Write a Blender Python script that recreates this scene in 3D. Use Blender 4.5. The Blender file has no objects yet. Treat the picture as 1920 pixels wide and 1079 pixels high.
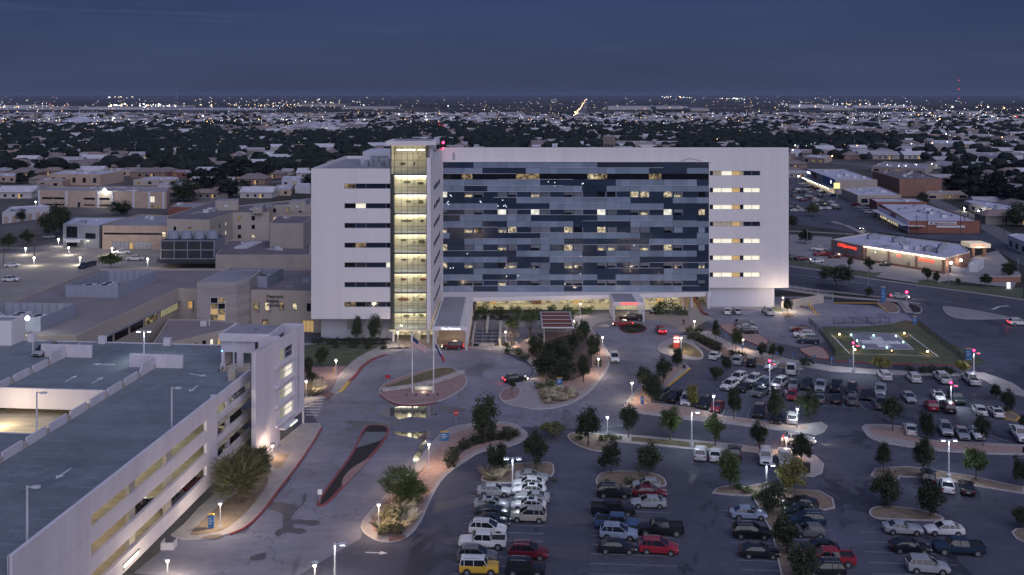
import bpy, bmesh, math, random
from mathutils import Vector, Matrix, noise
random.seed(7)
R = math.radians
S = bpy.context.scene
COL = S.collection
# ------------------------------------------------------------------ camera
cam = bpy.data.cameras.new('camera'); camo = bpy.data.objects.new('camera', cam); COL.objects.link(camo)
camo.location = (0, 0, 56); camo.rotation_euler = (R(90), 0, 0)
cam.sensor_width = 36; cam.lens = 1800/1920*36; cam.shift_x = 0; cam.shift_y = -361.5/1920
cam.clip_start = 1; cam.clip_end = 80000
S.camera = camo
# ------------------------------------------------------------------ sky: dusk, the afterglow behind the camera
SUN_EL, SUN_AZ = R(36), R(156)     # azimuth clockwise from +Y (behind the camera, a little to the left)
W = bpy.data.worlds.new('World'); S.world = W; W.use_nodes = True
nt = W.node_tree; nt.nodes.clear()
out = nt.nodes.new('ShaderNodeOutputWorld'); bg = nt.nodes.new('ShaderNodeBackground')
sky = nt.nodes.new('ShaderNodeTexSky'); sky.sky_type = 'NISHITA'; sky.sun_disc = False
sky.sun_elevation = R(2); sky.sun_rotation = SUN_AZ; sky.altitude = 900; sky.air_density = 1.0; sky.dust_density = 0.3; sky.ozone_density = 6
tint = nt.nodes.new('ShaderNodeMix'); tint.data_type = 'RGBA'; tint.blend_type = 'MULTIPLY'; tint.inputs[0].default_value = 1
tint.inputs[7].default_value = (0.024, 0.022, 0.034, 1)
tc = nt.nodes.new('ShaderNodeTexCoord'); sx = nt.nodes.new('ShaderNodeSeparateXYZ'); nt.links.new(tc.outputs['Generated'], sx.inputs[0])
rmp = nt.nodes.new('ShaderNodeValToRGB'); nt.links.new(sx.outputs[2], rmp.inputs[0]); cr = rmp.color_ramp; cr.interpolation = 'EASE'
cr.elements[0].position = 0.0; cr.elements[0].color = (.036, .050, .108, 1); cr.elements[1].position = 1.0; cr.elements[1].color = (.10, .13, .27, 1)
e = cr.elements.new(.10); e.color = (.033, .041, .084, 1); e = cr.elements.new(.35); e.color = (.050, .066, .145, 1)
cn_ = nt.nodes.new('ShaderNodeTexNoise'); cn_.inputs['Scale'].default_value = 2.2; cn_.inputs['Detail'].default_value = 4
cm_ = nt.nodes.new('ShaderNodeMapping'); cm_.inputs['Scale'].default_value = (1, 1, 9); nt.links.new(tc.outputs['Generated'], cm_.inputs[0]); nt.links.new(cm_.outputs[0], cn_.inputs['Vector'])
cmr = nt.nodes.new('ShaderNodeMapRange'); cmr.inputs[1].default_value = .3; cmr.inputs[2].default_value = .7; cmr.inputs[3].default_value = .84; cmr.inputs[4].default_value = 1.2; nt.links.new(cn_.outputs[0], cmr.inputs[0])
vs_ = nt.nodes.new('ShaderNodeVectorMath'); vs_.operation = 'SCALE'; nt.links.new(rmp.outputs[0], vs_.inputs[0]); nt.links.new(cmr.outputs[0], vs_.inputs['Scale'])
c2_ = nt.nodes.new('ShaderNodeTexNoise'); c2_.inputs['Scale'].default_value = 3.1; c2_.inputs['Detail'].default_value = 7; c2_.inputs['Roughness'].default_value = .6
m2_ = nt.nodes.new('ShaderNodeMapping'); m2_.inputs['Scale'].default_value = (1, 1, 16); m2_.inputs['Location'].default_value = (.35, .2, .6); nt.links.new(tc.outputs['Generated'], m2_.inputs[0]); nt.links.new(m2_.outputs[0], c2_.inputs['Vector'])
c2r = nt.nodes.new('ShaderNodeMapRange'); c2r.inputs[1].default_value = .60; c2r.inputs[2].default_value = .78; c2r.inputs[3].default_value = 0; c2r.inputs[4].default_value = .028; nt.links.new(c2_.outputs[0], c2r.inputs[0])
ad2 = nt.nodes.new('ShaderNodeVectorMath'); ad2.operation = 'ADD'; nt.links.new(vs_.outputs[0], ad2.inputs[0]); nt.links.new(c2r.outputs[0], ad2.inputs[1]); vs_ = ad2
add = nt.nodes.new('ShaderNodeVectorMath'); add.operation = 'ADD'; bg.inputs[1].default_value = 1.0
nt.links.new(sky.outputs[0], tint.inputs[6]); nt.links.new(tint.outputs[2], add.inputs[0]); nt.links.new(vs_.outputs[0], add.inputs[1]); nt.links.new(add.outputs[0], bg.inputs[0])
nt.links.new(bg.outputs[0], out.inputs[0])
sun = bpy.data.lights.new('afterglow_sun', 'SUN'); sun.energy = 1.75; sun.angle = R(80); sun.color = (0.88, 0.865, 1.0)
suno = bpy.data.objects.new('afterglow_sun', sun); COL.objects.link(suno)
d = Vector((math.sin(SUN_AZ)*math.cos(SUN_EL), math.cos(SUN_AZ)*math.cos(SUN_EL), math.sin(SUN_EL)))
suno.rotation_euler = (-d).to_track_quat('-Z', 'Y').to_euler(); suno.location = (-60, -60, 120)
S.view_settings.view_transform = 'Standard'; S.view_settings.look = 'None'; S.view_settings.exposure = 0
S.view_settings.gamma = 1; S.view_settings.use_curve_mapping = False
S.render.engine = 'CYCLES'; cy = S.cycles
cy.max_bounces = 4; cy.diffuse_bounces = 2; cy.glossy_bounces = 2; cy.transmission_bounces = 2; cy.transparent_max_bounces = 6
cy.volume_bounces = 0; cy.caustics_reflective = False; cy.caustics_refractive = False
cy.use_denoising = True; cy.sample_clamp_indirect = 3; cy.sample_clamp_direct = 30
# ------------------------------------------------------------------ pixel -> place on a horizontal plane
F, CX, HY, CH = 1800., 960., 178., 56.
def G(x, y, z=0.0):
    Y = F*(CH-z)/(y-HY)
    return Vector(((x-CX)*Y/F, Y, z))
# ------------------------------------------------------------------ materials
MATS = {}
def M(name, col, rough=.75, var=.12, sc=.4, metal=0., emit=0., ecol=None, spec=.5, rnd=0., detail=4, bump=0., coat=0., stretch=None):
    if name in MATS: return MATS[name]
    m = bpy.data.materials.new(name); m.use_nodes = True; nt = m.node_tree; N = nt.nodes; L = nt.links
    b = N['Principled BSDF']; b.inputs['Roughness'].default_value = rough; b.inputs['Metallic'].default_value = metal
    b.inputs['Specular IOR Level'].default_value = spec; b.inputs['Coat Weight'].default_value = coat
    b.inputs['Base Color'].default_value = (*col, 1)
    last = None
    if var > 0:
        g = N.new('ShaderNodeNewGeometry'); mp = N.new('ShaderNodeMapping'); mp.inputs['Scale'].default_value = stretch or (1, 1, 1)
        n = N.new('ShaderNodeTexNoise'); n.inputs['Scale'].default_value = sc; n.inputs['Detail'].default_value = detail
        n.inputs['Roughness'].default_value = .62
        L.new(g.outputs['Position'], mp.inputs[0]); L.new(mp.outputs[0], n.inputs['Vector'])
        r = N.new('ShaderNodeMapRange'); r.inputs[1].default_value = .3; r.inputs[2].default_value = .7
        r.inputs[3].default_value = 1-var; r.inputs[4].default_value = 1+var
        L.new(n.outputs[0], r.inputs[0]); last = r.outputs[0]
        if bump > 0:
            bp = N.new('ShaderNodeBump'); bp.inputs['Strength'].default_value = bump; bp.inputs['Distance'].default_value = .05
            L.new(n.outputs[0], bp.inputs['Height']); L.new(bp.outputs[0], b.inputs['Normal'])
    if rnd > 0:
        oi = N.new('ShaderNodeObjectInfo'); r2 = N.new('ShaderNodeMapRange'); r2.inputs[3].default_value = 1-rnd; r2.inputs[4].default_value = 1+rnd
        L.new(oi.outputs['Random'], r2.inputs[0])
        if last is None: last = r2.outputs[0]
        else:
            mu = N.new('ShaderNodeMath'); mu.operation = 'MULTIPLY'; L.new(last, mu.inputs[0]); L.new(r2.outputs[0], mu.inputs[1]); last = mu.outputs[0]
    if last is not None:
        vm = N.new('ShaderNodeVectorMath'); vm.operation = 'SCALE'; vm.inputs[0].default_value = col
        L.new(last, vm.inputs['Scale']); L.new(vm.outputs[0], b.inputs['Base Color'])
    if emit > 0:
        b.inputs['Emission Color'].default_value = (*(ecol or col), 1); b.inputs['Emission Strength'].default_value = emit
    m.cycles.emission_sampling = 'NONE'
    MATS[name] = m
    return m
def sampled(m): m.cycles.emission_sampling = 'FRONT_BACK'; return m
def litmat(name, col, lo, hi, sc=1.2, thr=.5, stretch=(1, 1, 1)):
    """a lit room seen through glass: bright ceiling and wall tones broken by darker furniture shapes"""
    m = M(name, (.02, .02, .02), rough=.12, var=0); nt = m.node_tree; N = nt.nodes; L = nt.links; b = N['Principled BSDF']
    g = N.new('ShaderNodeNewGeometry'); mp = N.new('ShaderNodeMapping'); mp.inputs['Scale'].default_value = stretch
    n = N.new('ShaderNodeTexNoise'); n.inputs['Scale'].default_value = sc; n.inputs['Detail'].default_value = 3; n.inputs['Roughness'].default_value = .7
    L.new(g.outputs['Position'], mp.inputs[0]); L.new(mp.outputs[0], n.inputs['Vector'])
    r = N.new('ShaderNodeMapRange'); r.inputs[1].default_value = thr-.09; r.inputs[2].default_value = thr+.09
    r.inputs[3].default_value = lo; r.inputs[4].default_value = hi
    L.new(n.outputs[0], r.inputs[0]); L.new(r.outputs[0], b.inputs['Emission Strength']); b.inputs['Emission Color'].default_value = (*col, 1)
    return m
def asphalt(name, base, wet=.5, stain=.45, cracks=.74, bl=.74):
    """worn asphalt: fine grain, broad paler wear, darker damp stains with ragged outlines, glossier where damp"""
    m = bpy.data.materials.new(name); m.use_nodes = True; nt = m.node_tree; N = nt.nodes; L = nt.links; b = N['Principled BSDF']
    g = N.new('ShaderNodeNewGeometry')
    def nz(sc, det, st, rgh=.6, dist=0):
        mp = N.new('ShaderNodeMapping'); mp.inputs['Scale'].default_value = st
        n = N.new('ShaderNodeTexNoise'); n.inputs['Scale'].default_value = sc; n.inputs['Detail'].default_value = det
        n.inputs['Roughness'].default_value = rgh; n.inputs['Distortion'].default_value = dist
        L.new(g.outputs['Position'], mp.inputs[0]); L.new(mp.outputs[0], n.inputs['Vector']); return n.outputs[0]
    def mr(s, a, b_, c, d_):
        r = N.new('ShaderNodeMapRange'); L.new(s, r.inputs[0])
        for i, v in enumerate((a, b_, c, d_)): r.inputs[i+1].default_value = v
        return r.outputs[0]
    def mul(p, q):
        x = N.new('ShaderNodeMath'); x.operation = 'MULTIPLY'; L.new(p, x.inputs[0]); L.new(q, x.inputs[1]); return x.outputs[0]
    broad = mul(mr(nz(.035, 4, (1, .55, 1)), .35, .65, bl, 2.04-bl), mr(nz(.22, 5, (.25, 1, 1), .7, .3), .38, .62, .88, 1.10))
    vo = N.new('ShaderNodeTexVoronoi'); vo.feature = 'DISTANCE_TO_EDGE'; vo.inputs['Scale'].default_value = .085; nn = N.new('ShaderNodeTexNoise'); nn.inputs['Scale'].default_value = .5
    mx_ = N.new('ShaderNodeMix'); mx_.data_type = 'VECTOR'; mx_.inputs[0].default_value = .12; sc3 = N.new('ShaderNodeVectorMath'); sc3.operation = 'SCALE'; sc3.inputs['Scale'].default_value = 30
    L.new(nn.outputs['Color'], sc3.inputs[0]); L.new(g.outputs['Position'], nn.inputs['Vector']); L.new(g.outputs['Position'], mx_.inputs[4]); L.new(sc3.outputs[0], mx_.inputs[5]); L.new(mx_.outputs[1], vo.inputs['Vector'])
    broad = mul(broad, mr(vo.outputs['Distance'], .004, .014, cracks, 1))
    mid = mr(nz(.5, 5, (1, 1, 1), .7), .3, .7, .88, 1.12)
    st = mr(nz(.07, 6, (1, .5, 1), .68, .6), .57, .60, 1, 1-stain)
    fine = mr(nz(9, 2, (1, 1, 1)), .3, .7, .93, 1.07)
    f = mul(mul(broad, mid), mul(st, fine))
    vm = N.new('ShaderNodeVectorMath'); vm.operation = 'SCALE'; vm.inputs[0].default_value = base
    L.new(f, vm.inputs['Scale']); L.new(vm.outputs[0], b.inputs['Base Color'])
    rg = mr(st, 1-stain, 1, .52, .9); L.new(rg, b.inputs['Roughness'])
    MATS[name] = m; return m
A_LOT = asphalt('lot_asphalt', (.072, .075, .108), stain=.5)
A_DRIVE = asphalt('drive_concrete', (.178, .176, .222), stain=.4)
A_ROAD = asphalt('road_asphalt', (.066, .068, .096), stain=.3)
A_DECK = asphalt('deck_coating', (.165, .192, .222), stain=.10, cracks=.93, bl=.86)
C_WALK = M('walk_concrete', (.31, .285, .29), .85, .14, .5, bump=.2)
C_KERB = M('kerb_concrete', (.40, .37, .38), .8, .15, 1)
RED = M('red_kerb_paint', (.21, .04, .05), .6, .2, 1.5)
YEL = M('yellow_kerb_paint', (.55, .33, .05), .6, .2, 1.5)
PAVER = M('rose_paver', (.27, .175, .17), .85, .16, .8)
SOIL = M('bed_soil', (.20, .15, .115), .95, .3, .8, bump=.4)
GRAVEL = M('pink_gravel', (.33, .225, .20), .95, .22, 2.0, bump=.4)
MULCH = M('dark_mulch', (.018, .016, .019), .95, .4, 1.5, bump=.5)
GRASS = M('lawn_grass', (.075, .092, .05), .95, .35, .5, bump=.4)
DGRASS = M('dry_grass', (.12, .10, .055), .95, .4, .8, bump=.5)
PAINT = M('white_line_paint', (.58, .58, .60), .7, .3, 1)
PALEPAINT = M('faded_line_paint', (.24, .26, .29), .7, .35, 1)
WHITE = M('white_wall_panel', (.68, .645, .675), .7, .05, .35, stretch=(1, 1, .06))
WHITE2 = M('white_wall_lower', (.52, .52, .60), .7, .07, .4, stretch=(1, 1, .08))
JOINT = M('panel_joint', (.40, .38, .42), .8, 0)
GWHITE = M('garage_white_paint', (.60, .56, .62), .8, .08, .5, stretch=(1, 1, .12))
CONC = M('concrete_tan', (.42, .38, .33), .85, .14, .3)
DARKM = M('dark_metal', (.03, .032, .04), .45, 0)
STEEL = M('grey_steel', (.30, .32, .37), .45, .05, 1, metal=.3)
LSTEEL = M('pale_painted_steel', (.55, .55, .60), .45, .05, 1)
ROOFG = M('grey_membrane_roof', (.27, .26, .30), .85, .16, .12)
ROOFD = M('dark_gravel_roof', (.15, .13, .15), .95, .22, .35)
ROOFW = M('white_membrane_roof', (.46, .46, .56), .75, .16, .1)
ROOFB = M('brown_ballast_roof', (.22, .19, .205), .95, .14, .12)
STUCCO = M('beige_stucco', (.39, .34, .31), .85, .08, .25)
STUCCO2 = M('pink_beige_brick', (.44, .33, .27), .85, .14, .5)
STONE = M('banded_stone', (.34, .31, .31), .85, .22, .35, stretch=(.15, .15, 2.2))
RBRICK = M('red_brick', (.24, .095, .07), .85, .16, .8)
BBRICK = M('brown_brick', (.24, .13, .10), .85, .16, .3)
SCREEN = M('grey_louvre_screen', (.28, .30, .38), .6, .08, .3, stretch=(6, 6, .1))
BARK = M('tree_bark', (.09, .065, .05), .95, .3, 3)
LEAF = [M('dark_oak_leaves', (.040, .052, .030), .8, .55, .9, rnd=.25, spec=.2), M('mid_green_leaves', (.075, .105, .042), .8, .5, .9, rnd=.2, spec=.2),
        M('olive_leaves', (.115, .115, .06), .8, .45, .9, rnd=.25, spec=.2), M('autumn_leaves', (.16, .15, .05), .8, .4, .9, rnd=.2, spec=.2)]
FARLEAF = M('far_tree_leaves', (.022, .029, .026), .95, .5, .12, rnd=.35, spec=.1)
GLD = M('dark_glass', (.016, .022, .045), .08, .3, .15, spec=.7)
GLB = M('black_glass', (.006, .007, .012), .06, 0, spec=.6)
LIT = litmat('lit_room', (1, .84, .55), .10, .85, 1.7, .50)
LITC = M('lit_blind', (.8, .78, .62), .7, .12, .8, emit=.62, ecol=(1, .93, .70))
LITW = litmat('lit_white_blind', (1, .97, .86), .62, 1.05, .9, .5)
LITD = litmat('dim_room', (1, .72, .38), .02, .35, 1.0, .52)
LITG = litmat('lobby_glow', (1, .84, .50), .10, .75, .55, .5, (1, 1, 2))
LAMP = M('lamp_glow', (1, .9, .75), .5, 0, emit=26, ecol=(1, .82, .58))
LAMPC = M('cool_lamp_glow', (.9, 1, .95), .5, 0, emit=26, ecol=(.80, .95, 1))
REDL = M('red_beacon_glow', (1, .05, .1), .5, 0, emit=14, ecol=(1, .02, .08))
GRNL = M('green_pad_glow', (.4, 1, .8), .5, 0, emit=7, ecol=(.45, 1, .8))
AMBL = M('amber_glow', (1, .6, .2), .5, 0, emit=14, ecol=(1, .62, .22))
# ------------------------------------------------------------------ mesh builder and object helpers
class MB:
    def __init__(s): s.v = []; s.f = []; s.m = []
    def face(s, pts, mi=0):
        b = len(s.v); s.v += [tuple(p) for p in pts]; s.f.append(tuple(range(b, b+len(pts)))); s.m.append(mi); return s
    def box(s, x0, x1, y0, y1, z0, z1, mi=0, top=None):
        if x0 > x1: x0, x1 = x1, x0
        if y0 > y1: y0, y1 = y1, y0
        b = len(s.v)
        s.v += [(x0, y0, z0), (x1, y0, z0), (x1, y1, z0), (x0, y1, z0), (x0, y0, z1), (x1, y0, z1), (x1, y1, z1), (x0, y1, z1)]
        s.f += [(b+3, b+2, b+1, b), (b+4, b+5, b+6, b+7), (b, b+1, b+5, b+4), (b+1, b+2, b+6, b+5), (b+2, b+3, b+7, b+6), (b+3, b, b+4, b+7)]
        s.m += [mi, mi if top is None else top, mi, mi, mi, mi]; return s
    def prism(s, poly, z0, z1, mi=0, top=None, cap=True):
        a = sum(poly[i][0]*poly[(i+1) % len(poly)][1]-poly[(i+1) % len(poly)][0]*poly[i][1] for i in range(len(poly)))
        if a < 0: poly = poly[::-1]
        n = len(poly); b = len(s.v)
        s.v += [(p[0], p[1], z0) for p in poly]+[(p[0], p[1], z1) for p in poly]
        for i in range(n):
            j = (i+1) % n; s.f.append((b+i, b+j, b+n+j, b+n+i)); s.m.append(mi)
        if cap:
            s.f.append(tuple(range(b+n, b+2*n))); s.m.append(mi if top is None else top)
            s.f.append(tuple(range(b+n-1, b-1, -1))); s.m.append(mi)
        return s
    def tube(s, p, q, r0, r1=None, n=6, mi=0, cap=True):
        r1 = r0 if r1 is None else r1; p = Vector(p); q = Vector(q); d = (q-p).normalized()
        u = d.orthogonal().normalized(); w = d.cross(u); b = len(s.v)
        for c, r in ((p, r0), (q, r1)):
            for k in range(n):
                a = 2*math.pi*k/n; s.v.append(tuple(c+u*math.cos(a)*r+w*math.sin(a)*r))
        for k in range(n):
            j = (k+1) % n; s.f.append((b+k, b+j, b+n+j, b+n+k)); s.m.append(mi)
        if cap: s.f.append(tuple(range(b+n, b+2*n))); s.m.append(mi); s.f.append(tuple(range(b+n-1, b-1, -1))); s.m.append(mi)
        return s
    def ball(s, c, r, mi=0, sub=1, sq=1):
        bm = bmesh.new(); bmesh.ops.create_icosphere(bm, subdivisions=sub, radius=r); b = len(s.v); bm.verts.ensure_lookup_table()
        s.v += [(c[0]+v.co.x, c[1]+v.co.y, c[2]+v.co.z*sq) for v in bm.verts]
        for f in bm.faces: s.f.append(tuple(b+v.index for v in f.verts)); s.m.append(mi)
        bm.free(); return s
    def mesh(s, name, mats):
        me = bpy.data.meshes.new(name); me.from_pydata(s.v, [], s.f)
        for m in mats: me.materials.append(m)
        if len(mats) > 1: me.polygons.foreach_set('material_index', s.m)
        me.update(); return me
    def build(s, name, mats, root=None, **k):
        if not isinstance(mats, (list, tuple)): mats = [mats]
        return link(name, s.mesh(name, mats), root, **k)
def link(name, me, root=None, loc=None, rot=None, local=False):
    o = bpy.data.objects.new(name, me); COL.objects.link(o)
    if loc is not None: o.location = loc
    if rot is not None: o.rotation_euler = rot
    if root is not None:
        o.parent = root
        if not local and root.type == 'EMPTY':
            o.matrix_parent_inverse = Matrix.LocRotScale(root.location, root.rotation_euler, root.scale).inverted()
    return o
def tag(o, label, cat, group=None):
    o['label'] = label; o['category'] = cat
    if group: o['group'] = group
    return o
def thing(name, label, cat, loc=(0, 0, 0), rz=0, group=None):
    o = bpy.data.objects.new(name, None); COL.objects.link(o); o.location = loc; o.rotation_euler = (0, 0, rz); o.empty_display_size = .5
    return tag(o, label, cat, group)
def struct(o, kind='structure'): o['kind'] = kind; return o
def text_mesh(txt, size, ext=.05, sx=1):
    cu = bpy.data.curves.new('lettering', 'FONT'); cu.body = txt; cu.size = size; cu.extrude = ext; cu.resolution_u = 2; cu.align_x = 'CENTER'
    o = bpy.data.objects.new('lettering', cu); COL.objects.link(o)
    me = bpy.data.meshes.new_from_object(o.evaluated_get(bpy.context.evaluated_depsgraph_get()))
    bpy.data.objects.remove(o); bpy.data.curves.remove(cu); return me
def lettering(txt, size, loc, mat, root, rz=0, name='lettering', ext=.05):
    me = text_mesh(txt, size, ext); me.materials.clear(); me.materials.append(mat)
    o = bpy.data.objects.new(name, me); COL.objects.link(o); o.rotation_euler = (R(90), 0, rz); o.location = loc
    if root is not None:
        o.parent = root; o.matrix_parent_inverse = Matrix.LocRotScale(root.location, root.rotation_euler, root.scale).inverted()
    return o
def smooth(pts, n=4, closed=True):
    out = []; k = len(pts)
    for i in range(k if closed else k-1):
        g = lambda j: Vector(pts[(i+j) % k]) if closed else Vector(pts[max(0, min(k-1, i+j))])
        p0, p1, p2, p3 = g(-1), g(0), g(1), g(2)
        for s in range(n):
            t = s/n
            out.append(.5*((2*p1)+(p2-p0)*t+(2*p0-5*p1+4*p2-p3)*t*t+(3*p1-p0-3*p2+p3)*t**3))
    if not closed: out.append(Vector(pts[-1]))
    return out
def wpoly(px, sm=0, z=0):
    pts = [G(x, y, z).to_2d() for x, y in px]
    return smooth(pts, sm) if sm else pts
def ccw(p):
    a = sum(p[i][0]*p[(i+1) % len(p)][1]-p[(i+1) % len(p)][0]*p[i][1] for i in range(len(p)))
    return p if a > 0 else p[::-1]
def sheet(name, px, z, m, sm=0, world=None):
    p = ccw(world or wpoly(px, sm)); mb = MB(); mb.face([(q[0], q[1], z) for q in p])
    return struct(mb.build(name, m))
def inset(p, d):
    p = ccw(p); n = len(p); o = []
    for i in range(n):
        a, b, c = Vector(p[i-1][:2]), Vector(p[i][:2]), Vector(p[(i+1) % n][:2])
        e1 = (b-a).normalized() if (b-a).length > 1e-6 else Vector((1, 0)); e2 = (c-b).normalized() if (c-b).length > 1e-6 else e1
        nn = Vector((-e1.y-e2.y, e1.x+e2.x)); nn = nn.normalized() if nn.length > 1e-4 else Vector((-e1.y, e1.x))
        o.append(b+nn*d/max(.6, nn.dot(Vector((-e1.y, e1.x)))))
    return o
def bed(name, px, top, sm=3, h=.15, kerb=C_KERB, kw=.22, world=None, redidx=None):
    """a raised kerb round a bed or walk; the surface sits 2 cm below the kerb's top"""
    p = ccw(world or wpoly(px, sm)); q = inset(p, kw); n = len(p); mb = MB()
    for i in range(n):
        j = (i+1) % n
        mb.face([(*p[i][:2], 0), (*p[j][:2], 0), (*p[j][:2], h), (*p[i][:2], h)], 0)
        mb.face([(*p[i][:2], h), (*p[j][:2], h), (*q[j][:2], h), (*q[i][:2], h)], 0)
    mb.face([(*v[:2], h-.02) for v in q], 1)
    return struct(mb.build(name, [kerb, top]))
def ribbon(name, px, w, z, m, closed=False, sm=4, h=0):
    """a painted band or kerb run along a line on the ground"""
    p = smooth([G(x, y).to_2d() for x, y in px], sm, closed) if sm else [G(x, y).to_2d() for x, y in px]
    mb = MB(); L_, R_ = [], []
    for i, v in enumerate(p):
        a = p[max(0, i-1)]; b = p[min(len(p)-1, i+1)]; d = (b-a).normalized(); nrm = Vector((-d.y, d.x))*w/2
        L_.append(v+nrm); R_.append(v-nrm)
    for i in range(len(p)-1):
        mb.face([(*R_[i], z), (*R_[i+1], z), (*L_[i+1], z), (*L_[i], z)])
        if h:
            mb.face([(*R_[i], z-h), (*R_[i+1], z-h), (*R_[i+1], z), (*R_[i], z)]); mb.face([(*L_[i+1], z-h), (*L_[i], z-h), (*L_[i], z), (*L_[i+1], z)])
    return struct(mb.build(name, m))
def wallgrid(mb, T, L, z0, z1, holes, depth=.3, mi=0, rev=0, u0=0.):
    """a wall face along local u (0..L) with rectangular openings (u0,u1,z0,z1) and their reveals; T(u, z, d) -> point"""
    us = sorted({u0, L, *[h[0] for h in holes], *[h[1] for h in holes]}); zs = sorted({z0, z1, *[h[2] for h in holes], *[h[3] for h in holes]})
    for i in range(len(us)-1):
        run = None
        for k in range(len(zs)-1):
            uc, zc = (us[i]+us[i+1])/2, (zs[k]+zs[k+1])/2
            hole = any(h[0] < uc < h[1] and h[2] < zc < h[3] for h in holes)
            if not hole: mb.face([T(us[i], zs[k], 0), T(us[i+1], zs[k], 0), T(us[i+1], zs[k+1], 0), T(us[i], zs[k+1], 0)], mi)
    for a, b, c, d_ in holes:
        mb.face([T(a, c, 0), T(b, c, 0), T(b, c, depth), T(a, c, depth)], rev); mb.face([T(a, d_, depth), T(b, d_, depth), T(b, d_, 0), T(a, d_, 0)], rev)
        mb.face([T(a, c, 0), T(a, c, depth), T(a, d_, depth), T(a, d_, 0)], rev); mb.face([T(b, c, depth), T(b, c, 0), T(b, d_, 0), T(b, d_, depth)], rev)
def front(x0, y): return lambda u, z, d: (x0+u, y+d, z)
def along(p, q):
    """wall frame from p to q; depth goes to the left of the direction p->q (inside when the wall is walked with the inside on the left)"""
    p = Vector(p[:2]); q = Vector(q[:2]); d = (q-p).normalized(); n = Vector((-d.y, d.x)); L = (q-p).length
    return (lambda u, z, dd: (p.x+d.x*u+n.x*dd, p.y+d.y*u+n.y*dd, z)), L
# ================================================================== LIGHT HELPERS
def point(loc, power, col=(1, .84, .62), size=.25, name='lamp_light', root=None):
    l = bpy.data.lights.new(name, 'POINT'); l.energy = power; l.color = col; l.shadow_soft_size = size
    o = bpy.data.objects.new(name, l); COL.objects.link(o); o.location = loc
    if root is not None: o.parent = root; o.matrix_parent_inverse = Matrix.LocRotScale(root.location, root.rotation_euler, root.scale).inverted()
    return o
def spot(loc, power, col=(1, .84, .62), ang=140, name='lamp_light', root=None, aim=(0, 0, -1), blend=.7):
    l = bpy.data.lights.new(name, 'SPOT'); l.energy = power; l.color = col; l.shadow_soft_size = .3; l.spot_size = R(ang); l.spot_blend = blend
    o = bpy.data.objects.new(name, l); COL.objects.link(o); o.location = loc; o.rotation_euler = Vector(aim).to_track_quat('-Z', 'Y').to_euler()
    if root is not None: o.parent = root; o.matrix_parent_inverse = Matrix.LocRotScale(root.location, root.rotation_euler, root.scale).inverted()
    return o
def seeglass(name, tintc=(.95, .95, .90), gl=.06):
    m = bpy.data.materials.new(name); m.use_nodes = True; nt = m.node_tree; N = nt.nodes; N.clear(); L = nt.links
    o = N.new('ShaderNodeOutputMaterial'); t = N.new('ShaderNodeBsdfTransparent'); g = N.new('ShaderNodeBsdfGlossy'); x = N.new('ShaderNodeMixShader')
    t.inputs[0].default_value = (*tintc, 1); g.inputs['Roughness'].default_value = .03; x.inputs[0].default_value = gl
    L.new(t.outputs[0], x.inputs[1]); L.new(g.outputs[0], x.inputs[2]); L.new(x.outputs[0], o.inputs[0]); return m
GLASS = seeglass('clear_glazing')
STRIP = sampled(M('ceiling_light_strip', (1, .95, .75), .5, 0, emit=8.5, ecol=(1, .94, .74)))
CREAM = M('cream_interior', (.66, .62, .50), .8, .08, .4)
ARTD = M('dark_bronze_art', (.10, .10, .06), .6, .2, 1)
ARTR = M('rust_art', (.22, .09, .04), .6, .2, 1)
PANEL_L = [M('slate_panel_%d' % i, c, .32, .06, .3, spec=.6, rnd=.10) for i, c in enumerate(((.165, .215, .30), (.195, .245, .34), (.14, .185, .265)))]
PANEL_D = M('navy_panel', (.020, .034, .066), .14, .25, .2, spec=.6, rnd=.15)
PANEL_G = M('curtained_glass', (.14, .15, .19), .2, .15, .5, spec=.6, rnd=.2)
LEDGE = M('pale_sunshade', (.42, .42, .52), .5, 0)
# ================================================================== HOSPITAL
H = thing('hospital', 'white hospital with slate glass front and glowing stair tower', 'hospital', (0, 217, 0))
mb = MB()
# left wing
LX0, LX1, LY, LZ = -45.4, -27.5, 217., 39.3
lw = [(-37.9-LX0, -27.5-LX0, 34.72-4.457*k, 35.92-4.457*k) for k in range(7)]
wallgrid(mb, front(LX0, LY), LX1-LX0, 5.3, LZ, lw, .35)
mb.box(LX0, LX1, LY+.01, 262, 5.3, 5.31).face([(LX0, LY, 5.3), (LX0, LY, LZ), (LX0, 262, LZ), (LX0, 262, 5.3)])
mb.box(LX0, LX0+.5, LY+.02, 262, 38.6, LZ).box(LX0, LX1, 261.5, 262, 0, LZ).box(LX0+.5, LX1, LY+.02, LY+.5, 38.6, LZ-.01)
mb.face([(LX0, LY, 5.3), (LX1, LY, 5.3), (LX1, 262, 5.3), (LX0, 262, 5.3)])
# main slab front with the opening for the glass wall
MX0, MX1, MY, MZ = -18.3, 72.8, 252.6, 42.1
GX0, GX1, GZ0, GZ1 = MX0, 51.9, 4.2, 38.3
rw = [(GX1+.1-MX0, 65.3-MX0, 34.72-4.457*k, 35.98-4.457*k) for k in range(7)]
wallgrid(mb, front(MX0, MY), MX1-MX0, 5.2, MZ, [(0, GX1-MX0, 5.2, GZ1)]+rw, .3)
mb.box(MX0, MX1, MY+.31, MY+.9, 38.31, MZ-.01)
mb.face([(MX1, MY, 5.2), (MX1, 276, 5.2), (MX1, 276, 38), (MX1, MY, MZ)])
mb.box(GX1+.1, MX1-.02, MY+.4, 276, 5.2, 38.0)
mb.box(MX0+.3, GX1, MY+1.2, 276, 4.25, 38.0)
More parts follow.
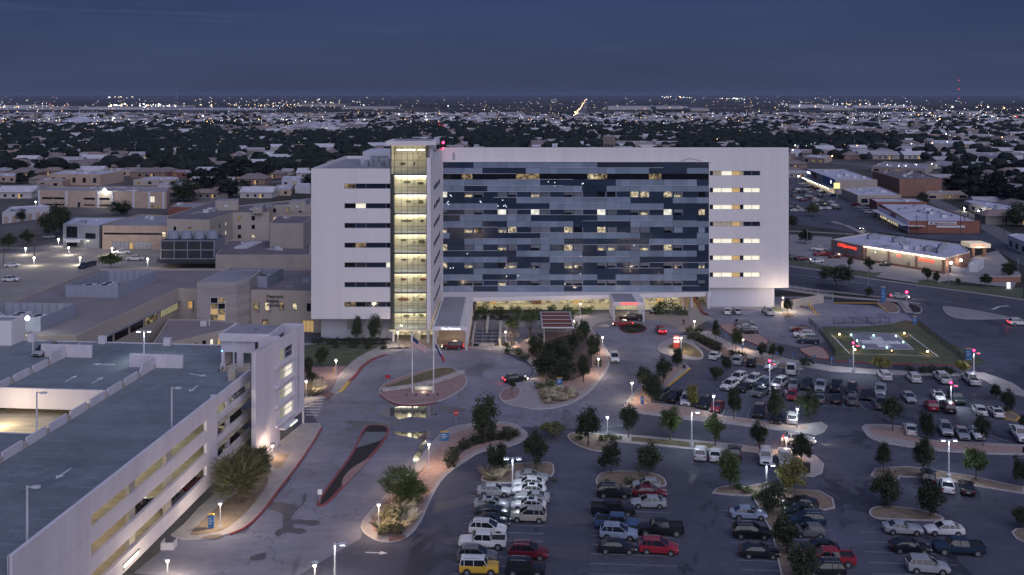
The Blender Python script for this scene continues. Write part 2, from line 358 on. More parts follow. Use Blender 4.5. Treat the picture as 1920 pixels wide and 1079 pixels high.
# side wall of the recess (faces the forecourt)
T, Ls = along((MX0, MY), (MX0, LY+.02))
sw = [(5.8, 27.6, 33.3-4.457*k, 34.7-4.457*k) for k in range(8) if 33.3-4.457*k > 3]
def Tside(u, z, d): return (MX0-d, MY-u, z)
wallgrid(mb, Tside, MY-LY, 3.2, 41.8, sw, .3)
mb.box(-19.25, MX0-.01, LY-.6, LY, 2.9, 41.8).box(-18.9, MX0-.31, LY+.05, MY, 40.4, 41.78)
H_wall = mb.build('wall', WHITE, H)
# window ribbons
def ribbon_window(x0, x1, y, z0, z1, cuts, mats, parent, side=False):
    """one strip window: frame bars and a pane for every bay"""
    f = MB(); P = (lambda a, b, c, d_: (MX0-d_, MX0-c, MY-b, MY-a)) if side else (lambda a, b, c, d_: (a, b, y+c, y+d_))
    f.box(*P(x0, x1, .20, .30), z0, z0+.07).box(*P(x0, x1, .20, .30), z1-.07, z1)
    for c in [x0]+cuts+[x1-.07]: f.box(*P(c, c+.07, .18, .29), z0+.07, z1-.07)
    w = f.build('window', DARKM if side else STEEL, parent)
    cs = [x0]+cuts+[x1]
    for i in range(len(cs)-1): MB().box(*P(cs[i]+.07, cs[i+1], .30, .34), z0, z1).build('pane', mats[i % len(mats)], w)
    return w
lm = [[LITD, GLD, GLD, GLB], [GLB, LITC, GLD, GLB], [GLB, GLD, GLD, GLB], [GLB, LITD, GLD, GLB], [GLB, GLD, GLD, LITC], [GLD, GLD, GLD, GLB], [LITD, GLB, GLD, GLB]]
for k in range(7): ribbon_window(-37.9, -27.5, LY, 34.72-4.457*k, 35.92-4.457*k, [-35.4, -33.1, -28.5], lm[k], H)
WARM = M('lit_wood_blind', (.5, .35, .15), .7, .1, 1, emit=.32, ecol=(1, .62, .25))
DIMC = M('dim_blind', (.3, .27, .22), .7, .2, .8, emit=.14, ecol=(1, .78, .5))
for k in range(7):
    dim = k in (0, 3)
    ms = [GLD, LITC, LITC, WARM, GLD, LITC, LITC] if not dim else [GLD, DIMC, LITC if k == 0 else DIMC, WARM, DIMC, GLD, GLD]
    ribbon_window(GX1+.1, 65.3, MY, 34.72-4.457*k, 35.98-4.457*k, [52.9, 55.1, 57.9, 60.0, 60.9, 63.1], ms, H)
for k, s_ in enumerate(sw): ribbon_window(s_[0], s_[1], 0, s_[2], s_[3], [11, 16.5, 22], [GLD, GLB, GLD, GLB], H, side=True)
# joints of the white cladding: shallow grooves read as thin proud battens
jb = MB()
for z in (31.4, 26.95, 22.5, 18.0, 13.6, 9.1): jb.box(65.6, MX1-.05, MY-.006, MY, z, z+.03)
for x in (56.5, 61.0, 68.3): jb.box(x, x+.03, MY-.007, MY, 36.4, 42.0)
for x in range(-14, 52, 7): jb.box(x, x+.03, MY-.007, MY, 38.5, 42.0)
jb.box(MX0, MX1, MY-.006, MY, 41.2, 41.24)
for z in (30.2, 25.8, 21.3, 16.9, 12.4, 7.9): jb.box(LX0+.05, -38.2, LY-.006, LY, z, z+.02)
for x in (-42.2, -38.9): jb.box(x, x+.02, LY-.007, LY, 5.4, 39.2)
jb.build('cladding_joint', JOINT, H)['kind'] = 'stuff'
MB().box(-15.6, -15.0, MY-.05, MY-.005, 38.8, 40.8).build('louvre', STEEL, H)
MB().box(MX0, GX1+.4, MY-.35, MY-.01, 38.3, 38.5).build('ledge', WHITE, H)
# base storeys
mb = MB(); mb.box(-43.9, LX1, 220.8, 255, 0, 5.29).build('base_wall', WHITE2, H)
mb = MB(); mb.box(GX1+.2, 69.3, 253.6, 275, 0, 5.19).build('base_wall', WHITE2, H)
MB().box(-37.9, -35.3, 220.74, 220.79, 2.0, 4.6).build('access_panel', STEEL, H)
# roofs
r = MB().box(LX0+.5, LX1, LY+.5, 261.5, 38.0, 38.6).build('roof', ROOFG, H)
MB().box(-36.7, -29.9, 236, 250, 38.6, 42.0).box(-37.2, -36.75, 236, 245, 38.6, 40.4).build('plant_room', WHITE2, r)
e = MB()
for i in range(5): e.box(-35.8+i*1.3, -35.0+i*1.3, 233+(i % 2), 235, 38.6, 40.0+.4*(i % 3))
e.tube((-34.5, 234.4, 40.9), (-30.2, 234.4, 40.9), .28).box(-33.2, -31.5, 231.2, 232.6, 38.6, 39.8).build('roof_unit', STEEL, r)
r = MB().box(MX0+.4, MX1-.2, MY+.92, 275.9, 38.0, 38.3).build('roof', ROOFG, H)
bc = MB().tube((-18.0, 251.5, 42.1), (-18.0, 251.5, 43.3), .05).build('beacon_mast', DARKM, H); MB().ball((-18.0, 251.5, 43.45), .36).build('beacon', REDL, bc)
MB().box(-18.2, -17.9, 250.0, 250.4, 41.9, 42.2).build('beacon', REDL, H)
MB().tube((44.3, MY-.15, 38.5), (47.0, MY-.15, 39.3), .06).tube((47.0, MY-.15, 39.3), (50.0, MY-.15, 38.5), .06).build('window_cradle_rail', STEEL, H)
# ------------------------------------------------------------------ the glass wall, panel by panel
FU = lambda u: (820+u/3.692-960)*252.6/1800
FV = lambda v: 56-(270+v/3.692-178)*252.6/1800
RV = [127, 167, 207, 247, 290, 331, 370, 412, 453, 493, 535, 576, 616, 656, 697, 739, 782, 822, 862, 903, 944, 983, 1022]
J = [33, 85, 115, 155, 187, 250, 313, 346, 418, 482, 546, 612, 648, 712, 776, 830, 878, 941, 1003, 1040, 1107, 1170, 1234, 1270, 1337, 1403, 1465, 1500, 1567, 1630, 1693, 1727, 1796, 1878]
DK = {0: [(33, 250), (1107, 1878)], 1: [(313, 612), (1465, 1727)], 3: [(712, 1234), (1796, 1878)], 4: [(187, 346), (1003, 1170)],
      6: [(33, 546), (1337, 1630)], 7: [(418, 776), (1567, 1878)], 9: [(33, 155), (648, 1107), (1630, 1878)], 10: [(313, 482), (941, 1337)],
      12: [(85, 712), (1403, 1796)], 13: [(33, 187), (878, 1465)], 15: [(33, 546), (1003, 1170), (1796, 1878)], 16: [(482, 776), (1403, 1878)],
      18: [(33, 250), (776, 1567)], 19: [(313, 546), (1107, 1234), (1796, 1878)], 21: [(250, 418), (878, 1003), (1693, 1878)]}
SLOT = [(37, 68), (187, 244), (256, 313), (418, 475), (490, 546), (648, 706), (716, 774), (878, 934), (946, 1003), (1107, 1163), (1178, 1234), (1337, 1392), (1406, 1463), (1567, 1622), (1637, 1693), (1808, 1852)]
WT = {5: 'Y l b g b l g b g W W Y Y Y l W', 8: 'b g b W g W g b g W g b l W b Y', 11: 'l l W l Y g g Y W Y g g g b G G', 14: 'Y g G l g b G Y g l l g l Y b G',
      17: 'Y l g W l b g l b b b b b b s l', 20: 'b b b l g b g b b b b g g b b b'}
mini = {}
def pmesh(w, h, d, nm):
    k = (round(w, 2), round(h, 2), nm)
    if k not in mini:
        m_ = MB().box(0, w, 0, d, 0, h).mesh(nm, [PANEL_D]); mini[k] = m_
    return mini[k]
def slotmat(o, m): o.material_slots[0].link = 'OBJECT'; o.material_slots[0].material = m
def addp(nm, u0, u1, v0, v1, y, d, m, root=H):
    g = .022; x0, x1 = FU(u0)+g, FU(u1)-g; z0, z1 = FV(v1)+g, FV(v0)-g
    o = bpy.data.objects.new(nm, pmesh(x1-x0, z1-z0, d, nm)); COL.objects.link(o); o.location = (x0, y, z0)
    o.parent = root; o.matrix_parent_inverse = Matrix.Translation(-root.location) if root is H else Matrix.Identity(4)
    slotmat(o, m); return o
count = 0; rest = [MB(), MB(), MB(), MB()]
cells = []
for r_ in range(22):
    if r_ == 2: continue
    if r_ in WT:
        ds = []; prev = 33
        for a, b in SLOT:
            if a-prev > 14: cells.append((r_, prev, a, 'D'))
            prev = b
        if 1878-prev > 14: cells.append((r_, prev, 1878, 'D'))
        continue
    for i in range(len(J)-1):
        dark = any(a <= (J[i]+J[i+1])/2 <= b for a, b in DK[r_]); cells.append((r_, J[i], J[i+1], 'D' if dark else 'L'))
cells.sort(key=lambda c: -(c[2]-c[1]))
for n_, (r_, a, b, t) in enumerate(cells):
    li = random.choice((0, 0, 1, 2)); m_ = PANEL_D if t == 'D' else PANEL_L[li]; y = MY-.04 if t == 'D' else MY-.12
    if n_ < 298: addp('panel', a, b, RV[r_], RV[r_+1], y, .10, m_)
    else: rest[3 if t == 'D' else li].box(FU(a)+.022, FU(b)-.022, y, y+.10, FV(RV[r_+1])+.022, FV(RV[r_])-.022)
allr = MB()
for i, q in enumerate(rest):
    b = len(allr.v); allr.v += q.v; allr.f += [tuple(b+k for k in f) for f in q.f]; allr.m += [i]*len(q.f)
allr.build('narrow_panels', PANEL_L+[PANEL_D], H)['kind'] = 'stuff'
MB().box(GX0+.1, GX1-.02, MY+.25, MY+.4, GZ0, GZ1).build('backing_wall', DARKM, H)
for r_, types in WT.items():
    for (a, b), t in zip(SLOT, types.split()):
        v0, v1 = RV[r_], RV[r_+1]; vm = v0+(v1-v0)*.58
        if t in 'GgWY': addp('window', a, b, v0, v1, MY+.02, .08, {'G': LITG if 0 else PANEL_L[1], 'g': PANEL_G, 'W': GLB if r_ != 8 else LITW, 'Y': LITW if (r_ == 17 and a > 400) or r_ == 5 and a < 50 else (LITC if random.random() < .12 else LIT)}[t])
        else:
            w = addp('window', a, b, v0, vm, MY+.02, .08, PANEL_G)
            p_ = addp('pane', a+2, b-2, vm, v1, MY+.07, .06, {'b': GLB, 'l': LIT, 's': GLB}[t]); 
            wm = w.location.copy()
            p_.parent = w; p_.matrix_parent_inverse = Matrix.Translation(-wm)
        if b-a > 45: MB().box(FU(b)-.10+.12, FU(b)+.10+.1, MY-.10, MY+.0, FV(v1)+.03, FV(v0)-.03).build('mullion', PANEL_L[1], H)
# the dark service storey
for i, (a, b, m_) in enumerate([(33, 170, GLB), (170, 243, LITD), (243, 340, GLB), (340, 545, GLB), (545, 600, LITD), (600, 706, LITD), (706, 1000, GLB), (1000, 1040, GLB), (1040, 1110, LIT), (1110, 1175, LITD), (1175, 1465, GLB), (1465, 1550, LITD), (1550, 1740, GLB), (1740, 1878, GLB)]):
    addp('window', a, b, 208, 246, MY+.02, .08, m_)
for v, a, b in [(165, 775, 1565), (206, 33, 545), (246, 418, 941), (289, 155, 878), (289, 1270, 1796), (370, 385, 1335), (411, 776, 1230), (491, 33, 1107), (533, 1005, 1796), (576, 33, 416), (615, 482, 1305), (656, 250, 775), (697, 878, 1800), (739, 33, 418), (780, 780, 1335), (821, 1465, 1876), (859, 1180, 1560), (943, 33, 700), (943, 1107, 1790), (982, 150, 1815), (331, 33, 1003), (453, 33, 1560)]:
    MB().box(FU(a), FU(b), MY-.26, MY-.125, FV(v)-.05, FV(v)+.05).build('sunshade', LEDGE, H)
MB().box(GX0+.01, GX0+.16, MY-.14, MY+.2, GZ0, GZ1).box(GX1-.12, GX1+.08, MY-.16, MY-.005, GZ0, GZ1).build('frame', WHITE, H)
# lamp sparks reflected in the glass wall, painted on as small glowing boxes
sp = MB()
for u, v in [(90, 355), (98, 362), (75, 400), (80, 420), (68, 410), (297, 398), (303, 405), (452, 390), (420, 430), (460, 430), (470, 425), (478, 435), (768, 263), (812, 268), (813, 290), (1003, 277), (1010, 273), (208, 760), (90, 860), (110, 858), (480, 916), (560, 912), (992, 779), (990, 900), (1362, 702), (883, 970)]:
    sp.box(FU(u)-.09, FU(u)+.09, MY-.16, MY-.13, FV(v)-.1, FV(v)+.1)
o = sp.build('painted_sparks', M('painted_spark_glow', (1, 1, 1), .5, 0, emit=2.0, ecol=(.85, .95, 1)), H); o['kind'] = 'stuff'
# ------------------------------------------------------------------ stair tower
TX0, TX1, TY = -27.45, -19.3, 217.
FL = [3.0, 6.9, 11.4, 15.85, 20.3, 24.75, 29.2, 33.7, 38.1, 44.3]
mb = MB(); mb.box(-28.2, -17.0, 215.2, 226, 44.65, 45.6).build('roof_slab', WHITE, H)
MB().box(-26.8, -18.2, 216.5, 225, 45.61, 45.7).build('roof', ROOFG, H)
MB().box(-18.6, -17.9, 217, 219, 41.8, 44.64).box(TX0, -18.61, 222.6, 223, 41, 44.64).build('penthouse_wall', WHITE2, H)
MB().box(TX0, TX1, 222.5, 222.8, 3.0, 44.6).box(TX0, TX0+.2, 217.3, 222.5, 3.0, 44.6).box(TX1-.1, TX1, 217.3, 222.5, 3, 44.6).build('inner_wall', CREAM, H)
ARTS = [(0, [(-23.6, .7, .35)]), (1, [(-26, .8, .4), (-23, 1.3, .35)]), (2, [(-25.3, .9, .3), (-22.5, .3, .5), (-20.6, .9, .5)])]
for i in range(9):
    z = FL[i]; zt = FL[i+1]
    MB().box(TX0, TX1, 217.25, 222.5, z-.42, z).build('floor_slab', STEEL if i < 9 else WHITE, H)
    point((-23.4, 218.6, z+1.3), 30, (1, .93, .72), .5, root=H)  # added fill light without a fixture, evens the tower's glow on each floor
    if i < 8:
        MB().box(TX0+.7, TX1-.3, 221.6, 222.3, zt-1.0, zt-.75).build('ceiling_light', STRIP, H)
        MB().box(TX0+.5, TX1-2.2, 219.2, 219.6, zt-.62, zt-.50).build('ceiling_light', STRIP, H)
    else: MB().box(-26.2, -22.2, 219, 219.7, 43.3, 43.5).box(-21.5, -20, 219, 219.7, 43.3, 43.5).build('ceiling_light', STRIP, H)
    for j, (ax, aw, ah) in enumerate([(-24.7+random.uniform(-.8, .8), random.uniform(.5, 1.4), random.uniform(.2, .38)), (-22.6, .16, .5), (-20.9+random.uniform(-.3, .3), random.uniform(.5, .8), random.uniform(.25, .5))]):
        if i == 8 and j == 2: continue
        zc = z+1.9+random.uniform(-.2, .2); q = MB(); pts = [(ax+aw*math.cos(t*math.pi/6)*(1 if j != 1 else 1), zc+ah*math.sin(t*math.pi/6)) for t in range(12)]
        q.face([(x, 222.35, zz) for x, zz in pts]); n0 = len(pts)
        for t in range(n0): q.face([(pts[t][0], 222.35, pts[t][1]), (pts[t][0], 222.5, pts[t][1]), (pts[(t+1) % n0][0], 222.5, pts[(t+1) % n0][1]), (pts[(t+1) % n0][0], 222.35, pts[(t+1) % n0][1])])
        q.build('wall_art', ARTR if (i in (1, 2) and j != 1) else ARTD, H)
    MB().box(-24.6, TX1-.2, 221.2, 221.3, z+.9, z+1.0).box(-24.6, TX1-.2, 221.2, 221.3, z+.5, z+.53).build('handrail', STEEL, H)
    MB().tube((-25.2, 221.7, z+.1), (-20.6, 221.7, zt-1.1), .16, n=4).build('stair_flight', CREAM, H)
mx = [TX0, -26.55, -25.0, -23.65, -22.35, -21.2, TX1]
rows = []
for i in range(9):
    z, zt = FL[i], FL[i+1]; k = 3 if i < 8 else 4
    for q in range(k): rows.append((z+(zt-z)*q/k, z+(zt-z)*(q+1)/k))
mb = MB()
for x in mx[1:-1]: mb.box(x-.035, x+.035, 216.86, 216.98, 3.0, 44.3)
for x in (TX0, TX1-.1): mb.box(x, x+.12, 216.84, 217.2, 3.0, 44.6)
for a, b in rows: mb.box(TX0+.1, TX1-.1, 216.88, 216.96, a-.03, a+.03)
mb.build('mullion_grid', DARKM, H)
for a, b in rows:
    for i in range(6): MB().face([(mx[i]+.04, 216.93, a+.04), (mx[i+1]-.04, 216.93, a+.04), (mx[i+1]-.04, 216.93, b-.04), (mx[i]+.04, 216.93, b-.04)]).build('pane', GLASS, H)
MB().box(TX0+.15, mx[1]-.1, 217.0, 217.2, 3, 38).build('side_spandrel', M('smoked_spandrel', (.07, .08, .085), .3, .2, 1), H)
# entrance below the tower
MB().box(TX0-.2, MX0, 216.6, 226, 2.6, 2.95).build('soffit', CREAM, H)
for x in (-26.9, -22.6, -19.0): MB().tube((x, 217.4, 0), (x, 217.4, 2.6), .32, n=10).build('column', LSTEEL, H)
MB().box(-22.2, -20.9, 218.8, 219.6, 0, 2.6).build('lift_core', CREAM, H)
MB().box(TX0, MX0, 224, 224.2, 0, 2.6).build('entrance_wall', LITG, H)
fr = MB()
for x in range(-27, -18): fr.box(x-.04, x+.04, 223.8, 223.95, 0, 2.6)
fr.box(TX0, MX0, 223.8, 223.95, 1.6, 1.68).build('entrance_frame', DARKM, H)
for x in (-25.5, -21, -19.6): point((x, 218.5, 2.4), 45, size=.3, root=H)
# ------------------------------------------------------------------ lobby storey under the glass wall
LY0, LY1 = 247.8, 249.6
MB().prism([(-9.5, 245.2), (24.8, 248.4), (52.2, 251.6), (52.2, 253.2), (-18.2, 253.2), (-18.2, 245.2)], 3.15, 4.18).build('lobby_roof', WHITE, H)
MB().face([(-18.2, 253.3, 4.19), (52.2, 253.3, 4.19), (52.2, 276, 4.19), (-18.2, 276, 4.19)]).box(-9.5, 45.0, 258, 258.3, 0, 4.15).build('lobby_inner_wall', LITG, H)
T, L_ = along((-9.5, 247.0), (45.0, 252.2)); gx = [i*L_/18 for i in range(19)]
fr = MB(); 
for u in gx:
    a = T(u-.05, 0, -.1); b = T(u+.05, 0, -.1); c = T(u+.05, 0, .05); d_ = T(u-.05, 0, .05); fr.prism([a[:2], b[:2], c[:2], d_[:2]], 0, 3.15)
for z in (.9, 2.1, 2.75):
    a, b, c, d_ = T(0, 0, -.08), T(L_, 0, -.08), T(L_, 0, .02), T(0, 0, .02); fr.prism([a[:2], b[:2], c[:2], d_[:2]], z, z+.06)
fr.build('lobby_frame', LSTEEL, H)
for i in range(18): MB().face([T(gx[i]+.06, .05, 0), T(gx[i+1]-.06, .05, 0), T(gx[i+1]-.06, 3.1, 0), T(gx[i]+.06, 3.1, 0)]).build('pane', GLASS, H)
MB().box(-9.5, 45.0, 250, 258, 0.0, .02).build('lobby_floor', CREAM, H)
cl = MB()
for i in range(10): cl.box(-7+i*5.2, -4.5+i*5.2, 254.5, 255.0, 3.0, 3.1)
cl.build('ceiling_light', STRIP, H)
for i in range(9):
    MB().box(-6+i*5.6, -6+i*5.6+random.uniform(1.2, 2.6), 256+random.uniform(0, 1.2), 257.8, .02, random.uniform(1.2, 2.8)).build('lobby_partition', [WARM, CREAM, ARTR, WHITE][i % 4], H)
for x in (0, 10, 20, 30, 41): point((x, 252.8, 2.7), 110, size=.5, root=H)
MB().box(45.0, 45.5, 252.3, 276, 0, 4.15).build('ramp_wall', STUCCO2, H)
for x, y in ((51.3, 251.2), (47.2, 253.0), (51.3, 262)): MB().tube((x, y, 0), (x, y, 4.15), .45, n=12).build('column', LSTEEL, H)
for y in (256, 264, 272): point((48.6, y, 3.6), 130, (1, .8, .5), size=.3, root=H)
# ------------------------------------------------------------------ canopies
def canopy(nm, label, x0, x1, y0, y1, z0, z1, post_y, louvre, words, lmat, lsize, lcol, lp):
    c = thing(nm, label, 'canopy', ((x0+x1)/2, y0, 0))
    m = MB(); lx = x1-louvre
    m.box(x0, x1, y0, y0+.35, z0, z1).box(x1-.35, x1, y0+.35, y1, z0+.1, z1).box(x0, x0+.35, y0+.35, y1, z0+.1, z1).box(x0+.35, lx, y0+.35, y1, z1-.35, z1-.12, 1).build('roof_frame', [WHITE, ROOFG], c)
    n = int((y1-y0)/.75)
    sl = MB().box(0, louvre-.4, 0, .34, 0, .08).mesh('louvre_slat', [LSTEEL])
    for i in range(n):
        o = bpy.data.objects.new('louvre_slat', sl); COL.objects.link(o); o.location = (lx+.03, y0+.5+i*(y1-y0-.6)/n, z1-.16)
        o.parent = c; o.matrix_parent_inverse = Matrix.Translation(-c.location)
    for y in post_y:
        for x in (x0+.25, x1-.25): MB().box(x-.2, x+.2, y-.2, y+.2, 0, z0+.1).build('post', LSTEEL, c)
    for y in [y0+(y1-y0)*k/3 for k in (1, 2)]: MB().box(x0+.4, lx-.05, y, y+.06, z1-.119, z1-.08).build('roof_seam', STEEL, c)
    g = lettering(words, lsize, ((x0+x1)/2+.2, y0-.08, z0+.2), lmat, c, ext=.01)
    for k in range(lp): point(((x0+x1)/2, y0+2+(y1-y0-4)*k/max(1, lp-1), z0-.3), 200, lcol, .4, root=c)
    return c
SIGNW = M('white_sign_glow', (1, 1, 1), .5, 0, emit=1.5, ecol=(1, 1, 1)); SIGNR = M('red_sign_glow', (1, .1, .05), .5, 0, emit=1.9, ecol=(1, .06, .03))
canopy('entrance_canopy', 'long white flat canopy lettered Main Entrance beside the glowing tower', -17.4, -9.7, 209.6, 241, 4.5, 5.36, (210, 216, 222, 228, 234, 240), 1.9, 'Main Entrance', SIGNW, .72, (1, .76, .48), 4)
canopy('emergency_canopy', 'grey canopy with red EMERGENCY letters over the ambulance bay', 24.9, 32.7, 236.3, 247, 4.1, 4.95, (236.8, 241.5, 246), 2.0, 'EMERGENCY', SIGNR, .78, (1, .9, .7), 2)
point((-13.5, 224, 3.8), 180, (1, .72, .42), .5)
# ================================================================== GROUND
def groundmat():
    m = bpy.data.materials.new('plain_ground'); m.use_nodes = True; nt = m.node_tree; N = nt.nodes; L = nt.links; b = N['Principled BSDF']
    b.inputs['Roughness'].default_value = .95; b.inputs['Specular IOR Level'].default_value = .1
    g = N.new('ShaderNodeNewGeometry')
    def nz(sc, st, det=4):
        mp = N.new('ShaderNodeMapping'); mp.inputs['Scale'].default_value = st; n = N.new('ShaderNodeTexNoise'); n.inputs['Scale'].default_value = sc
        n.inputs['Detail'].default_value = det; n.inputs['Roughness'].default_value = .65; L.new(g.outputs['Position'], mp.inputs[0]); L.new(mp.outputs[0], n.inputs['Vector']); return n.outputs[0]
    r = N.new('ShaderNodeValToRGB'); cr = r.color_ramp; cr.elements[0].position = .36; cr.elements[0].color = (.028, .030, .026, 1)
    cr.elements[1].position = .62; cr.elements[1].color = (.12, .11, .11, 1); e = cr.elements.new(.48); e.color = (.055, .052, .048, 1)
    L.new(nz(.004, (1, .25, 1), 8), r.inputs[0])
    r2 = N.new('ShaderNodeMapRange'); r2.inputs[1].default_value = .3; r2.inputs[2].default_value = .7; r2.inputs[3].default_value = .7; r2.inputs[4].default_value = 1.3
    L.new(nz(.05, (1, 1, 1)), r2.inputs[0]); vm = N.new('ShaderNodeVectorMath'); vm.operation = 'SCALE'; L.new(r.outputs[0], vm.inputs[0]); L.new(r2.outputs[0], vm.inputs['Scale'])
    L.new(vm.outputs[0], b.inputs['Base Color']); return m
mb = MB(); mb.face([(-30000, -300, -.02), (30000, -300, -.02), (30000, 45000, -.02), (-30000, 45000, -.02)])
struct(mb.build('ground', groundmat()))
# campus paving
sheet('parking_lot', None, 0, A_LOT, world=[(-120, 60), (150, 60), (170, 226), (118, 252), (76, 262), (40, 256), (-50, 232), (-60, 220), (-62, 150), (-75, 60)])
sheet('service_yard', None, .004, M('service_yard', (.27, .245, .225), .9, .2, .08), world=[(-215, 256), (-60, 256), (-60, 352), (-215, 352)])
sheet('rear_yard', None, .004, A_LOT, world=[(-59.5, 263), (115, 277), (100, 340), (-59.5, 352)])
# pale concrete drives: main circle, ER court, boulevard
sheet('drive', [(545, 820), (600, 800), (575, 760), (640, 720), (690, 676), (740, 657), (820, 650), (880, 652), (940, 660), (1000, 690), (985, 730), (1005, 755), (1060, 745), (1110, 715), (1126, 690), (1118, 655), (1095, 618), (1110, 600), (1180, 598), (1250, 603), (1285, 622), (1245, 645), (1235, 672), (1250, 700), (1190, 760), (1170, 800), (1120, 805), (980, 800), (880, 800), (820, 825), (760, 900), (690, 960), (676, 1010), (560, 1079), (420, 1079), (300, 1079), (250, 1075), (330, 1010), (460, 1000), (545, 900)], .004, A_DRIVE)
sheet('drive', [(1310, 560), (1500, 556), (1600, 566), (1700, 590), (1720, 610), (1600, 612), (1540, 612), (1555, 640), (1500, 652), (1440, 640), (1330, 604), (1270, 600)], .008, A_DRIVE)
sheet('drive', [(1170, 800), (1200, 778), (1555, 820), (1700, 845), (1920, 862), (1920, 905), (1740, 872), (1560, 860), (1460, 838), (1180, 815)], .008, A_LOT)
# ------------------------------------------------------------------ the arterial road and cross streets on the right
sheet('road', [(1460, 498), (1560, 512), (1628, 524), (1740, 538), (1920, 564), (2050, 584), (2050, 650), (1920, 700), (1870, 665), (1790, 625), (1740, 596), (1700, 566), (1600, 551), (1460, 536)], .012, A_ROAD)
sheet('road', [(1920, 690), (1830, 650), (1790, 640), (1740, 606), (1728, 590), (1790, 600), (1920, 600), (2050, 600), (2050, 900), (1920, 760), (1900, 735), (1860, 705)], .016, A_ROAD)
sheet('road', [(1600, 436), (1640, 434), (1720, 446), (1850, 458), (1920, 500), (1920, 470), (1850, 436), (1700, 440), (1660, 420), (1600, 380), (1560, 370), (1480, 372), (1480, 420), (1560, 430)], .006, A_ROAD)
ribbon('lane_line', [(1490, 515), (1560, 524), (1640, 535)], .5, .02, PALEPAINT)
ribbon('lane_line', [(1860, 581), (1875, 575), (1892, 574)], .6, .022, PAINT, sm=0)
for (a, b) in [((1500, 521), (1530, 525)), ((1560, 530), (1590, 534)), ((1620, 540), (1650, 545)), ((1690, 551), (1720, 556)), ((1760, 563), (1790, 568)), ((1840, 577), (1870, 582))]:
    ribbon('lane_dash', [a, b], .25, .022, PALEPAINT, sm=0)
for px, w_ in [([(1460, 497), (1560, 511), (1628, 523), (1740, 538), (1920, 563), (2040, 581)], 1.2), ([(1460, 537), (1600, 552), (1666, 561), (1726, 571)], 1.0)]:
    ribbon('sidewalk', px, w_, .15, C_WALK, h=.15)
ribbon('sidewalk', [(1480, 434), (1530, 436), (1600, 440)], 2.0, .12, C_WALK, h=.12)
ribbon('sidewalk', [(1560, 416), (1590, 425), (1622, 440)], 2.2, .12, C_WALK, h=.12)
sheet('pharmacy_lot', [(1480, 440), (1560, 445), (1566, 478), (1620, 490), (1771, 512), (1830, 480), (1870, 470), (1915, 515), (1900, 540), (1780, 526), (1740, 534), (1628, 518), (1480, 484)], .010, M('pharmacy_concrete', (.25, .235, .25), .85, .16, .12))
sheet('mall_lot', [(1476, 335), (1512, 330), (1566, 366), (1600, 382), (1640, 408), (1700, 436), (1600, 434), (1476, 372)], .014, A_ROAD)
sheet('verge', [(1480, 487), (1560, 500), (1640, 512), (1655, 510), (1645, 518), (1628, 521), (1540, 508), (1480, 494)], .02, GRASS)
sheet('verge', [(1718, 532), (1724, 526), (1745, 524), (1760, 530), (1800, 536), (1900, 540), (1918, 540), (1918, 560), (1820, 547), (1740, 535)], .02, GRASS)
bed('median', [(1768, 577), (1784, 576), (1840, 585), (1899, 597), (1880, 599), (1808, 599), (1782, 594), (1772, 586)], M('median_concrete', (.24, .235, .26), .85, .12, .3), 2)
bed('corner_bed', [(1686, 566), (1708, 570), (1726, 577), (1728, 586), (1714, 588), (1698, 580)], MULCH, 2)
bed('approach_bed', [(1645, 567), (1672, 569), (1684, 576), (1686, 586), (1666, 587), (1655, 577)], SOIL, 2)
ribbon('sidewalk', [(1455, 541), (1560, 556), (1640, 563), (1684, 566), (1696, 575), (1705, 588)], 2.0, .15, C_WALK, h=.15)
sheet('planting', [(1562, 560), (1640, 564), (1660, 570), (1650, 574), (1564, 570)], .03, MULCH)
ribbon('yellow_kerb', [(1564, 569), (1643, 569), (1665, 586)], .35, .16, YEL, sm=0, h=.16)
# ------------------------------------------------------------------ helipad
sheet('lawn', [(1540, 615), (1565, 613), (1584, 616), (1680, 607), (1730, 606), (1748, 621), (1778, 643), (1817, 660), (1850, 681), (1823, 688), (1783, 686), (1671, 684), (1568, 678)], .03, GRASS)
sheet('dry_verge', [(1672, 607), (1700, 601), (1728, 605), (1745, 618), (1700, 619), (1670, 613)], .035, DGRASS)
ribbon('red_kerb', [(1567, 678), (1671, 684), (1784, 686), (1826, 688)], .35, .17, RED, sm=0, h=.17)
ribbon('boundary_line', [(1559, 628), (1593.5, 664), (1680, 666), (1759, 669), (1702, 626), (1640, 624.5), (1584, 623)], .28, .04, PAINT, sm=0)
pad = thing('helipad', 'raised concrete helipad with white cross and green edge lights on the lawn', 'helipad', G(1650, 642))
PADM = M('helipad_concrete', (.20, .20, .25), .8, .1, .5); pp = [G(*p).to_2d() for p in ((1590.5, 627), (1681.5, 627), (1714, 657), (1618, 655.5))]
MB().prism(pp, 0, .12).build('slab', PADM, pad)
MB().face([(*G(x, y).to_2d(), .126) for x, y in ((1629, 633), (1652, 633), (1658, 640.5), (1684, 640.8), (1690, 646.8), (1666, 646.4), (1673, 652.5), (1648, 652), (1642, 646), (1618, 645.5), (1612.5, 639), (1635.5, 639.3))]).build('cross_marking', PAINT, pad)
e = MB()
for i in range(4):
    a, b = Vector(pp[i]), Vector(pp[(i+1) % 4]); d = (b-a).normalized()*.18; n = Vector((-d.y, d.x))
    e.face([(*(a+d), .128), (*(b-d), .128), (*(b-d-n), .128), (*(a+d-n), .128)])
e.build('edge_line', PAINT, pad)
for x, y in ((1596, 630.5), (1638, 631.5), (1680, 632.7), (1607, 641.5), (1693.5, 644), (1619, 653), (1663, 654)):
    q = G(x, y); MB().tube((q.x, q.y, .1), (q.x, q.y, .25), .1).ball((q.x, q.y, .33), .17).build('edge_light', GRNL, pad); point((q.x, q.y, .7), 6, (.5, 1, .85), .1, root=pad)
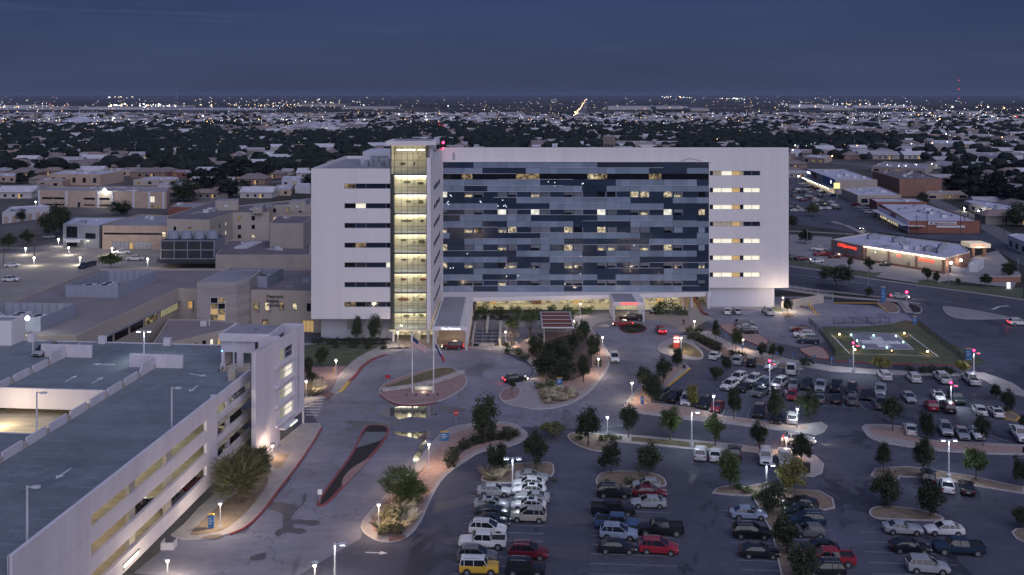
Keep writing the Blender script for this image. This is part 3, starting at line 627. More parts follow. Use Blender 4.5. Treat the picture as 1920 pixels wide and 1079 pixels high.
for n_, (x, y) in enumerate(((1574, 631), (1695.5, 629), (1603, 660), (1672, 662), (1739, 663.5))):
    q = G(x, y); f = thing('flood_light', ['low amber floodlight at the far left corner of the helipad lawn', 'low amber floodlight at the far right corner of the helipad lawn', 'low amber floodlight at the near left corner of the helipad lawn', 'low amber floodlight on the grass before the middle of the helipad', 'low amber floodlight at the near right corner of the helipad lawn'][n_], 'floodlight', q)
    MB().box(q.x-.25, q.x+.25, q.y-.15, q.y+.15, .03, .3).build('housing', DARKM, f); MB().ball((q.x, q.y, .48), .22 if n_ != 3 else .1).build('bulb', AMBL, f); point((q.x, q.y, 1.0), 75 if n_ != 3 else 45, (1, .62, .25), .15, root=f)
# fence round the pad
def fence(nm, label, px, h, m, step=2.5, rails=(.1, .95), bars=True):
    f = thing(nm, label, 'fence', G(*px[0])); pts = [G(*p).to_2d() for p in px]; rl = MB(); br = MB()
    pm = MB().box(-.05, .05, -.05, .05, 0, h+.05).mesh('post', [m])
    for a, b in zip(pts[:-1], pts[1:]):
        n = max(1, int((b-a).length/step)); d = (b-a).normalized()
        for r_ in rails: rl.tube((*a, h*r_), (*b, h*r_), .035, n=4)
        for i in range(n+1):
            p = a+(b-a)*i/n; o = link('post', pm, f, local=True); o.location = Vector((p.x, p.y, 0))-f.location
        if bars:
            k = int((b-a).length/.3)
            for i in range(k): p = a+(b-a)*(i+.5)/k; br.box(p.x-.018, p.x+.018, p.y-.018, p.y+.018, h*.08, h*.97)
    rl.build('rail', m, f)
    if bars: br.build('pickets', m, f)['kind'] = 'stuff'
    return f
fence('metal_fence', 'black metal fence along the left edge of the helipad lawn', [(1517, 607), (1536, 625), (1550, 645), (1566, 668)], 1.5, DARKM)
fence('metal_fence', 'black metal fence behind the helipad', [(1563, 608.5), (1600, 607.5), (1650, 606.5), (1668, 606)], 1.5, DARKM)
fence('metal_fence', 'black metal fence along the right edge of the helipad lawn', [(1722, 610), (1757, 637), (1790, 662), (1806, 676)], 1.3, DARKM)
g = fence('ramp_railing', 'white slatted railing on the ramp wall right of the hospital', [(1481, 545), (1520, 552), (1562, 562)], 1.6, LSTEEL, step=2.2)
# ------------------------------------------------------------------ flagpole island
IS = [(711, 737), (716, 725), (745, 710), (792, 696.5), (829, 690), (856, 694), (874, 709), (873, 725), (849, 742), (820, 754), (773, 760), (745, 758), (721, 748)]
bed('flagpole_island', IS, PAVER, 4)
ribbon('red_kerb', [(713, 742), (728, 752.5), (748, 759.5), (773, 761.2), (800, 759), (819, 755)], .3, .155, RED, h=.15)
sheet('planting', [(722, 727), (745, 719), (775, 707), (829, 691.5), (852, 695), (835, 704), (800, 714), (764, 722)], .16, DGRASS, 3)
sw_ = ribbon('garden_wall', [(716, 734.5), (745, 731), (780, 726), (810, 720), (840, 711), (868, 700)], 1.0, .55, M('rough_limestone', (.38, .36, .36), .9, .25, 1.2), h=.5)
# red-kerbed median island at the entrance drive
RI = [(594, 947), (604, 928), (628, 894), (660, 850), (681, 806), (700, 798), (727, 801), (729, 812), (718, 832), (703, 850), (675, 880), (650, 908), (620, 940), (603, 950)]
bed('entry_median', RI, MULCH, 3, kerb=RED, kw=.35)
sheet('entry_median_slab', [(677, 824), (685, 812), (722, 812), (725, 815), (714, 828), (690, 836), (668, 842)], .16, M('slab_concrete', (.13, .14, .17), .8, .1, .5), 0)
sheet('entry_median_paver', [(641, 914), (643, 900), (654, 885), (672, 872), (692, 862), (686, 872), (668, 890), (650, 908)], .16, PAVER, 3)
ribbon('red_kerb', [(655, 667), (640, 675)], .1, .01, RED)
# left forecourt: walk, lawn, pavers
bed('sidewalk', [(733, 645), (760, 655), (775, 652), (735, 662), (700, 675), (672, 695), (655, 716), (640, 736), (612, 747), (575, 758), (560, 775), (560, 750), (590, 745), (622, 733), (632, 712), (648, 692), (672, 671), (705, 655)], C_WALK, 2)
ribbon('red_kerb', [(724, 665.5), (700, 674), (680, 688), (668, 703), (654, 717)], .7, .16, RED, h=.14)
ribbon('yellow_kerb', [(654, 717), (644, 730), (636, 737)], .7, .16, YEL, h=.14)
sheet('lawn', [(575, 653), (600, 651), (735, 655), (705, 659), (672, 671), (650, 686), (590, 687), (560, 690), (560, 656)], .03, GRASS)
sheet('lawn', [(575, 643), (733, 646), (733, 651), (575, 651)], .03, GRASS)
ribbon('sidewalk', [(560, 647), (620, 643), (680, 642), (735, 641)], 1.5, .10, C_WALK, h=.1)
sheet('paver_walk', [(590, 689), (650, 687), (632, 712), (620, 731), (600, 740), (575, 742), (560, 735), (560, 690)], .04, PAVER)
bed('planting_bed', [(574, 712), (590, 716), (600, 728), (592, 739), (575, 744), (568, 730)], SOIL, 2)
sheet('kerb_ramp', [(601, 741), (614, 735), (629, 741), (612, 750)], .17, M('kerb_ramp_brick', (.19, .10, .09), .8, .2, 1), 0)
sheet('entrance_paving', [(733, 646), (745, 640), (880, 640), (885, 645), (960, 650), (945, 664), (900, 656), (875, 652), (835, 650), (800, 652), (772, 655)], .02, M('entrance_paver', (.28, .23, .20), .85, .15, .6))
sheet('entrance_paving', None, .02, MATS['entrance_paver'], world=[(-27, 218), (-9.7, 218), (-9.7, 246), (-18.3, 246), (-18.3, 224), (-27, 224)])
for i in range(6):
    y = 752+i*5.3; ribbon('crosswalk_bar', [(571+i*.5, y), (607-i*2, y+.5)], .35, .02, PAINT, sm=0)
# sidewalk beside the garage
GW = [(598, 795), (603, 803), (590, 825), (560, 870), (520, 922), (500, 950), (478, 975), (455, 992), (425, 1004), (390, 1012), (340, 1014), (320, 1005), (345, 985), (372, 955), (395, 935), (470, 860), (515, 838), (530, 826), (556, 805), (568, 795)]
bed('garage_sidewalk', GW, C_WALK, 1, kerb=C_KERB)
ribbon('red_kerb', [(603, 803), (590, 826), (560, 871), (520, 923), (500, 951), (478, 976), (455, 993), (430, 1004)], .35, .16, RED, h=.15)
sheet('planting_bed', [(355, 1005), (378, 980), (405, 955), (440, 930), (475, 905), (500, 893), (502, 910), (485, 935), (462, 962), (440, 982), (418, 997), (390, 1003)], .15, SOIL, 2)
sheet('planting_bed', [(508, 868), (521, 852), (543, 854), (528, 879), (515, 880)], .15, SOIL, 0)
sheet('walk_panel', [(376, 1012), (390, 1006), (415, 1004), (418, 1008), (400, 1013)], .152, SOIL, 0)
# the long bed between drive and near lot
bed('sidewalk', [(676, 992), (684, 972), (705, 948), (735, 918), (762, 893), (800, 845), (828, 812), (860, 799), (900, 794), (945, 792), (972, 800), (990, 815), (985, 826), (950, 840), (905, 848), (880, 862), (850, 882), (826, 906), (806, 942), (795, 968), (781, 992), (765, 1007), (745, 1016), (715, 1018), (690, 1008)], C_WALK, 2)
sheet('planting_bed', [(696, 985), (700, 968), (725, 940), (768, 902), (795, 875), (812, 850), (840, 822), (866, 808), (900, 800), (945, 797), (968, 806), (972, 818), (940, 832), (900, 843), (872, 858), (846, 878), (820, 903), (800, 940), (789, 966), (774, 990), (758, 1002), (725, 1006), (703, 999)], .15, GRAVEL, 3)
sheet('mulch_strip', [(835, 872), (850, 845), (880, 825), (915, 816), (960, 812), (970, 820), (930, 828), (890, 838), (865, 852), (845, 876)], .155, M('mulch_painted_shade', (.07, .05, .05), .95, .4, 1.5), 3)  # mulch with the shade under the shrubs painted into its colour
sheet('kerb_ramp', [(729, 1008), (762, 1006), (758, 1013), (742, 1017), (729, 1018)], .157, MATS['kerb_ramp_brick'], 0)
# central garden between the two circles
bed('sidewalk', [(880, 652), (945, 651), (985, 660), (1005, 652), (1040, 610), (1080, 592), (1150, 590), (1150, 600), (1118, 606), (1110, 618), (1128, 640), (1142, 665), (1144, 680), (1136, 700), (1112, 730), (1082, 752), (1050, 764), (1010, 769), (975, 764), (946, 757), (936, 746), (940, 735), (962, 722), (990, 712), (1001, 698), (995, 684), (975, 670), (940, 660)], C_WALK, 2)
sheet('garden_bed', [(960, 652), (985, 640), (1020, 630), (1060, 625), (1095, 612), (1105, 618), (1122, 642), (1136, 668), (1137, 682), (1128, 700), (1104, 728), (1088, 736), (1070, 728), (1062, 740), (1075, 744), (1045, 758), (1018, 760), (1008, 740), (1008, 715), (1015, 700), (1008, 685), (985, 668)], .15, GRAVEL, 2)
sheet('mulch_strip', [(990, 655), (1030, 640), (1090, 625), (1105, 650), (1110, 690), (1085, 710), (1060, 716), (1030, 712), (1020, 690), (1000, 668)], .156, MATS['mulch_painted_shade'], 2)  # same mulch tone, shade of the garden planting put into the colour
sheet('rock_garden_base', [(1014, 738), (1030, 728), (1062, 726), (1088, 742), (1060, 754), (1022, 760)], .158, SOIL, 2)
bed('circle_nose', [(936, 746), (941, 734), (955, 727), (972, 728), (977, 737), (970, 748), (955, 753), (942, 753)], PAVER, 3, h=.19)
# terrace, stairwell and walls in front of the lobby
sheet('terrace', None, .02, M('terrace_paver', (.19, .18, .19), .85, .15, .5), world=[(-9.4, 214), (2, 214), (16, 224), (24, 234), (34, 249.3), (24, 248), (-9.4, 245)])
sheet('emergency_walk', [(1085, 600), (1150, 588), (1215, 585), (1290, 592), (1330, 600), (1290, 622), (1276, 622), (1262, 611), (1235, 602), (1200, 599), (1150, 600), (1120, 607), (1095, 612)], .03, MATS['entrance_paver'])
def lowwall(nm, label, x0, x1, y0, y1, h, m, cat='wall'):
    o = MB().box(x0, x1, y0, y1, 0, h-.08).box(x0-.04, x1+.04, y0-.04, y1+.04, h-.079, h).build(nm, m); return tag(o, label, cat)
for i, (x0, x1, y0, y1, h) in enumerate([(-9.0, -8.6, 213, 232, 1.2), (-3.0, -2.4, 214, 232, 1.4), (-6.1, -5.6, 224, 236, 1.5), (-2.3, 3.5, 231.5, 232.1, .9), (5, 12, 226, 226.6, .7), (-2.3, 1.8, 222, 222.6, .8)]):
    lowwall('garden_wall', ['long low pale wall left of the stairwell beside the entrance canopy', 'pale wall lit at its near end right of the stairwell', 'short leaning pale wall in the middle of the stairwell', 'low pale wall behind the two uplit trees', 'low pale wall left of the rust red pergola', 'low pale wall right of the stairwell near the lit trees'][i], x0, x1, y0, y1, h, CONC if i in (1, 2) else C_WALK)
st = thing('outdoor_stair', 'wide dark outdoor stair between pale walls beside the entrance canopy', 'stair', (-6, 214, 0))
for i in range(12): MB().box(-8.5, -3.1, 216+i*.9, 216.9+i*.9-.02, 0, .05+.04*i).build('step', C_WALK if i % 3 == 0 else M('dark_step', (.09, .09, .11), .8, .15, 1), st)
MB().box(-6.9, -6.8, 216, 227, 0, 1.1).box(-4.9, -4.85, 216, 227, 0, 1.1).build('handrail', STEEL, st)
tag(MB().box(-7.4, -3.9, 213.4, 214.1, 0, .5).build('bench', CONC), 'long pale stone bench at the foot of the dark stair', 'bench')
tag(MB().box(-1.5, 1.2, 215.5, 216.1, 0, .5).box(-1.4, -1.2, 216.1, 216.4, 0, .9).build('bench', CONC), 'short pale stone bench near the lamp by the stair', 'bench')
# pergola
pg = thing('pergola', 'white framed pergola with four rust red slatted panels', 'pergola', G(1045, 636))
px0, px1, py0, py1, pz = 6.9, 13.7, 214.5, 229.5, 4.0
for k in range(5): MB().box(px0, px1, py0+k*(py1-py0)/4-.12, py0+k*(py1-py0)/4+.12, pz-.15, pz+.1).build('beam', LSTEEL, pg)
for x in (px0-.2, px1+.0): MB().box(x, x+.2, py0-.1, py1+.1, pz-.2, pz+.12).build('beam', LSTEEL, pg)
for x in (px0+.3, px1-.5):
    for y in (py0+1, py1-1): MB().tube((x, y, 0), (x, y, pz-.2), .12, n=8).build('post', LSTEEL, pg)
RUST = M('rust_red_slat', (.17, .055, .045), .7, .2, 1)
slm = MB().box(px0+.12, px1-.12, 0, .315, 0, .05).mesh('slat', [RUST])
for k in range(4):
    for i in range(10):
        o = link('slat', slm, pg, local=True); o.location = Vector((0, py0+k*(py1-py0)/4+.18+i*.345, pz-.02))-pg.location
# ------------------------------------------------------------------ emergency court islands
bed('court_island', [(1160, 616), (1172, 610), (1195, 607.5), (1210, 613), (1213, 618), (1203, 624.5), (1185, 626), (1168, 623)], MULCH, 3, kerb=RED)
bed('sidewalk', [(1233, 655), (1237, 647), (1248, 640), (1265, 634), (1280, 630), (1291, 632), (1300, 643), (1312, 655), (1319, 666), (1314, 675), (1291, 675), (1263, 670), (1240, 663)], C_WALK, 3)
sheet('planting', [(1253, 652), (1263, 646), (1283, 644), (1300, 652), (1313, 663), (1314, 671), (1290, 668), (1268, 661)], .16, DGRASS, 3)
bed('planting_slope', [(1289, 627), (1299, 623), (1318, 628), (1338, 639), (1356, 646), (1368, 659), (1398, 667), (1437, 676), (1470, 683), (1500, 690), (1500, 694), (1440, 688), (1400, 680), (1358, 669), (1334, 661), (1309, 647), (1292, 634)], SOIL, 2)
sheet('mulch_strip', [(1292, 629), (1300, 625), (1318, 630), (1338, 641), (1352, 650), (1350, 662), (1334, 657), (1310, 643)], .16, MULCH, 2)
bed('sidewalk', [(1305, 622), (1330, 622), (1360, 640), (1400, 655), (1437, 664), (1480, 675), (1560, 688), (1680, 696), (1845, 700), (1900, 720), (1920, 735), (1920, 745), (1880, 735), (1840, 712), (1800, 706), (1640, 703), (1560, 698), (1480, 684), (1437, 675), (1398, 666), (1368, 657), (1340, 643), (1318, 627)], C_WALK, 1)
bed('gravel_island', [(1350, 612), (1372, 607), (1390, 618), (1412, 622), (1437, 636), (1440, 645), (1428, 650), (1398, 640), (1368, 627)], GRAVEL, 3, kerb=RED)
bed('gravel_island', [(1498, 656), (1512, 652), (1530, 650), (1545, 655), (1556, 672), (1540, 674), (1515, 668)], GRAVEL, 3, kerb=RED)
bed('tree_island', [(1463, 589), (1472, 586), (1490, 591), (1492, 596), (1476, 598), (1468, 595)], SOIL, 2)
ribbon('red_kerb', [(1299, 558), (1308, 572), (1318, 588), (1326, 592)], .5, .5, RED, h=.5)
ribbon('red_kerb', [(1283, 560), (1286, 575), (1289, 591)], .4, .4, STUCCO2, h=.4)
ribbon('red_kerb', [(1490, 560), (1498, 570), (1503, 577)], .4, .3, RED, h=.3)
sheet('ramp_drive', [(1281, 558), (1298, 558), (1316, 588), (1340, 600), (1300, 604), (1291, 594)], .034, M('ramp_concrete', (.30, .27, .24), .85, .15, .3))
sheet('bright_walk', [(1440, 572), (1478, 571), (1500, 577), (1540, 592), (1500, 592), (1470, 583), (1330, 578), (1330, 573)], .034, C_WALK)
sheet('verge', [(1420, 577), (1450, 577), (1482, 584), (1460, 585)], .04, GRASS)
# retaining wall of the ramp at the hospital's right
rwl = MB(); a, b, c = G(1453, 572), G(1480, 577), G(1562, 572)
rwl.prism([(70, 249.5), (70.4, 249.8), (84, 258.5), (83.6, 259)], 0, 2.2); tag(rwl.build('retaining_wall', CONC), 'sloping concrete retaining wall right of the hospital base', 'wall')
# ------------------------------------------------------------------ the parking rows
bed('row_end_bed', [(1165, 768), (1182, 744), (1205, 722), (1232, 703), (1262, 688), (1285, 684), (1294, 691), (1243, 733), (1225, 752), (1222, 757), (1299, 765), (1358, 781), (1412, 788), (1473, 795), (1505, 797), (1540, 793), (1552, 800), (1545, 812), (1528, 818), (1497, 812), (1437, 805), (1358, 795), (1279, 787), (1196, 776)], C_WALK, 1)
sheet('planting_bed', [(1177, 764), (1190, 744), (1213, 721), (1238, 704), (1262, 692), (1282, 688), (1240, 731), (1217, 757), (1299, 768), (1358, 783), (1412, 791), (1473, 798), (1510, 800), (1515, 806), (1490, 807), (1437, 799), (1358, 788), (1279, 780), (1200, 771)], .15, GRAVEL, 0)
ribbon('yellow_kerb', [(1294, 692), (1243, 733)], .4, .17, YEL, sm=0, h=.15)
bed('sidewalk', [(1145, 815), (1180, 817), (1299, 827), (1378, 834), (1440, 843), (1500, 850), (1530, 857), (1545, 872), (1542, 888), (1525, 895), (1500, 893), (1498, 876), (1470, 858), (1400, 848), (1299, 844.5), (1180, 832), (1140, 828)], C_WALK, 1)
sheet('planting_bed', [(1184, 821), (1299, 831), (1340, 835), (1335, 844), (1299, 841), (1184, 829)], .15, DGRASS, 0)
sheet('planting_bed', [(1400, 842), (1470, 850), (1505, 857), (1518, 870), (1516, 886), (1505, 888), (1502, 874), (1474, 856)], .15, GRAVEL, 0)
bed('tree_bed', [(1064, 819), (1078, 812), (1132, 816), (1153, 826), (1140, 841), (1124, 848), (1094, 841), (1072, 830)], SOIL, 2)
bed('row_end_bed', [(902, 902), (906, 893), (916, 884), (960, 872), (1029, 868), (1039, 880), (1036, 893), (1015, 898), (985, 897), (961, 907), (925, 906)], SOIL, 2)
bed('row_end_bed', [(1117, 908), (1121, 894), (1138, 886), (1200, 885), (1235, 892), (1249, 904), (1245, 914), (1215, 908), (1195, 906), (1175, 917), (1135, 914)], SOIL, 2)
bed('row_end_bed', [(1335, 926), (1344, 917), (1362, 912), (1400, 914), (1440, 905), (1470, 918), (1537, 922), (1562, 936), (1566, 954), (1545, 958), (1500, 944), (1470, 950), (1474, 1000), (1485, 1040), (1500, 1085), (1465, 1085), (1455, 1040), (1447, 1000), (1432, 975), (1420, 950), (1410, 932), (1370, 930)], SOIL, 1)
bed('row_end_bed', [(1615, 803), (1623, 797), (1655, 797), (1692, 800), (1704, 811), (1735, 826), (1920, 836), (1920, 854), (1837, 852), (1750, 846), (1700, 839), (1651, 831), (1627, 820)], C_WALK, 1)
sheet('planting_bed', [(1630, 804), (1655, 801), (1690, 804), (1700, 816), (1735, 829), (1920, 840), (1920, 851), (1837, 848), (1760, 841), (1730, 833), (1660, 820), (1636, 815)], .15, GRAVEL, 0)
bed('row_end_bed', [(1632, 893), (1641, 880), (1702, 876), (1744, 882), (1815, 893), (1920, 915), (1920, 927), (1823, 912), (1750, 899), (1688, 895), (1684, 903), (1660, 906)], SOIL, 1)
bed('row_end_bed', [(1629, 964), (1636, 954), (1657, 951), (1713, 955), (1766, 970), (1757, 978), (1668, 975), (1640, 973)], SOIL, 2)
bed('row_end_bed', [(1896, 1000), (1905, 993), (1925, 992), (1925, 1020), (1905, 1012)], SOIL, 1)
bed('row_end_bed', [(1848, 770), (1880, 765), (1900, 775), (1913, 784), (1905, 791), (1885, 787)], SOIL, 1, kerb=YEL)
# stall lines: long faint lines between the cars
def stalls(a, b, n, heading, L=5.2):
    A, B = G(*a), G(*b); d = Vector((math.cos(R(heading)), math.sin(R(heading)), 0)); m = MB()
    for i in range(n+1):
        p = A+(B-A)*i/n; q = p+d*L; w = Vector((-d.y, d.x, 0))*.06
        m.face([(*(p-w).to_2d(), .02), (*(q-w).to_2d(), .02), (*(q+w).to_2d(), .02), (*(p+w).to_2d(), .02)])
    o = m.build('stall_lines', PALEPAINT); return struct(o)
stalls((958, 908), (930, 1079), 12, -4); stalls((958, 908), (930, 1079), 12, 176)
stalls((1180, 918), (1190, 1079), 10, -4); stalls((1180, 918), (1190, 1079), 10, 176)
stalls((1425, 960), (1480, 1090), 8, 176); stalls((1475, 945), (1500, 1090), 8, -4)
stalls((1370, 672), (1500, 690), 8, -110); stalls((1345, 732), (1480, 742), 7, 65); stalls((1480, 742), (1660, 755), 10, 88); stalls((1480, 742), (1660, 755), 10, -92)
stalls((1650, 716), (1840, 722), 11, 118); stalls((1690, 755), (1890, 765), 11, 118); stalls((1690, 755), (1890, 765), 11, -62); stalls((1700, 824), (1910, 836), 11, 118)
stalls((1225, 757), (1470, 795), 11, 70); stalls((1690, 1000), (1720, 1079), 4, 176); stalls((1690, 1000), (1720, 1079), 4, -4); stalls((1345, 592), (1440, 594), 8, 100)
def ragged(px, amp):
    out = []
    for i, v in enumerate(wpoly(px, 9)):
        k = noise.noise_vector(Vector((v.x*.55, v.y*.35, 0)))*amp*1.6+noise.noise_vector(Vector((v.x*1.9, v.y*1.3, 4)))*amp*.7; out.append(Vector((v.x+k.x, v.y+k.y*1.2)))
    return out
ar = MB(); q = G(705, 1037); c_, s_ = math.cos(-1.65), math.sin(-1.65)
ar.face([(q.x+p*c_-r_*s_, q.y+p*s_+r_*c_, .016) for p, r_ in ((-.12, -1.3), (.12, -1.3), (.12, .5), (.45, .5), (0, 1.5), (-.45, .5), (-.12, .5))]); struct(ar.build('arrow_marking', PAINT))
# puddles that mirror the lit tower
PUD = M('rain_puddle', (.012, .014, .02), .02, 0, spec=1.0)
PUD.node_tree.nodes['Principled BSDF'].inputs['IOR'].default_value = 1.9
for px in ([(738, 764), (775, 762.5), (806, 761), (816, 765), (812, 774), (822, 777), (800, 783), (770, 782), (748, 786), (738, 780), (718, 783), (715, 772)],
           [(740, 810), (768, 812), (802, 808), (808, 812), (806, 822), (790, 824), (770, 820), (742, 815)],
           [(796, 822), (800, 830), (793, 845), (788, 858), (780, 870), (776, 862), (783, 845), (788, 832)]):
    o = sheet('puddle', None, .017, PUD, world=ragged(px, .16))
DAMP = M('damp_patch', (.078, .076, .095), .5, .15, .6)
for px in ([(646, 792), (660, 789), (700, 791), (725, 794), (728, 800), (700, 797), (680, 800), (655, 810), (648, 805), (665, 798)],
           [(500, 943), (520, 942), (545, 945), (560, 950), (568, 942), (564, 932), (572, 926), (573, 945), (555, 960), (548, 972), (562, 975), (590, 977), (600, 982), (588, 986), (556, 984), (552, 990), (575, 993), (560, 1000), (540, 999), (520, 1008), (518, 996), (532, 988), (528, 965), (505, 955)],
           [(468, 1046), (480, 1040), (498, 1037), (502, 1041), (490, 1051), (472, 1052)], [(818, 943), (840, 940), (880, 930), (898, 935), (880, 945), (835, 955), (815, 962)],
           [(820, 762), (860, 764), (875, 770), (860, 774), (825, 768)], [(565, 822), (580, 817), (590, 819), (575, 826)],
           [(1030, 965), (1100, 960), (1230, 966), (1250, 975), (1130, 980), (1060, 985), (1000, 990), (1010, 975)], [(1005, 1030), (1060, 1024), (1120, 1024), (1240, 1046), (1200, 1052), (1060, 1050)], [(830, 1010), (870, 1005), (880, 1012), (862, 1022), (835, 1020)]):
    sheet('damp_patch', None, .014, DAMP, world=ragged(px, .22))
# ================================================================== PARKING GARAGE
ga = thing('parking_garage', 'long white open-sided parking garage with blue-grey roof deck', 'parking garage', (-53.6, 0, 0), -math.atan(.0911))
def GP(mb, nm, m): return mb.build(nm, m, ga, local=True)
# local frame: y runs away along the face, x=0 is the face and the building lies at x<0
ZD = 12.1; Ys, Ye, Yc = 88.0, 167.5, 135.3
levels = [(11.6, 10.15), (8.55, 7.05), (5.45, 3.95)]
def Tf(x0): return lambda u, z, d: (x0-d, u, z)
mb = MB(); holes = [(101.7, 131.6, b, a) for a, b in levels]
wallgrid(mb, Tf(0), Yc, 2.15, 13.9, holes, .45, u0=Ys)
mb.box(-.45, -.25, Ys, Yc, 12.1, 13.89)
mb.face([(0, Yc, 2.15), (-1.0, Yc, 2.15), (-1.0, Yc, 13.9), (0, Yc, 13.9)]).face([(0, Ys, 2.15), (0, Ys, 13.9), (-.5, Ys, 13.9), (-.5, Ys, 2.15)])
mb.box(-.45, -.01, Ys, Yc, 2.1, 2.14).face([(0, Ys, 13.9), (0, Yc, 13.9), (-.45, Yc, 13.9), (-.45, Ys, 13.9)])
GP(mb, 'face_wall', GWHITE)
ln = MB().box(.002, .006, Ys, 101.6, 9.6, 9.64).box(.002, .006, Ys, 101.6, 6.5, 6.54).box(.002, .006, 101.0, 101.04, 2.2, 13.8); GP(ln, 'wall_joint', JOINT)
for z0, z1 in ((11.3, 12.9), (8.55, 10.0), (5.45, 6.95), (2.4, 3.85)):
    GP(MB().box(-1.4, -1.0, Yc, 151.2, z0, z1), 'spandrel', GWHITE)
for y in (111.5, 121.0): 
    for a, b in levels: GP(MB().box(-.95, -.46, y-.7, y+.7, b-1.5, a+.4), 'column', CONC)
for y in (90, 143): GP(MB().box(-1.9, -1.45 if y > Yc else -.5, y-.45, y+.45, 0, 11.9), 'column', GWHITE)
for y in (97, 107, 117, 127, 137, 147, 157):
    for x in (-17.8, -35.6): GP(MB().box(x-.35, x+.35, y-.35, y+.35, 0, 11.9), 'column', CONC)
DL = M('interior_deck_concrete', (.42, .37, .29), .85, .25, .25, stretch=(1, 3, 1))
for z in (3.0, 6.1, 9.2):
    GP(MB().box(-56, -.5, Ys, 152.5, z-.35, z), 'deck', DL)
    GP(MB().box(-56, -36, 152.51, Ye, z-.35, z), 'deck', DL)
# roof deck in pieces round the ramp opening
HB = (-33.8, -17.9); hy0, hy1 = 122.9, 138.3
for bx in ((-17.8, -.46, 60, Yc), (-17.8, -1.05, Yc+.01, 152.4), (-17.8, -7.2, 152.41, Ye), (-35.6, -17.81, 60, hy0), (-35.6, -17.81, hy1, Ye), (-75, -35.61, 60, Ye)):
    GP(MB().box(*bx, ZD-.45, ZD), 'roof_deck', A_DECK)
GP(MB().box(-35.5, -17.9, hy1-.35, hy1-.01, ZD-1.9, ZD+1.05).box(-75, -35.6, hy1-.35, hy1-.01, ZD-1.9, ZD-.46), 'ramp_beam', GWHITE)
GP(MB().box(-35.5, -17.9, hy0+.01, hy0+.3, ZD-1.2, ZD+.02), 'ramp_beam', GWHITE)
GP(MB().box(-75, -8, Ye, Ye+.3, ZD-1, ZD+.12), 'edge_beam', GWHITE)
# barrier panels with gaps
k = 0
pm = MB().box(-.13, .13, 0, 4.0, 0, 1.15).mesh('barrier_panel', [GWHITE])
pb = MB().box(-.2, .2, -.28, .28, 0, 1.25).mesh('barrier_post', [CONC])
def put(me, nm, x, y, z=ZD, sc=None, rz=0):
    o = link(nm, me, ga, local=True); o.location = (x, y, z); o.rotation_euler = (0, 0, rz)
    if sc: o.scale = sc
    return o
for i in range(16):
    y = 84+i*4.95
    if y < 155:
        put(pm, 'barrier_panel', -17.8, y); put(pb, 'barrier_post', -17.8, y-.45, sc=(1, 1, .55))
for i in range(5):
    y = 138.8+i*4.95
    if y < 160: put(pm, 'barrier_panel', -35.6, y); put(pb, 'barrier_post', -35.6, y-.45, sc=(1, 1, .55))
for x, y in ((-17.8, 153.4), (-35.6, 158.0)):
    GP(MB().box(x-.12, x+.12, y-4.5, y, ZD, ZD+1.9).box(x-4.3, x+4.6, y+.01, y+.25, ZD, ZD+2.1), 'barrier_wall', GWHITE)
for x, y in ((-22, 167), (-34, 167.2), (-47, 167.2), (-11.5, 167.2)): GP(MB().box(x-.6, x+.6, y-.5, y+.25, ZD, ZD+1.3), 'light_plinth', GWHITE)
GP(MB().box(-3.3, -2.2, 147.3, 148.5, ZD, ZD+1.8), 'light_plinth', CONC)
# painted stall lines and arrows on the deck
sl = MB()
for i in range(34):
    y = 72+i*2.72
    if y < 148: sl.box(-17.4, -12.3, y, y+.1, ZD+.003, ZD+.004)
    if y < 146: sl.box(-5.7, -.8 if y < Yc-.2 else -1.4, y, y+.1, ZD+.003, ZD+.004)
for i in range(17): sl.box(-52+i*2.75, -51.9+i*2.75, 162.2, 167.3, ZD+.003, ZD+.004)
GP(sl, 'stall_lines', PALEPAINT)
def arrow(x, y, rz, s=1.0):
    a = MB(); P = [(-.13, -1.6), (.13, -1.6), (.13, .6), (.5, .6), (0, 1.7), (-.5, .6), (-.13, .6)]; c, t = math.cos(rz), math.sin(rz)
    a.face([((x+(p*c-q*t)*s), (y+(p*t+q*c)*s), ZD+.005) for p, q in P]); GP(a, 'arrow_marking', PAINT)
arrow(-8.5, 111, math.pi); arrow(-7.0, 143.5, math.pi); arrow(-28, 146.5, 0); arrow(-23.5, 146, 0); arrow(-9.3, 150.2, -1.9, 1.1); arrow(-20.5, 154.5, -1.57, 1.2); arrow(-27, 154.5, 1.57, 1.2)
# lights inside
for z, e in ((11.4, 1000), (8.5, 900), (5.4, 900), (2.4, 700)):
    for y in (97, 108, 118, 128, 143):
        q = ga.matrix_basis @ Vector((-7, y, z-.25)); point(q, e, [(1, .82, .55), (1, .85, .60), (.93, .92, .66)][int(y) % 3], .4, root=ga)
        GP(MB().box(-7.6, -6.4, y-.12, y+.12, z-.15, z-.05), 'ceiling_light', STRIP)
for x, y in ((-26, 128), (-31, 133)):
    q = ga.matrix_basis @ Vector((x, y, 11.2)); point(q, 900, (1, .82, .5), .4, root=ga)
GP(MB().box(.02, .12, 108.6, 112.0, 2.65, 3.1), 'lit_sign', M('green_white_sign', (1, 1, 1), .5, 0, emit=.9, ecol=(.8, 1, .7)))
GP(MB().box(.005, .115, 108.4, 112.2, 2.55, 2.64).box(.005, .115, 108.4, 112.2, 3.11, 3.2), 'sign_frame', DARKM)
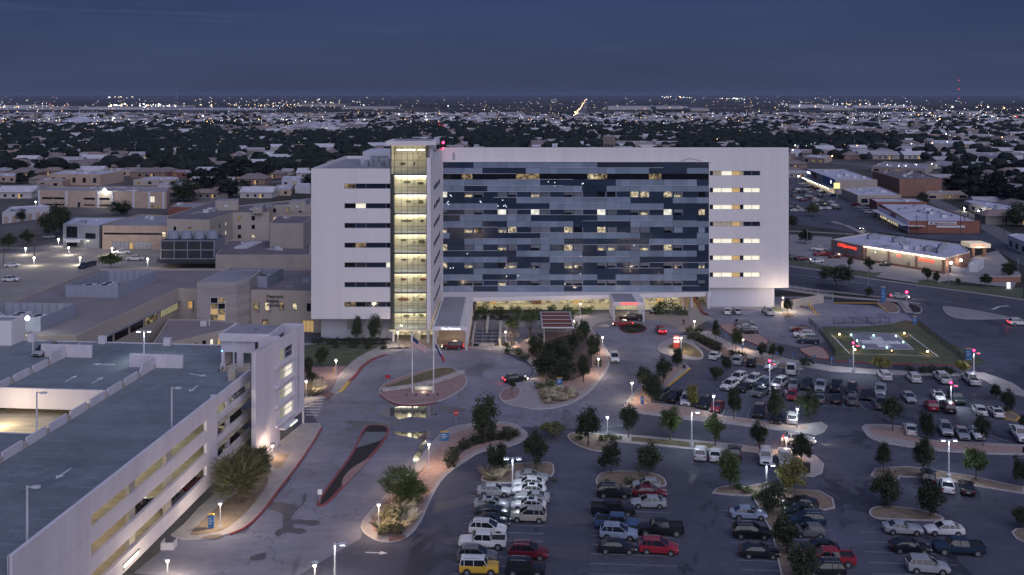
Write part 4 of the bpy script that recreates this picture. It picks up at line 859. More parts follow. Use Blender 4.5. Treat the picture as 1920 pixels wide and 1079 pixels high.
# lift house on the roof
hl = MB()
hl.prism([(7.0-13.7+.0, 155.2), (-1.2, 155.2), (-1.2, 161.5), (-6.7, 161.5)], 16.4, 17.45, 0)
GP(MB().box(-7.6, .8, 154.4, 161.6, 16.35, 17.3).box(-7.6, .8, 154.4, 154.7, 17.3, 17.6).box(-7.6, -7.3, 154.7, 161.6, 17.3, 17.6).box(.5, .8, 154.7, 161.6, 17.3, 17.6), 'lift_house_roof', GWHITE)
GP(MB().box(-7.3, .5, 154.7, 161.6, 17.31, 17.4), 'lift_house_deck', ROOFG)
GP(MB().box(-3.6, -2.6, 157, 158, 17.4, 17.8).box(-2.5, -2.1, 156.8, 158.1, 17.4, 17.55), 'roof_hatch', STEEL)
aw = MB()
T = lambda u, z, d: (-7.4+u, 154.9+d, z)
wallgrid(aw, T, 5.6, ZD, 16.35, [(.5, 2.6, ZD, 14.5), (3.6, 5.5, ZD, 14.4)], .4)
for c_ in ((1.55, 1.05, 14.5), (4.55, .95, 14.4)): pass
aw.box(-7.4, -7.0, 155.31, 161, ZD, 16.34)
GP(aw, 'lift_house_wall', GWHITE)
GP(MB().box(-6.9, 0, 158, 158.2, ZD, 16.3), 'inner_wall', M('pale_teal_wall', (.25, .33, .38), .8, .1, .5))
GP(MB().box(-6.1, -5.3, 157.9, 157.99, ZD, 14.1), 'door', LSTEEL)
for x in (-6.8, -6.2, -4.0): GP(MB().tube((x, 153.2, ZD), (x, 153.2, ZD+1.1), .12, n=6), 'bollard', LSTEEL)
GP(MB().tube((-6.4, 152.6, 15.2), (-6.3, 152.6, 15.35), .12), 'blue_light', M('blue_light', (.1, .3, 1), .5, 0, emit=6, ecol=(.1, .4, 1)))
# stair and lift tower, turned a little from the garage
TA, TB = Vector((-38.7, 145.0)), Vector((-35.3, 163.1)); td = (TB-TA).normalized(); tn = Vector((-td.y, td.x)); TH = 17.1
tw = thing('stair_block', 'tall white stair block with a column of windows at the garage corner', 'stair tower', (TA.x, TA.y, 0))
Tt, TL = along(TA, TB)
mb = MB()
wh = [(7.6, 14.0, 13.1-3.1*k, 15.0-3.1*k) for k in range(4)]
wallgrid(mb, Tt, TL, 0, TH, wh+[(8.0, TL, 0, 2.5)], .4)
# end faces and thickness (walls built as slabs so they look right from the side)
def slab(mb, a, b, t, z0, z1): p = [a, b, b+tn*t, a+tn*t]; mb.prism([(v.x, v.y) for v in p], z0, z1)
slab(mb, TA+tn*.41, TA+td*6+tn*.41, .3, 0, TH-.01)
e0 = MB(); p0 = TA+td*.01
mb.prism([tuple(TA), tuple(TA+td*.05), tuple(TA+td*.05+tn*.71), tuple(TA+tn*.71)], 0, TH-.005)
mb.prism([tuple(TB-td*.45+tn*.02), tuple(TB-td*.02+tn*.02), tuple(TB-td*.02+tn*3.5), tuple(TB-td*.45+tn*3.5)], 2.55, TH-.02)
mb.build('wall', GWHITE, tw)
q = MB(); a = TA+td*8.2; q.prism([tuple(a+tn*.01), tuple(a+td*.5+tn*.01), tuple(a+td*.5+tn*3.5), tuple(a+tn*3.5)], 0, TH+.3); q.prism([tuple(a+td*.55+tn*.75), tuple(TB-td*.46+tn*.75), tuple(TB-td*.46+tn*3.4), tuple(a+td*.55+tn*3.4)], 14.9, 15.1); q.build('roof', GWHITE, tw)
for k, (a, b, c, d_) in enumerate(wh):
    f = MB()
    for u in (a+.02, a+3.4, b-.1): p = [Tt(u, 0, .2), Tt(u+.1, 0, .2), Tt(u+.1, 0, .3), Tt(u, 0, .3)]; f.prism([x[:2] for x in p], c, d_)
    for z in (c, (c+d_)/2, d_-.08): p = [Tt(a, 0, .2), Tt(b, 0, .2), Tt(b, 0, .3), Tt(a, 0, .3)]; f.prism([x[:2] for x in p], z, z+.08)
    w = f.build('window', GWHITE, tw)
    MB().face([Tt(a, c, .38), Tt(a+3.4, c, .38), Tt(a+3.4, d_, .38), Tt(a, d_, .38)]).build('pane', M('greenish_lit_pane', (.1, .1, .1), .2, 0, emit=.28, ecol=(.75, .75, .45)), w)
    MB().face([Tt(a+3.4, c, .38), Tt(b, c, .38), Tt(b, d_, .38), Tt(a+3.4, d_, .38)]).build('pane', LITC if k else GLD, w)
    s_ = MB(); p = [Tt(a-.8, 0, -.35), Tt(b+.3, 0, -.35), Tt(b+.3, 0, -.002), Tt(a-.8, 0, -.002)]; s_.prism([x[:2] for x in p], c-.5, c-.12); s_.build('sill', GWHITE, tw)
g_ = MB(); p = [Tt(15.8, 0, -.012), Tt(16.15, 0, -.012), Tt(16.15, 0, -.002), Tt(15.8, 0, -.002)]; g_.prism([x[:2] for x in p], 4, 15.6); g_.build('groove', CONC, tw)
for z in (5.2, 8.3, 11.4): g_ = MB(); p = [Tt(15.7, 0, -.05), Tt(16.25, 0, -.05), Tt(16.25, 0, -.012), Tt(15.7, 0, -.012)]; g_.prism([x[:2] for x in p], z, z+.5); g_.build('groove_block', STEEL, tw)
sf = MB(); p = [Tt(8, 0, 2.6), Tt(TL-.5, 0, 2.6), Tt(TL-.5, 0, 2.8), Tt(8, 0, 2.8)]; sf.prism([x[:2] for x in p], 0, 2.5); sf.build('shopfront', LITD, tw)
fr = MB()
for i in range(9): p = [Tt(8.3+i*1.1, 0, 2.45), Tt(8.4+i*1.1, 0, 2.45), Tt(8.4+i*1.1, 0, 2.55), Tt(8.3+i*1.1, 0, 2.55)]; fr.prism([x[:2] for x in p], 0, 2.5)
fr.build('shopfront_frame', LSTEEL, tw)
cn = MB(); p = [Tt(7.8, 0, -1.3), Tt(12.5, 0, -1.3), Tt(12.5, 0, -.01), Tt(7.8, 0, -.01)]; cn.prism([x[:2] for x in p], 2.7, 2.95); cn.build('door_canopy', GWHITE, tw)
gl_ = MB(); p = [Tt(9.6, 0, -1.42), Tt(12.3, 0, -1.42), Tt(12.3, 0, -1.31), Tt(9.6, 0, -1.31)]; gl_.prism([x[:2] for x in p], 2.68, 2.96); gl_.build('lit_sign', MATS['green_white_sign'], tw)
for u in (9.5, 14): q = Tt(u, 2.2, 1.2); point(q, 90, (1, .85, .6), .3, root=tw)
q = Tt(2.2, 1.6, -.8); point(q, 13, (1, .75, .5), .15, root=tw)
tag(MB().box(-43.2, -41.6, 118.0, 118.1, 0, .9).box(-43.2, -43.1, 118.1, 119.3, 0, .9).box(-41.7, -41.6, 118.1, 119.3, 0, .9).build('gate_barrier', LSTEEL), 'small white pipe barrier at the garage drive entrance', 'barrier')
# ================================================================== NEIGHBOURING BUILDINGS
BF = []
def building(nm, label, roof_px, z, wall, roof, par=.35, base=0, parmat=None, world=None, cat='building', grp=None, insets=True):
    """a flat-roofed block; the outline is where its roof edge stands"""
    P = ccw([Vector(v) for v in world] if world else [G(x, y, z).to_2d() for x, y in roof_px])
    b = thing(nm, label, cat, (*P[0], base), 0, grp); b['z'] = z; BF.append((min(v.x for v in P)-4, max(v.x for v in P)+4, min(v.y for v in P)-5, max(v.y for v in P)+5))
    w = MB(); w.prism([tuple(v) for v in P], base, z-.3, cap=False); w.build('wall', wall, b)
    q = inset(P, .35); e = MB(); n = len(P)
    for i in range(n):
        j = (i+1) % n
        e.face([(*P[i], z-.3), (*P[j], z-.3), (*P[j], z), (*P[i], z)]); e.face([(*P[i], z), (*P[j], z), (*q[j], z), (*q[i], z)]); e.face([(*q[j], z-par), (*q[i], z-par), (*q[i], z), (*q[j], z)])
    e.build('parapet', parmat or wall, b)
    MB().face([(*v, z-par) for v in q]).build('roof', roof, b)
    c = sum(P, Vector((0, 0)))/n; ar = abs(sum(P[i].x*P[(i+1) % n].y-P[(i+1) % n].x*P[i].y for i in range(n)))/2
    rr_ = random.Random(int(ar)+n)
    for k in range(min(9, int(ar/160)) if insets else 0):
        v = P[rr_.randrange(n)]; w2 = P[rr_.randrange(n)]; p = c+(v-c)*rr_.uniform(.1, .7)*.7+(w2-c)*.2*rr_.random(); s_ = rr_.uniform(.5, 1.3); h = rr_.uniform(.4, 1.3); u = MB().box(p.x-s_, p.x+s_, p.y-s_*.7, p.y+s_*.7, z-par, z-par+h)
        if k % 3 == 0: u.tube((p.x+s_+.6, p.y, z-par), (p.x+s_+.6, p.y, z-par+h+.4), .16, n=6)
        if k % 3 == 1: u.box(p.x-s_-2.5, p.x-s_-.01, p.y-.12, p.y+.12, z-par+.1, z-par+.32)
        u.build('roof_unit', STEEL if k % 2 else LSTEEL, b)
    return b, P
def facing(P):
    """walls of a ccw outline that face the camera side, widest first"""
    n = len(P); out = []
    for i in range(n):
        a, b = P[i], P[(i+1) % n]; d = b-a; nr = Vector((d.y, -d.x)); mid = (a+b)/2
        if nr.dot(-mid) > 0: out.append((d.length*abs(nr.normalized().dot(mid.normalized())), a, b))
    return [(a, b) for _, a, b in sorted(out, key=lambda t: -t[0])]
def opening(root, a, b, t0, t1, z0, z1, m, nm='window', frame=None, proud=.05, bars=0):
    """a framed opening on wall a->b (outside on the right); t in metres from a"""
    a = Vector(a); d = (Vector(b)-a).normalized(); nr = Vector((d.y, -d.x))
    P = lambda t, o: tuple(a+d*t+nr*o)
    f = MB(); fr = .07
    for (s, e, c, g_) in ((t0, t1, z0, z0+fr), (t0, t1, z1-fr, z1), (t0, t0+fr, z0+fr, z1-fr), (t1-fr, t1, z0+fr, z1-fr)): f.prism([P(s, 0), P(e, 0), P(e, proud), P(s, proud)], c, g_)
    for k in range(bars): t = t0+(t1-t0)*(k+1)/(bars+1); f.prism([P(t-.04, 0), P(t+.04, 0), P(t+.04, proud), P(t-.04, proud)], z0+fr, z1-fr)
    w = f.build(nm, frame or DARKM, root); q = MB(); q.prism([P(t0+fr, .002), P(t1-fr, .002), P(t1-fr, .02), P(t0+fr, .02)], z0+fr, z1-fr); q.build('pane', m, w)
    return w
def wrow(root, a, b, ts, w, z0, z1, mats, **k):
    for i, t in enumerate(ts): opening(root, a, b, t, t+w, z0, z1, mats[i % len(mats)], **k)
# ---- imaging building beside the garage: L-shaped, two storeys, z = 9.8
IZ = 9.8; dd = .0911
def on(Y, x0=-100.): return x0+dd*Y
IL = [(-83.6, 184.4), (-79.4, 228.8), (-42, 225.5), (-42, 255), (-110.0, 255.5), (-113.2, 184.4)]
ib, IP = building('imaging_building', 'two-storey beige imaging building with brown flat roof and a stone entry tower', None, IZ, STUCCO, ROOFB, .5, world=IL, insets=False)
A, B, C_ = Vector(IL[0]), Vector(IL[1]), Vector(IL[2])
bp = MB(); 
wrow(ib, B, C_, [2.5, 10.4, 27.2-2.6, 30.4-2.6, ], 1.1, 5.2, 7.0, [WARM, LITC, LITD, LIT])
for t, m_ in ((2.2, WARM), (6.6, LITC), (18.3, LITD), (21.0, LIT), (31.2, GLB), (35.5, GLB)):
    opening(ib, B, C_, t, t+1.2, 5.0, 6.9, m_)
    d_ = (C_-B).normalized(); nr = Vector((d_.y, -d_.x)); a_ = B+d_*(t+1.35); MB().prism([tuple(a_), tuple(a_+d_*.15), tuple(a_+d_*.15+nr*.6), tuple(a_+nr*.6)], 4.6, 7.1).build('fin', STEEL, ib)
opening(ib, B, C_, 30.2, 32.9, .1, 2.9, WARM, nm='door', bars=2); opening(ib, B, C_, 20.4, 22, .1, 2.9, LITD, nm='door', bars=1)
for i, (w_, z_) in enumerate((('Diagnostic', 8.15), ('Imaging', 7.1), ('Associates', 6.05))):
    lettering(w_, .98, (-55.9+(0, -.62, .1)[i], 226.48, z_), DARKM, ib, -math.atan(.088))
# ribbon windows of the wing that runs towards the camera
wl = (B-A).length
for i in range(5): opening(ib, A, B, 1.2+i*6.6, 6.8+i*6.6, 5.0, 6.7, [GLB, GLD, GLB, GLB, LITD][i], frame=GLB)
opening(ib, A, B, 35, wl-.6, 5.0, 6.7, M('lit_green_ribbon', (.1, .1, .1), .2, 0, emit=.3, ecol=(.8, .75, .4)), bars=9)
d_ = (B-A).normalized(); nr = Vector((d_.y, -d_.x)); MB().prism([tuple(A), tuple(B-d_*.3), tuple(B-d_*.3+nr*.7), tuple(A+nr*.7)], 6.9, 7.15).build('sunshade', STEEL, ib)
# stone tower
SP = [(-73.0, 222.4), (-63.6, 221.6), (-61.8, 225.9), (-61.8, 238), (-71.2, 238)]
sm = MB(); sm.prism(SP, 0, 12.6, cap=True); sm.build('stone_tower', STONE, ib)
MB().prism([(-72, 223.6), (-64, 222.9), (-62.5, 226.6), (-62.5, 236), (-70.6, 236)], 12.61, 12.7).build('roof', ROOFG, ib)
a, b = Vector(SP[0]), Vector(SP[1]); dq = (b-a).normalized(); nq = Vector((dq.y, -dq.x)); WF = MB(); 
for r_ in range(6):
    for c_ in range(2):
        t = 3.3+c_*1.75; z = 1.2+r_*1.32
        q = MB(); q.prism([tuple(a+dq*(t+.06)+nq*.02), tuple(a+dq*(t+1.69)+nq*.02), tuple(a+dq*(t+1.69)+nq*.06), tuple(a+dq*(t+.06)+nq*.06)], z+.06, z+1.26); q.build('pane', [LITD, LIT, LITD, WARM, LITD, GLB][(r_+c_) % 6], ib)
for t in (3.2, 4.99, 6.75): q = MB(); q.prism([tuple(a+dq*t+nq*.0), tuple(a+dq*(t+.12)), tuple(a+dq*(t+.12)+nq*.12), tuple(a+dq*t+nq*.12)], 1.1, 9.1); q.build('window_bar', LSTEEL, ib)
for r_ in range(7): q = MB(); q.prism([tuple(a+dq*3.33), tuple(a+dq*6.74), tuple(a+dq*6.74+nq*.10), tuple(a+dq*3.33+nq*.10)], 1.15+r_*1.32, 1.23+r_*1.32); q.build('window_bar', LSTEEL, ib)
# louvred plant enclosures on the roof, with condenser units inside
def enclosure(label, P, h, n):
    t = thing('plant_enclosure', label, 'roof plant', (*P[0], IZ-.5)); P = ccw([Vector(p) for p in P]); q = inset(P, .12)
    for i in range(4):
        j = (i+1) % 4; m = MB(); m.prism([tuple(P[i]), tuple(P[j]), tuple(q[j]), tuple(q[i])], IZ-.49, IZ+h); m.build('louvre_panel', SCREEN, t)
        L_ = (P[j]-P[i]).length; d = (P[j]-P[i])/L_; nn = Vector((-d.y, d.x))
        pb = MB()
        for k in range(int(L_/1.6)): p = P[i]+d*(k*1.6+.8)+nn*.2; pb.box(p.x-.07, p.x+.07, p.y-.07, p.y+.07, IZ-.49, IZ+h-.1)
        pb.build('brace', STEEL, t)
    lo = Vector((min(p.x for p in P), min(p.y for p in P))); hi = Vector((max(p.x for p in P), max(p.y for p in P)))
    for k in range(n):
        x = lo.x+2.0+k*(hi.x-lo.x-3)/n; y = lo.y+1.6+(k % 2)*2.2
        u = MB().box(x, x+2.9, y, y+5.2, IZ-.3, IZ+1.5).build('condenser_unit', LSTEEL, t)
        for f in (1.4, 3.6): MB().tube((x+1.45, y+f, IZ+1.5), (x+1.45, y+f, IZ+1.62), .8, n=10).build('fan', DARKM, u)
    return t
enclosure('grey louvred roof enclosure nearest the parking garage, cut by the left edge', [(-108.5, 190), (-92.9, 189.2), (-91.8, 202), (-107.4, 203)], 2.3, 3)
enclosure('long grey louvred roof enclosure in the middle of the brown roof', [(-103, 221.5), (-90.5, 220.5), (-88.6, 239), (-101, 240)], 2.3, 3)
enclosure('grey louvred roof enclosure behind the stone entry tower', [(-72.6, 233.6), (-59.2, 232.2), (-57.8, 242.4), (-71, 243.6)], 2.3, 3)
for i, (x, y) in enumerate([(583-20, 507), (565, 521)]): pass
m = MB(); m.box(-52, -50, 238, 240, IZ-.5, IZ+.5).box(-55, -53, 233, 234, IZ-.5, IZ-.2).tube((-48, 232, IZ-.5), (-48, 232, IZ+.4), .15).tube((-56, 231, IZ-.5), (-56, 231, IZ+.3), .12).box(-46.8, -45.8, 240, 242, IZ-.5, IZ+.9); m.build('roof_unit', STEEL, ib)
# courtyard blocks in front of the wing
cb, CP = building('courtyard_building', 'low brown-roofed courtyard building below the imaging wing', None, 4.2, STUCCO, ROOFB, .2, world=[(-74.2, 197), (-61.5, 214), (-61.6, 218), (-70.5, 221.5), (-79.3, 221.5)])
for a, b in facing(CP)[:2]: wrow(cb, a, b, [1+k*1.9 for k in range(int(((b-a).length-2)/1.9))], .9, .6, 2.9, [WARM, LITD, GLB, LITC])
cp = thing('carport', 'dark flat carport with parked vans behind the garage', 'carport', (-72, 196, 0)); MB().prism([(-76, 196.5), (-63, 193.5), (-62.2, 198.5), (-75.2, 202.5)], 2.9, 3.2).build('roof', ROOFD, cp)
for x, y in ((-75.5, 197), (-70, 196), (-63.5, 194.2)): MB().tube((x, y, 0), (x, y, 2.9), .12).build('post', LSTEEL, cp)
point((-74, 198, 2.4), 60, (1, .75, .35)); 
tag(MB().prism([(-82.5, 181.6), (-49.5, 181.2), (-49.5, 181.6), (-82.5, 182)], 0, 5.2).build('yard_wall', STUCCO), 'long low beige yard wall directly behind the garage roof', 'wall')
tag(MB().box(-126, -92, 171, 171.3, 0, 12.6).build('garage_screen_wall', STUCCO), 'beige wall at the far left edge of the garage roof', 'wall') if 0 else None
wb, WP = building('white_kiosk', 'small white roof kiosk with overhanging roof at the left edge of the garage deck', None, 16.4, WHITE, ROOFG, .15, base=12.1, world=[(-100, 168), (-87.6, 168), (-87.2, 172), (-100, 172)])
# ---- hospital back complex: outline from roof corners; windows placed on the walls that face us
BK = [
 ('old_wing', 'three-storey beige wing with small square windows left of the white hospital', [(313, 411), (393, 412.5), (436, 399), (440, 388), (405, 375), (313, 406)], 12.2, STUCCO, ROOFD),
 ('old_wing', 'three-storey beige wing joining the hospital, with a stair penthouse on its roof', [(433, 399), (505, 398), (500, 385), (583, 384), (583, 372), (445, 386)], 12.2, STUCCO, ROOFD),
 ('square_block', 'windowless beige block with dark roof beside the white hospital', [(506, 419), (569, 419), (584, 408), (584, 404), (522, 404)], 13.5, STUCCO, ROOFD),
 ('low_block', 'low dark-roofed block with a row of skylights behind the cooling tower', [(404, 478), (582, 478), (582, 450), (430, 450)], 5.5, STUCCO, ROOFD),
 ('garage_block', 'beige block with two garage doors and a recessed window band', [(192, 423), (313, 424), (330, 405), (262, 402), (225, 412)], 8.6, STUCCO2, ROOFG),
 ('grey_entry_block', 'grey and dark glass entry block with white roof edge', [(118, 420), (186, 423), (240, 408), (140, 408)], 8.4, STEEL, ROOFW),
]
BB = {}
for k, (nm, lb, px, z, w, r_) in enumerate(BK):
    BB[k] = building(nm, lb, px, z, w, r_)
W4 = [GLB, LITD, GLB, LIT, GLD, GLB, LITC, GLB]
for k, rows_, st, ww in ((0, ((8.2, 9.6), (4.9, 6.3)), 5.6, 1.0), (1, ((9.2, 10.8), (6.0, 7.5), (2.6, 4.0)), 5.0, 1.2)):
    b_, P_ = BB[k]
    for wi, (a, b) in enumerate(facing(P_)[:2]):
        for ri, (z0, z1) in enumerate(rows_):
            n = int(((b-a).length-2)/st)
            wrow(b_, a, b, [2.5+i*st for i in range(n)], ww, z0, z1, W4[(ri*3+wi) % 5:]+W4[:(ri*3+wi) % 5])
b_, P_ = BB[4]; a, b = facing(P_)[0]; L_ = (b-a).length
opening(b_, a, b, .5, L_*.93, 5.3, 6.0, GLB, frame=DARKM); opening(b_, a, b, L_*.92, L_*.98, 4.6, 6.4, LIT)
for t in (.15, .5): opening(b_, a, b, L_*t, L_*(t+.26), .1, 2.8, STEEL, nm='garage_door', frame=DARKM, bars=3)
opening(b_, a, b, L_*.42, L_*.475, .1, 2.4, WARM, nm='door')
b_, P_ = BB[5]; a, b = facing(P_)[0]; L_ = (b-a).length; opening(b_, a, b, L_*.1, L_*.4, .2, 7.6, GLB, bars=3); opening(b_, a, b, L_*.62, L_*.9, 3.4, 5.4, GLB)
pc = thing('porch_canopy', 'low flat porch canopy with wall lamp at the grey entry block', 'canopy', G(150, 462)); q = G(152, 463)
MB().box(q.x-4.5, q.x+4.5, q.y-4, q.y+3, 3.0, 3.4).box(q.x-4.0, q.x+1.5, q.y-4.1, q.y-4.01, 2.2, 3.2).build('roof', LSTEEL, pc); MB().box(q.x-4, q.x-3.7, q.y-3.5, q.y-3.2, 0, 3).box(q.x+3.5, q.x+3.8, q.y-3.5, q.y-3.2, 0, 3).build('post', STEEL, pc); point((q.x+3, q.y-3, 2.6), 120)
# penthouses and parapets of the old wings
for lb, px, z in (('beige stair penthouse with one pale square window on the old wing', [(404, 377), (447, 377), (448, 373), (408, 373)], 15.5), ('small beige penthouse in the middle of the joining wing', [(474, 388), (492, 388), (496, 383), (480, 383)], 14.4), ('beige penthouse beside the white hospital', [(543, 378), (573, 378), (574, 374), (548, 374)], 15.5)):
    P = [G(x, y, z).to_2d() for x, y in px]; c = sum(P, Vector((0, 0)))/4; t = thing('penthouse', lb, 'penthouse', (c.x, c.y, 11.9)); m = MB(); m.prism([tuple(p) for p in P], 11.9, z, 0, 1); m.build('wall', [STUCCO, ROOFG], t)
    a, b = facing(ccw(P))[0]; opening(t, a, b, (b-a).length*.35, (b-a).length*.6, 13, 14.2, LSTEEL)
sk = BB[3][0]
for i in range(7):
    q = G(452+i*4.6, 466-i*1.7, 5.2); MB().box(q.x-2.2, q.x+2.2, q.y-.5, q.y+.5, 5.1, 5.7).build('skylight', LSTEEL, sk)
# cooling tower block
q0 = G(301, 505); ct = thing('cooling_tower', 'dark framed cooling tower with four round fan stacks on top', 'cooling tower', (q0.x, q0.y, 0))
X0, X1, Y0, Y1 = q0.x, q0.x+17.2, q0.y, q0.y+11
MB().box(X0, X1, Y0+.2, Y1, 3.2, 9.2).box(X0-1, X1+1, Y0-1, Y1+1, 2.0, 3.19).build('body', M('cooling_dark', (.035, .035, .045), .5, .2, .6), ct)
for i in range(5): MB().box(X0+i*4.25, X0+i*4.25+.25, Y0, Y0+.19, 3.2, 9.2).build('frame_post', STEEL, ct)
for z in (3.2, 6.0, 8.9): MB().box(X0, X1+.2, Y0-.05, Y0-.001, z, z+.3).build('frame_rail', STEEL, ct)
MB().box(X1, X1+.2, Y0+.2, Y1, 3.2, 9.2).build('side_panel', STEEL, ct)
for i in range(4): MB().tube((X0+2.2+i*4.25, Y0+5.5, 9.2), (X0+2.2+i*4.25, Y0+5.5, 11.4), 1.95, 1.75, n=14).build('fan_stack', SCREEN, ct)
# ---- left middle distance
LM = [
 ('office_building', 'long pale brick building with white pilasters and a bright roof floodlight', [(72, 357), (312, 360), (318, 351), (88, 350)], 8.3, STUCCO2, ROOFG),
 ('church_hall', 'pink brick hall with arched windows and an open porch', [(92, 326), (188, 327.5), (232, 321), (120, 320)], 7.0, STUCCO2, ROOFW),
 ('brick_annex', 'low pink brick annex left of the hall with arched windows', [(69, 339), (117, 340), (130, 336), (80, 335)], 4.0, STUCCO2, ROOFG),
 ('low_shop', 'long low pink building behind the brick hall', [(188, 322), (260, 318), (258, 314), (192, 317)], 4.2, STUCCO2, ROOFG),
 ('low_shop', 'low beige building with one lit door in front of the trees', [(355, 336), (438, 338), (443, 332), (362, 331)], 3.8, STUCCO2, ROOFW),
 ('low_shop', 'low white shop with bright porch lamp on the far street', [(250, 337), (335, 337), (334, 332), (285, 331)], 3.8, STUCCO, ROOFW),
 ('red_roof_house', 'low building with long grey roof and red shopfront', [(320, 323), (388, 325), (388, 319), (330, 318)], 3.5, RBRICK, ROOFG),
 ('storage_shed', 'long white metal shed with orange doors near the left edge', [(4, 399), (92, 388), (90, 385), (20, 388)], 5.0, LSTEEL, ROOFW),
 ('red_brick_building', 'low red brick building with grey roof behind the old wing', [(316, 388), (372, 390), (403, 379), (330, 380)], 4.8, RBRICK, ROOFG),
 ('small_brick_house', 'small dark brick house beside the big dark tree', [(73, 410), (100, 411), (106, 402), (80, 400)], 3.4, RBRICK, ROOFD),
 ('bungalow', 'lit orange bungalow with grey roof left of the white hospital', [(469, 354), (508, 355), (512, 349), (474, 348)], 3.6, STUCCO2, ROOFG),
 ('bungalow', 'lit orange bungalow with pale roof nearest the white hospital', [(510, 355), (545, 355), (552, 345), (520, 347)], 3.6, STUCCO2, ROOFW),
 ('white_shop', 'small white two-storey shop beside the white hospital', [(528, 336), (563, 337), (566, 331), (532, 330)], 5.6, LSTEEL, ROOFW),
 ('filling_station_canopy', 'pale canopy with greenish light at the hospital\'s left edge', [(553, 348), (582, 349), (582, 344), (556, 344)], 4.4, LSTEEL, ROOFW),
 ('long_house', 'long tan house with grey roof left of the mast', [(0, 330), (30, 331), (32, 325), (0, 325)], 4.0, STUCCO2, ROOFW),
]
LB = {}
for k, (nm, lb, px, z, w, r_) in enumerate(LM): LB[k] = building(nm, lb, px, z, w, r_)
b_, P_ = LB[0]; a, b = facing(P_)[0]; L_ = (b-a).length
d = (b-a)/L_; nr = Vector((d.y, -d.x))
for t in (0, .215, .465, .575, .74, .86, .97): q = MB(); p = a+d*(t*L_); q.prism([tuple(p), tuple(p+d*1.0), tuple(p+d*1.0+nr*.4), tuple(p+nr*.4)], 0, 8.2); q.build('pilaster', LSTEEL, b_)
for t in (.03, .12, .36, .475): 
    opening(b_, a, b, L_*t, L_*(t+.085), 3.9, 4.9, GLB); opening(b_, a, b, L_*t, L_*(t+.085), .9, 1.6, GLB)
opening(b_, a, b, L_*.875, L_*.91, 3.0, 6.0, LITC, bars=1); opening(b_, a, b, L_*.31, L_*.33, .1, 2.6, GLD, nm='door'); opening(b_, a, b, L_*.86, L_*.95, .6, 1.4, LITD)
pt = a+d*(.53*L_)+nr*1; ml = MB(); ml.ball((pt.x, pt.y, 8.9), .8); q = ml.build('floodlight', M('strong_flood', (1, 1, 1), .5, 0, emit=60, ecol=(.9, 1, .92)), b_); point((pt.x, pt.y-1.5, 8.6), 700, (.9, 1, .9), .4)
for k in (1, 4, 5, 10, 11, 2, 3, 6, 12, 14):
    b_, P_ = LB[k]; a, b = facing(P_)[0]; L_ = (b-a).length; z = b_['z']
    n = max(2, int(L_/6))
    for i in range(n): opening(b_, a, b, L_*(i+.3)/n, L_*(i+.6)/n, z*.25, z*.68, random.choice([GLB, GLD, GLB, LITD] if k not in (10, 11) else [LIT, WARM, GLB]))
for k, px in ((7, 5),):
    b_, P_ = LB[k]
    for a, b in facing(P_)[:1]:
        n = 6; L_ = (b-a).length
        for i in range(n): opening(b_, a, b, L_*(i+.2)/n, L_*(i+.75)/n, .1, 3.0, WARM if 0 else STUCCO2, nm='garage_door', frame=STEEL)
# ---- right side: pharmacy
PZ = 5.0
PX = [(1560, 449), (1620, 461), (1771, 484), (1819, 472), (1802, 458), (1629, 437)]
pb_, PP = building('pharmacy', 'pharmacy with pale lit walls, brown brick base and red letters', PX, PZ, M('pharmacy_wall', (.50, .45, .38), .85, .1, .6), ROOFW, .3, parmat=M('pale_fascia', (.55, .5, .45), .7, .05, 1))
p = [G(x, y, PZ).to_2d() for x, y in PX]
def band(root, a, b, t0, t1, z0, z1, m, nm, proud=.12):
    a = Vector(a); d = (Vector(b)-a).normalized(); nr = Vector((d.y, -d.x)); q = MB()
    q.prism([tuple(a+d*t0), tuple(a+d*t1), tuple(a+d*t1+nr*proud), tuple(a+d*t0+nr*proud)], z0, z1); return q.build(nm, m, root)
a, b, c, e_ = p[0], p[1], p[2], p[3]; L1, L2, L3 = (b-a).length, (c-b).length, (e_-c).length
SGREY = M('pharmacy_sign_panel', (.22, .2, .21), .7, .08, .6)
band(pb_, a, b, .5, L1-.4, .9, 4.7, SGREY, 'sign_panel', .08)
for t in (0, L1*.48, L1-.6): band(pb_, a, b, t, t+.6, 0, 4.9, BBRICK, 'brick_pier', .3)
band(pb_, a, b, 0, L1, 0, .8, BBRICK, 'brick_base', .16)
for i in range(6): opening(pb_, a, b, .8+i*(L1-1.6)/6+(.2 if i > 2 else 0), .8+(i+.85)*(L1-1.6)/6, 1.9, 2.8, LITC, frame=STEEL, proud=.16)
for t in (.02, .315, .66, .975): band(pb_, b, c, t*L2, t*L2+.55, 0, 4.6, BBRICK, 'brick_pier', .25)
band(pb_, b, c, 0, L2, 0, .7, BBRICK, 'brick_base', .14); band(pb_, c, e_, 0, L3, 0, 4.6, BBRICK, 'brick_wall', .1)
band(pb_, b, c, 0, L2+.2, 4.62, 4.8, sampled(M('cove_light', (1, .9, .7), .5, 0, emit=5.0, ecol=(1, .86, .60))), 'cove_light', .35)
opening(pb_, b, c, L2*.135, L2*.17, 2.9, 4.0, LITW, proud=.1); opening(pb_, b, c, L2*.56, L2*.585, .8, 1.8, BBRICK, nm='service_door')
md = (b-a).normalized(); n1 = Vector((md.y, -md.x)); rz1 = math.atan2(md.y, md.x); m2 = (c-b).normalized(); n2 = Vector((m2.y, -m2.x)); rz2 = math.atan2(m2.y, m2.x)
q = a+md*L1*.5+n1*.32; lettering('CVS/pharmacy', 1.55, (q.x, q.y, 3.15), SIGNR, pb_, rz1)
q = b+m2*L2*.455+n2*.3; lettering('FOOD', .8, (q.x, q.y, 3.2), SIGNR, pb_, rz2) if 0 else lettering('CVS', .8, (q.x, q.y, 3.2), SIGNR, pb_, rz2)
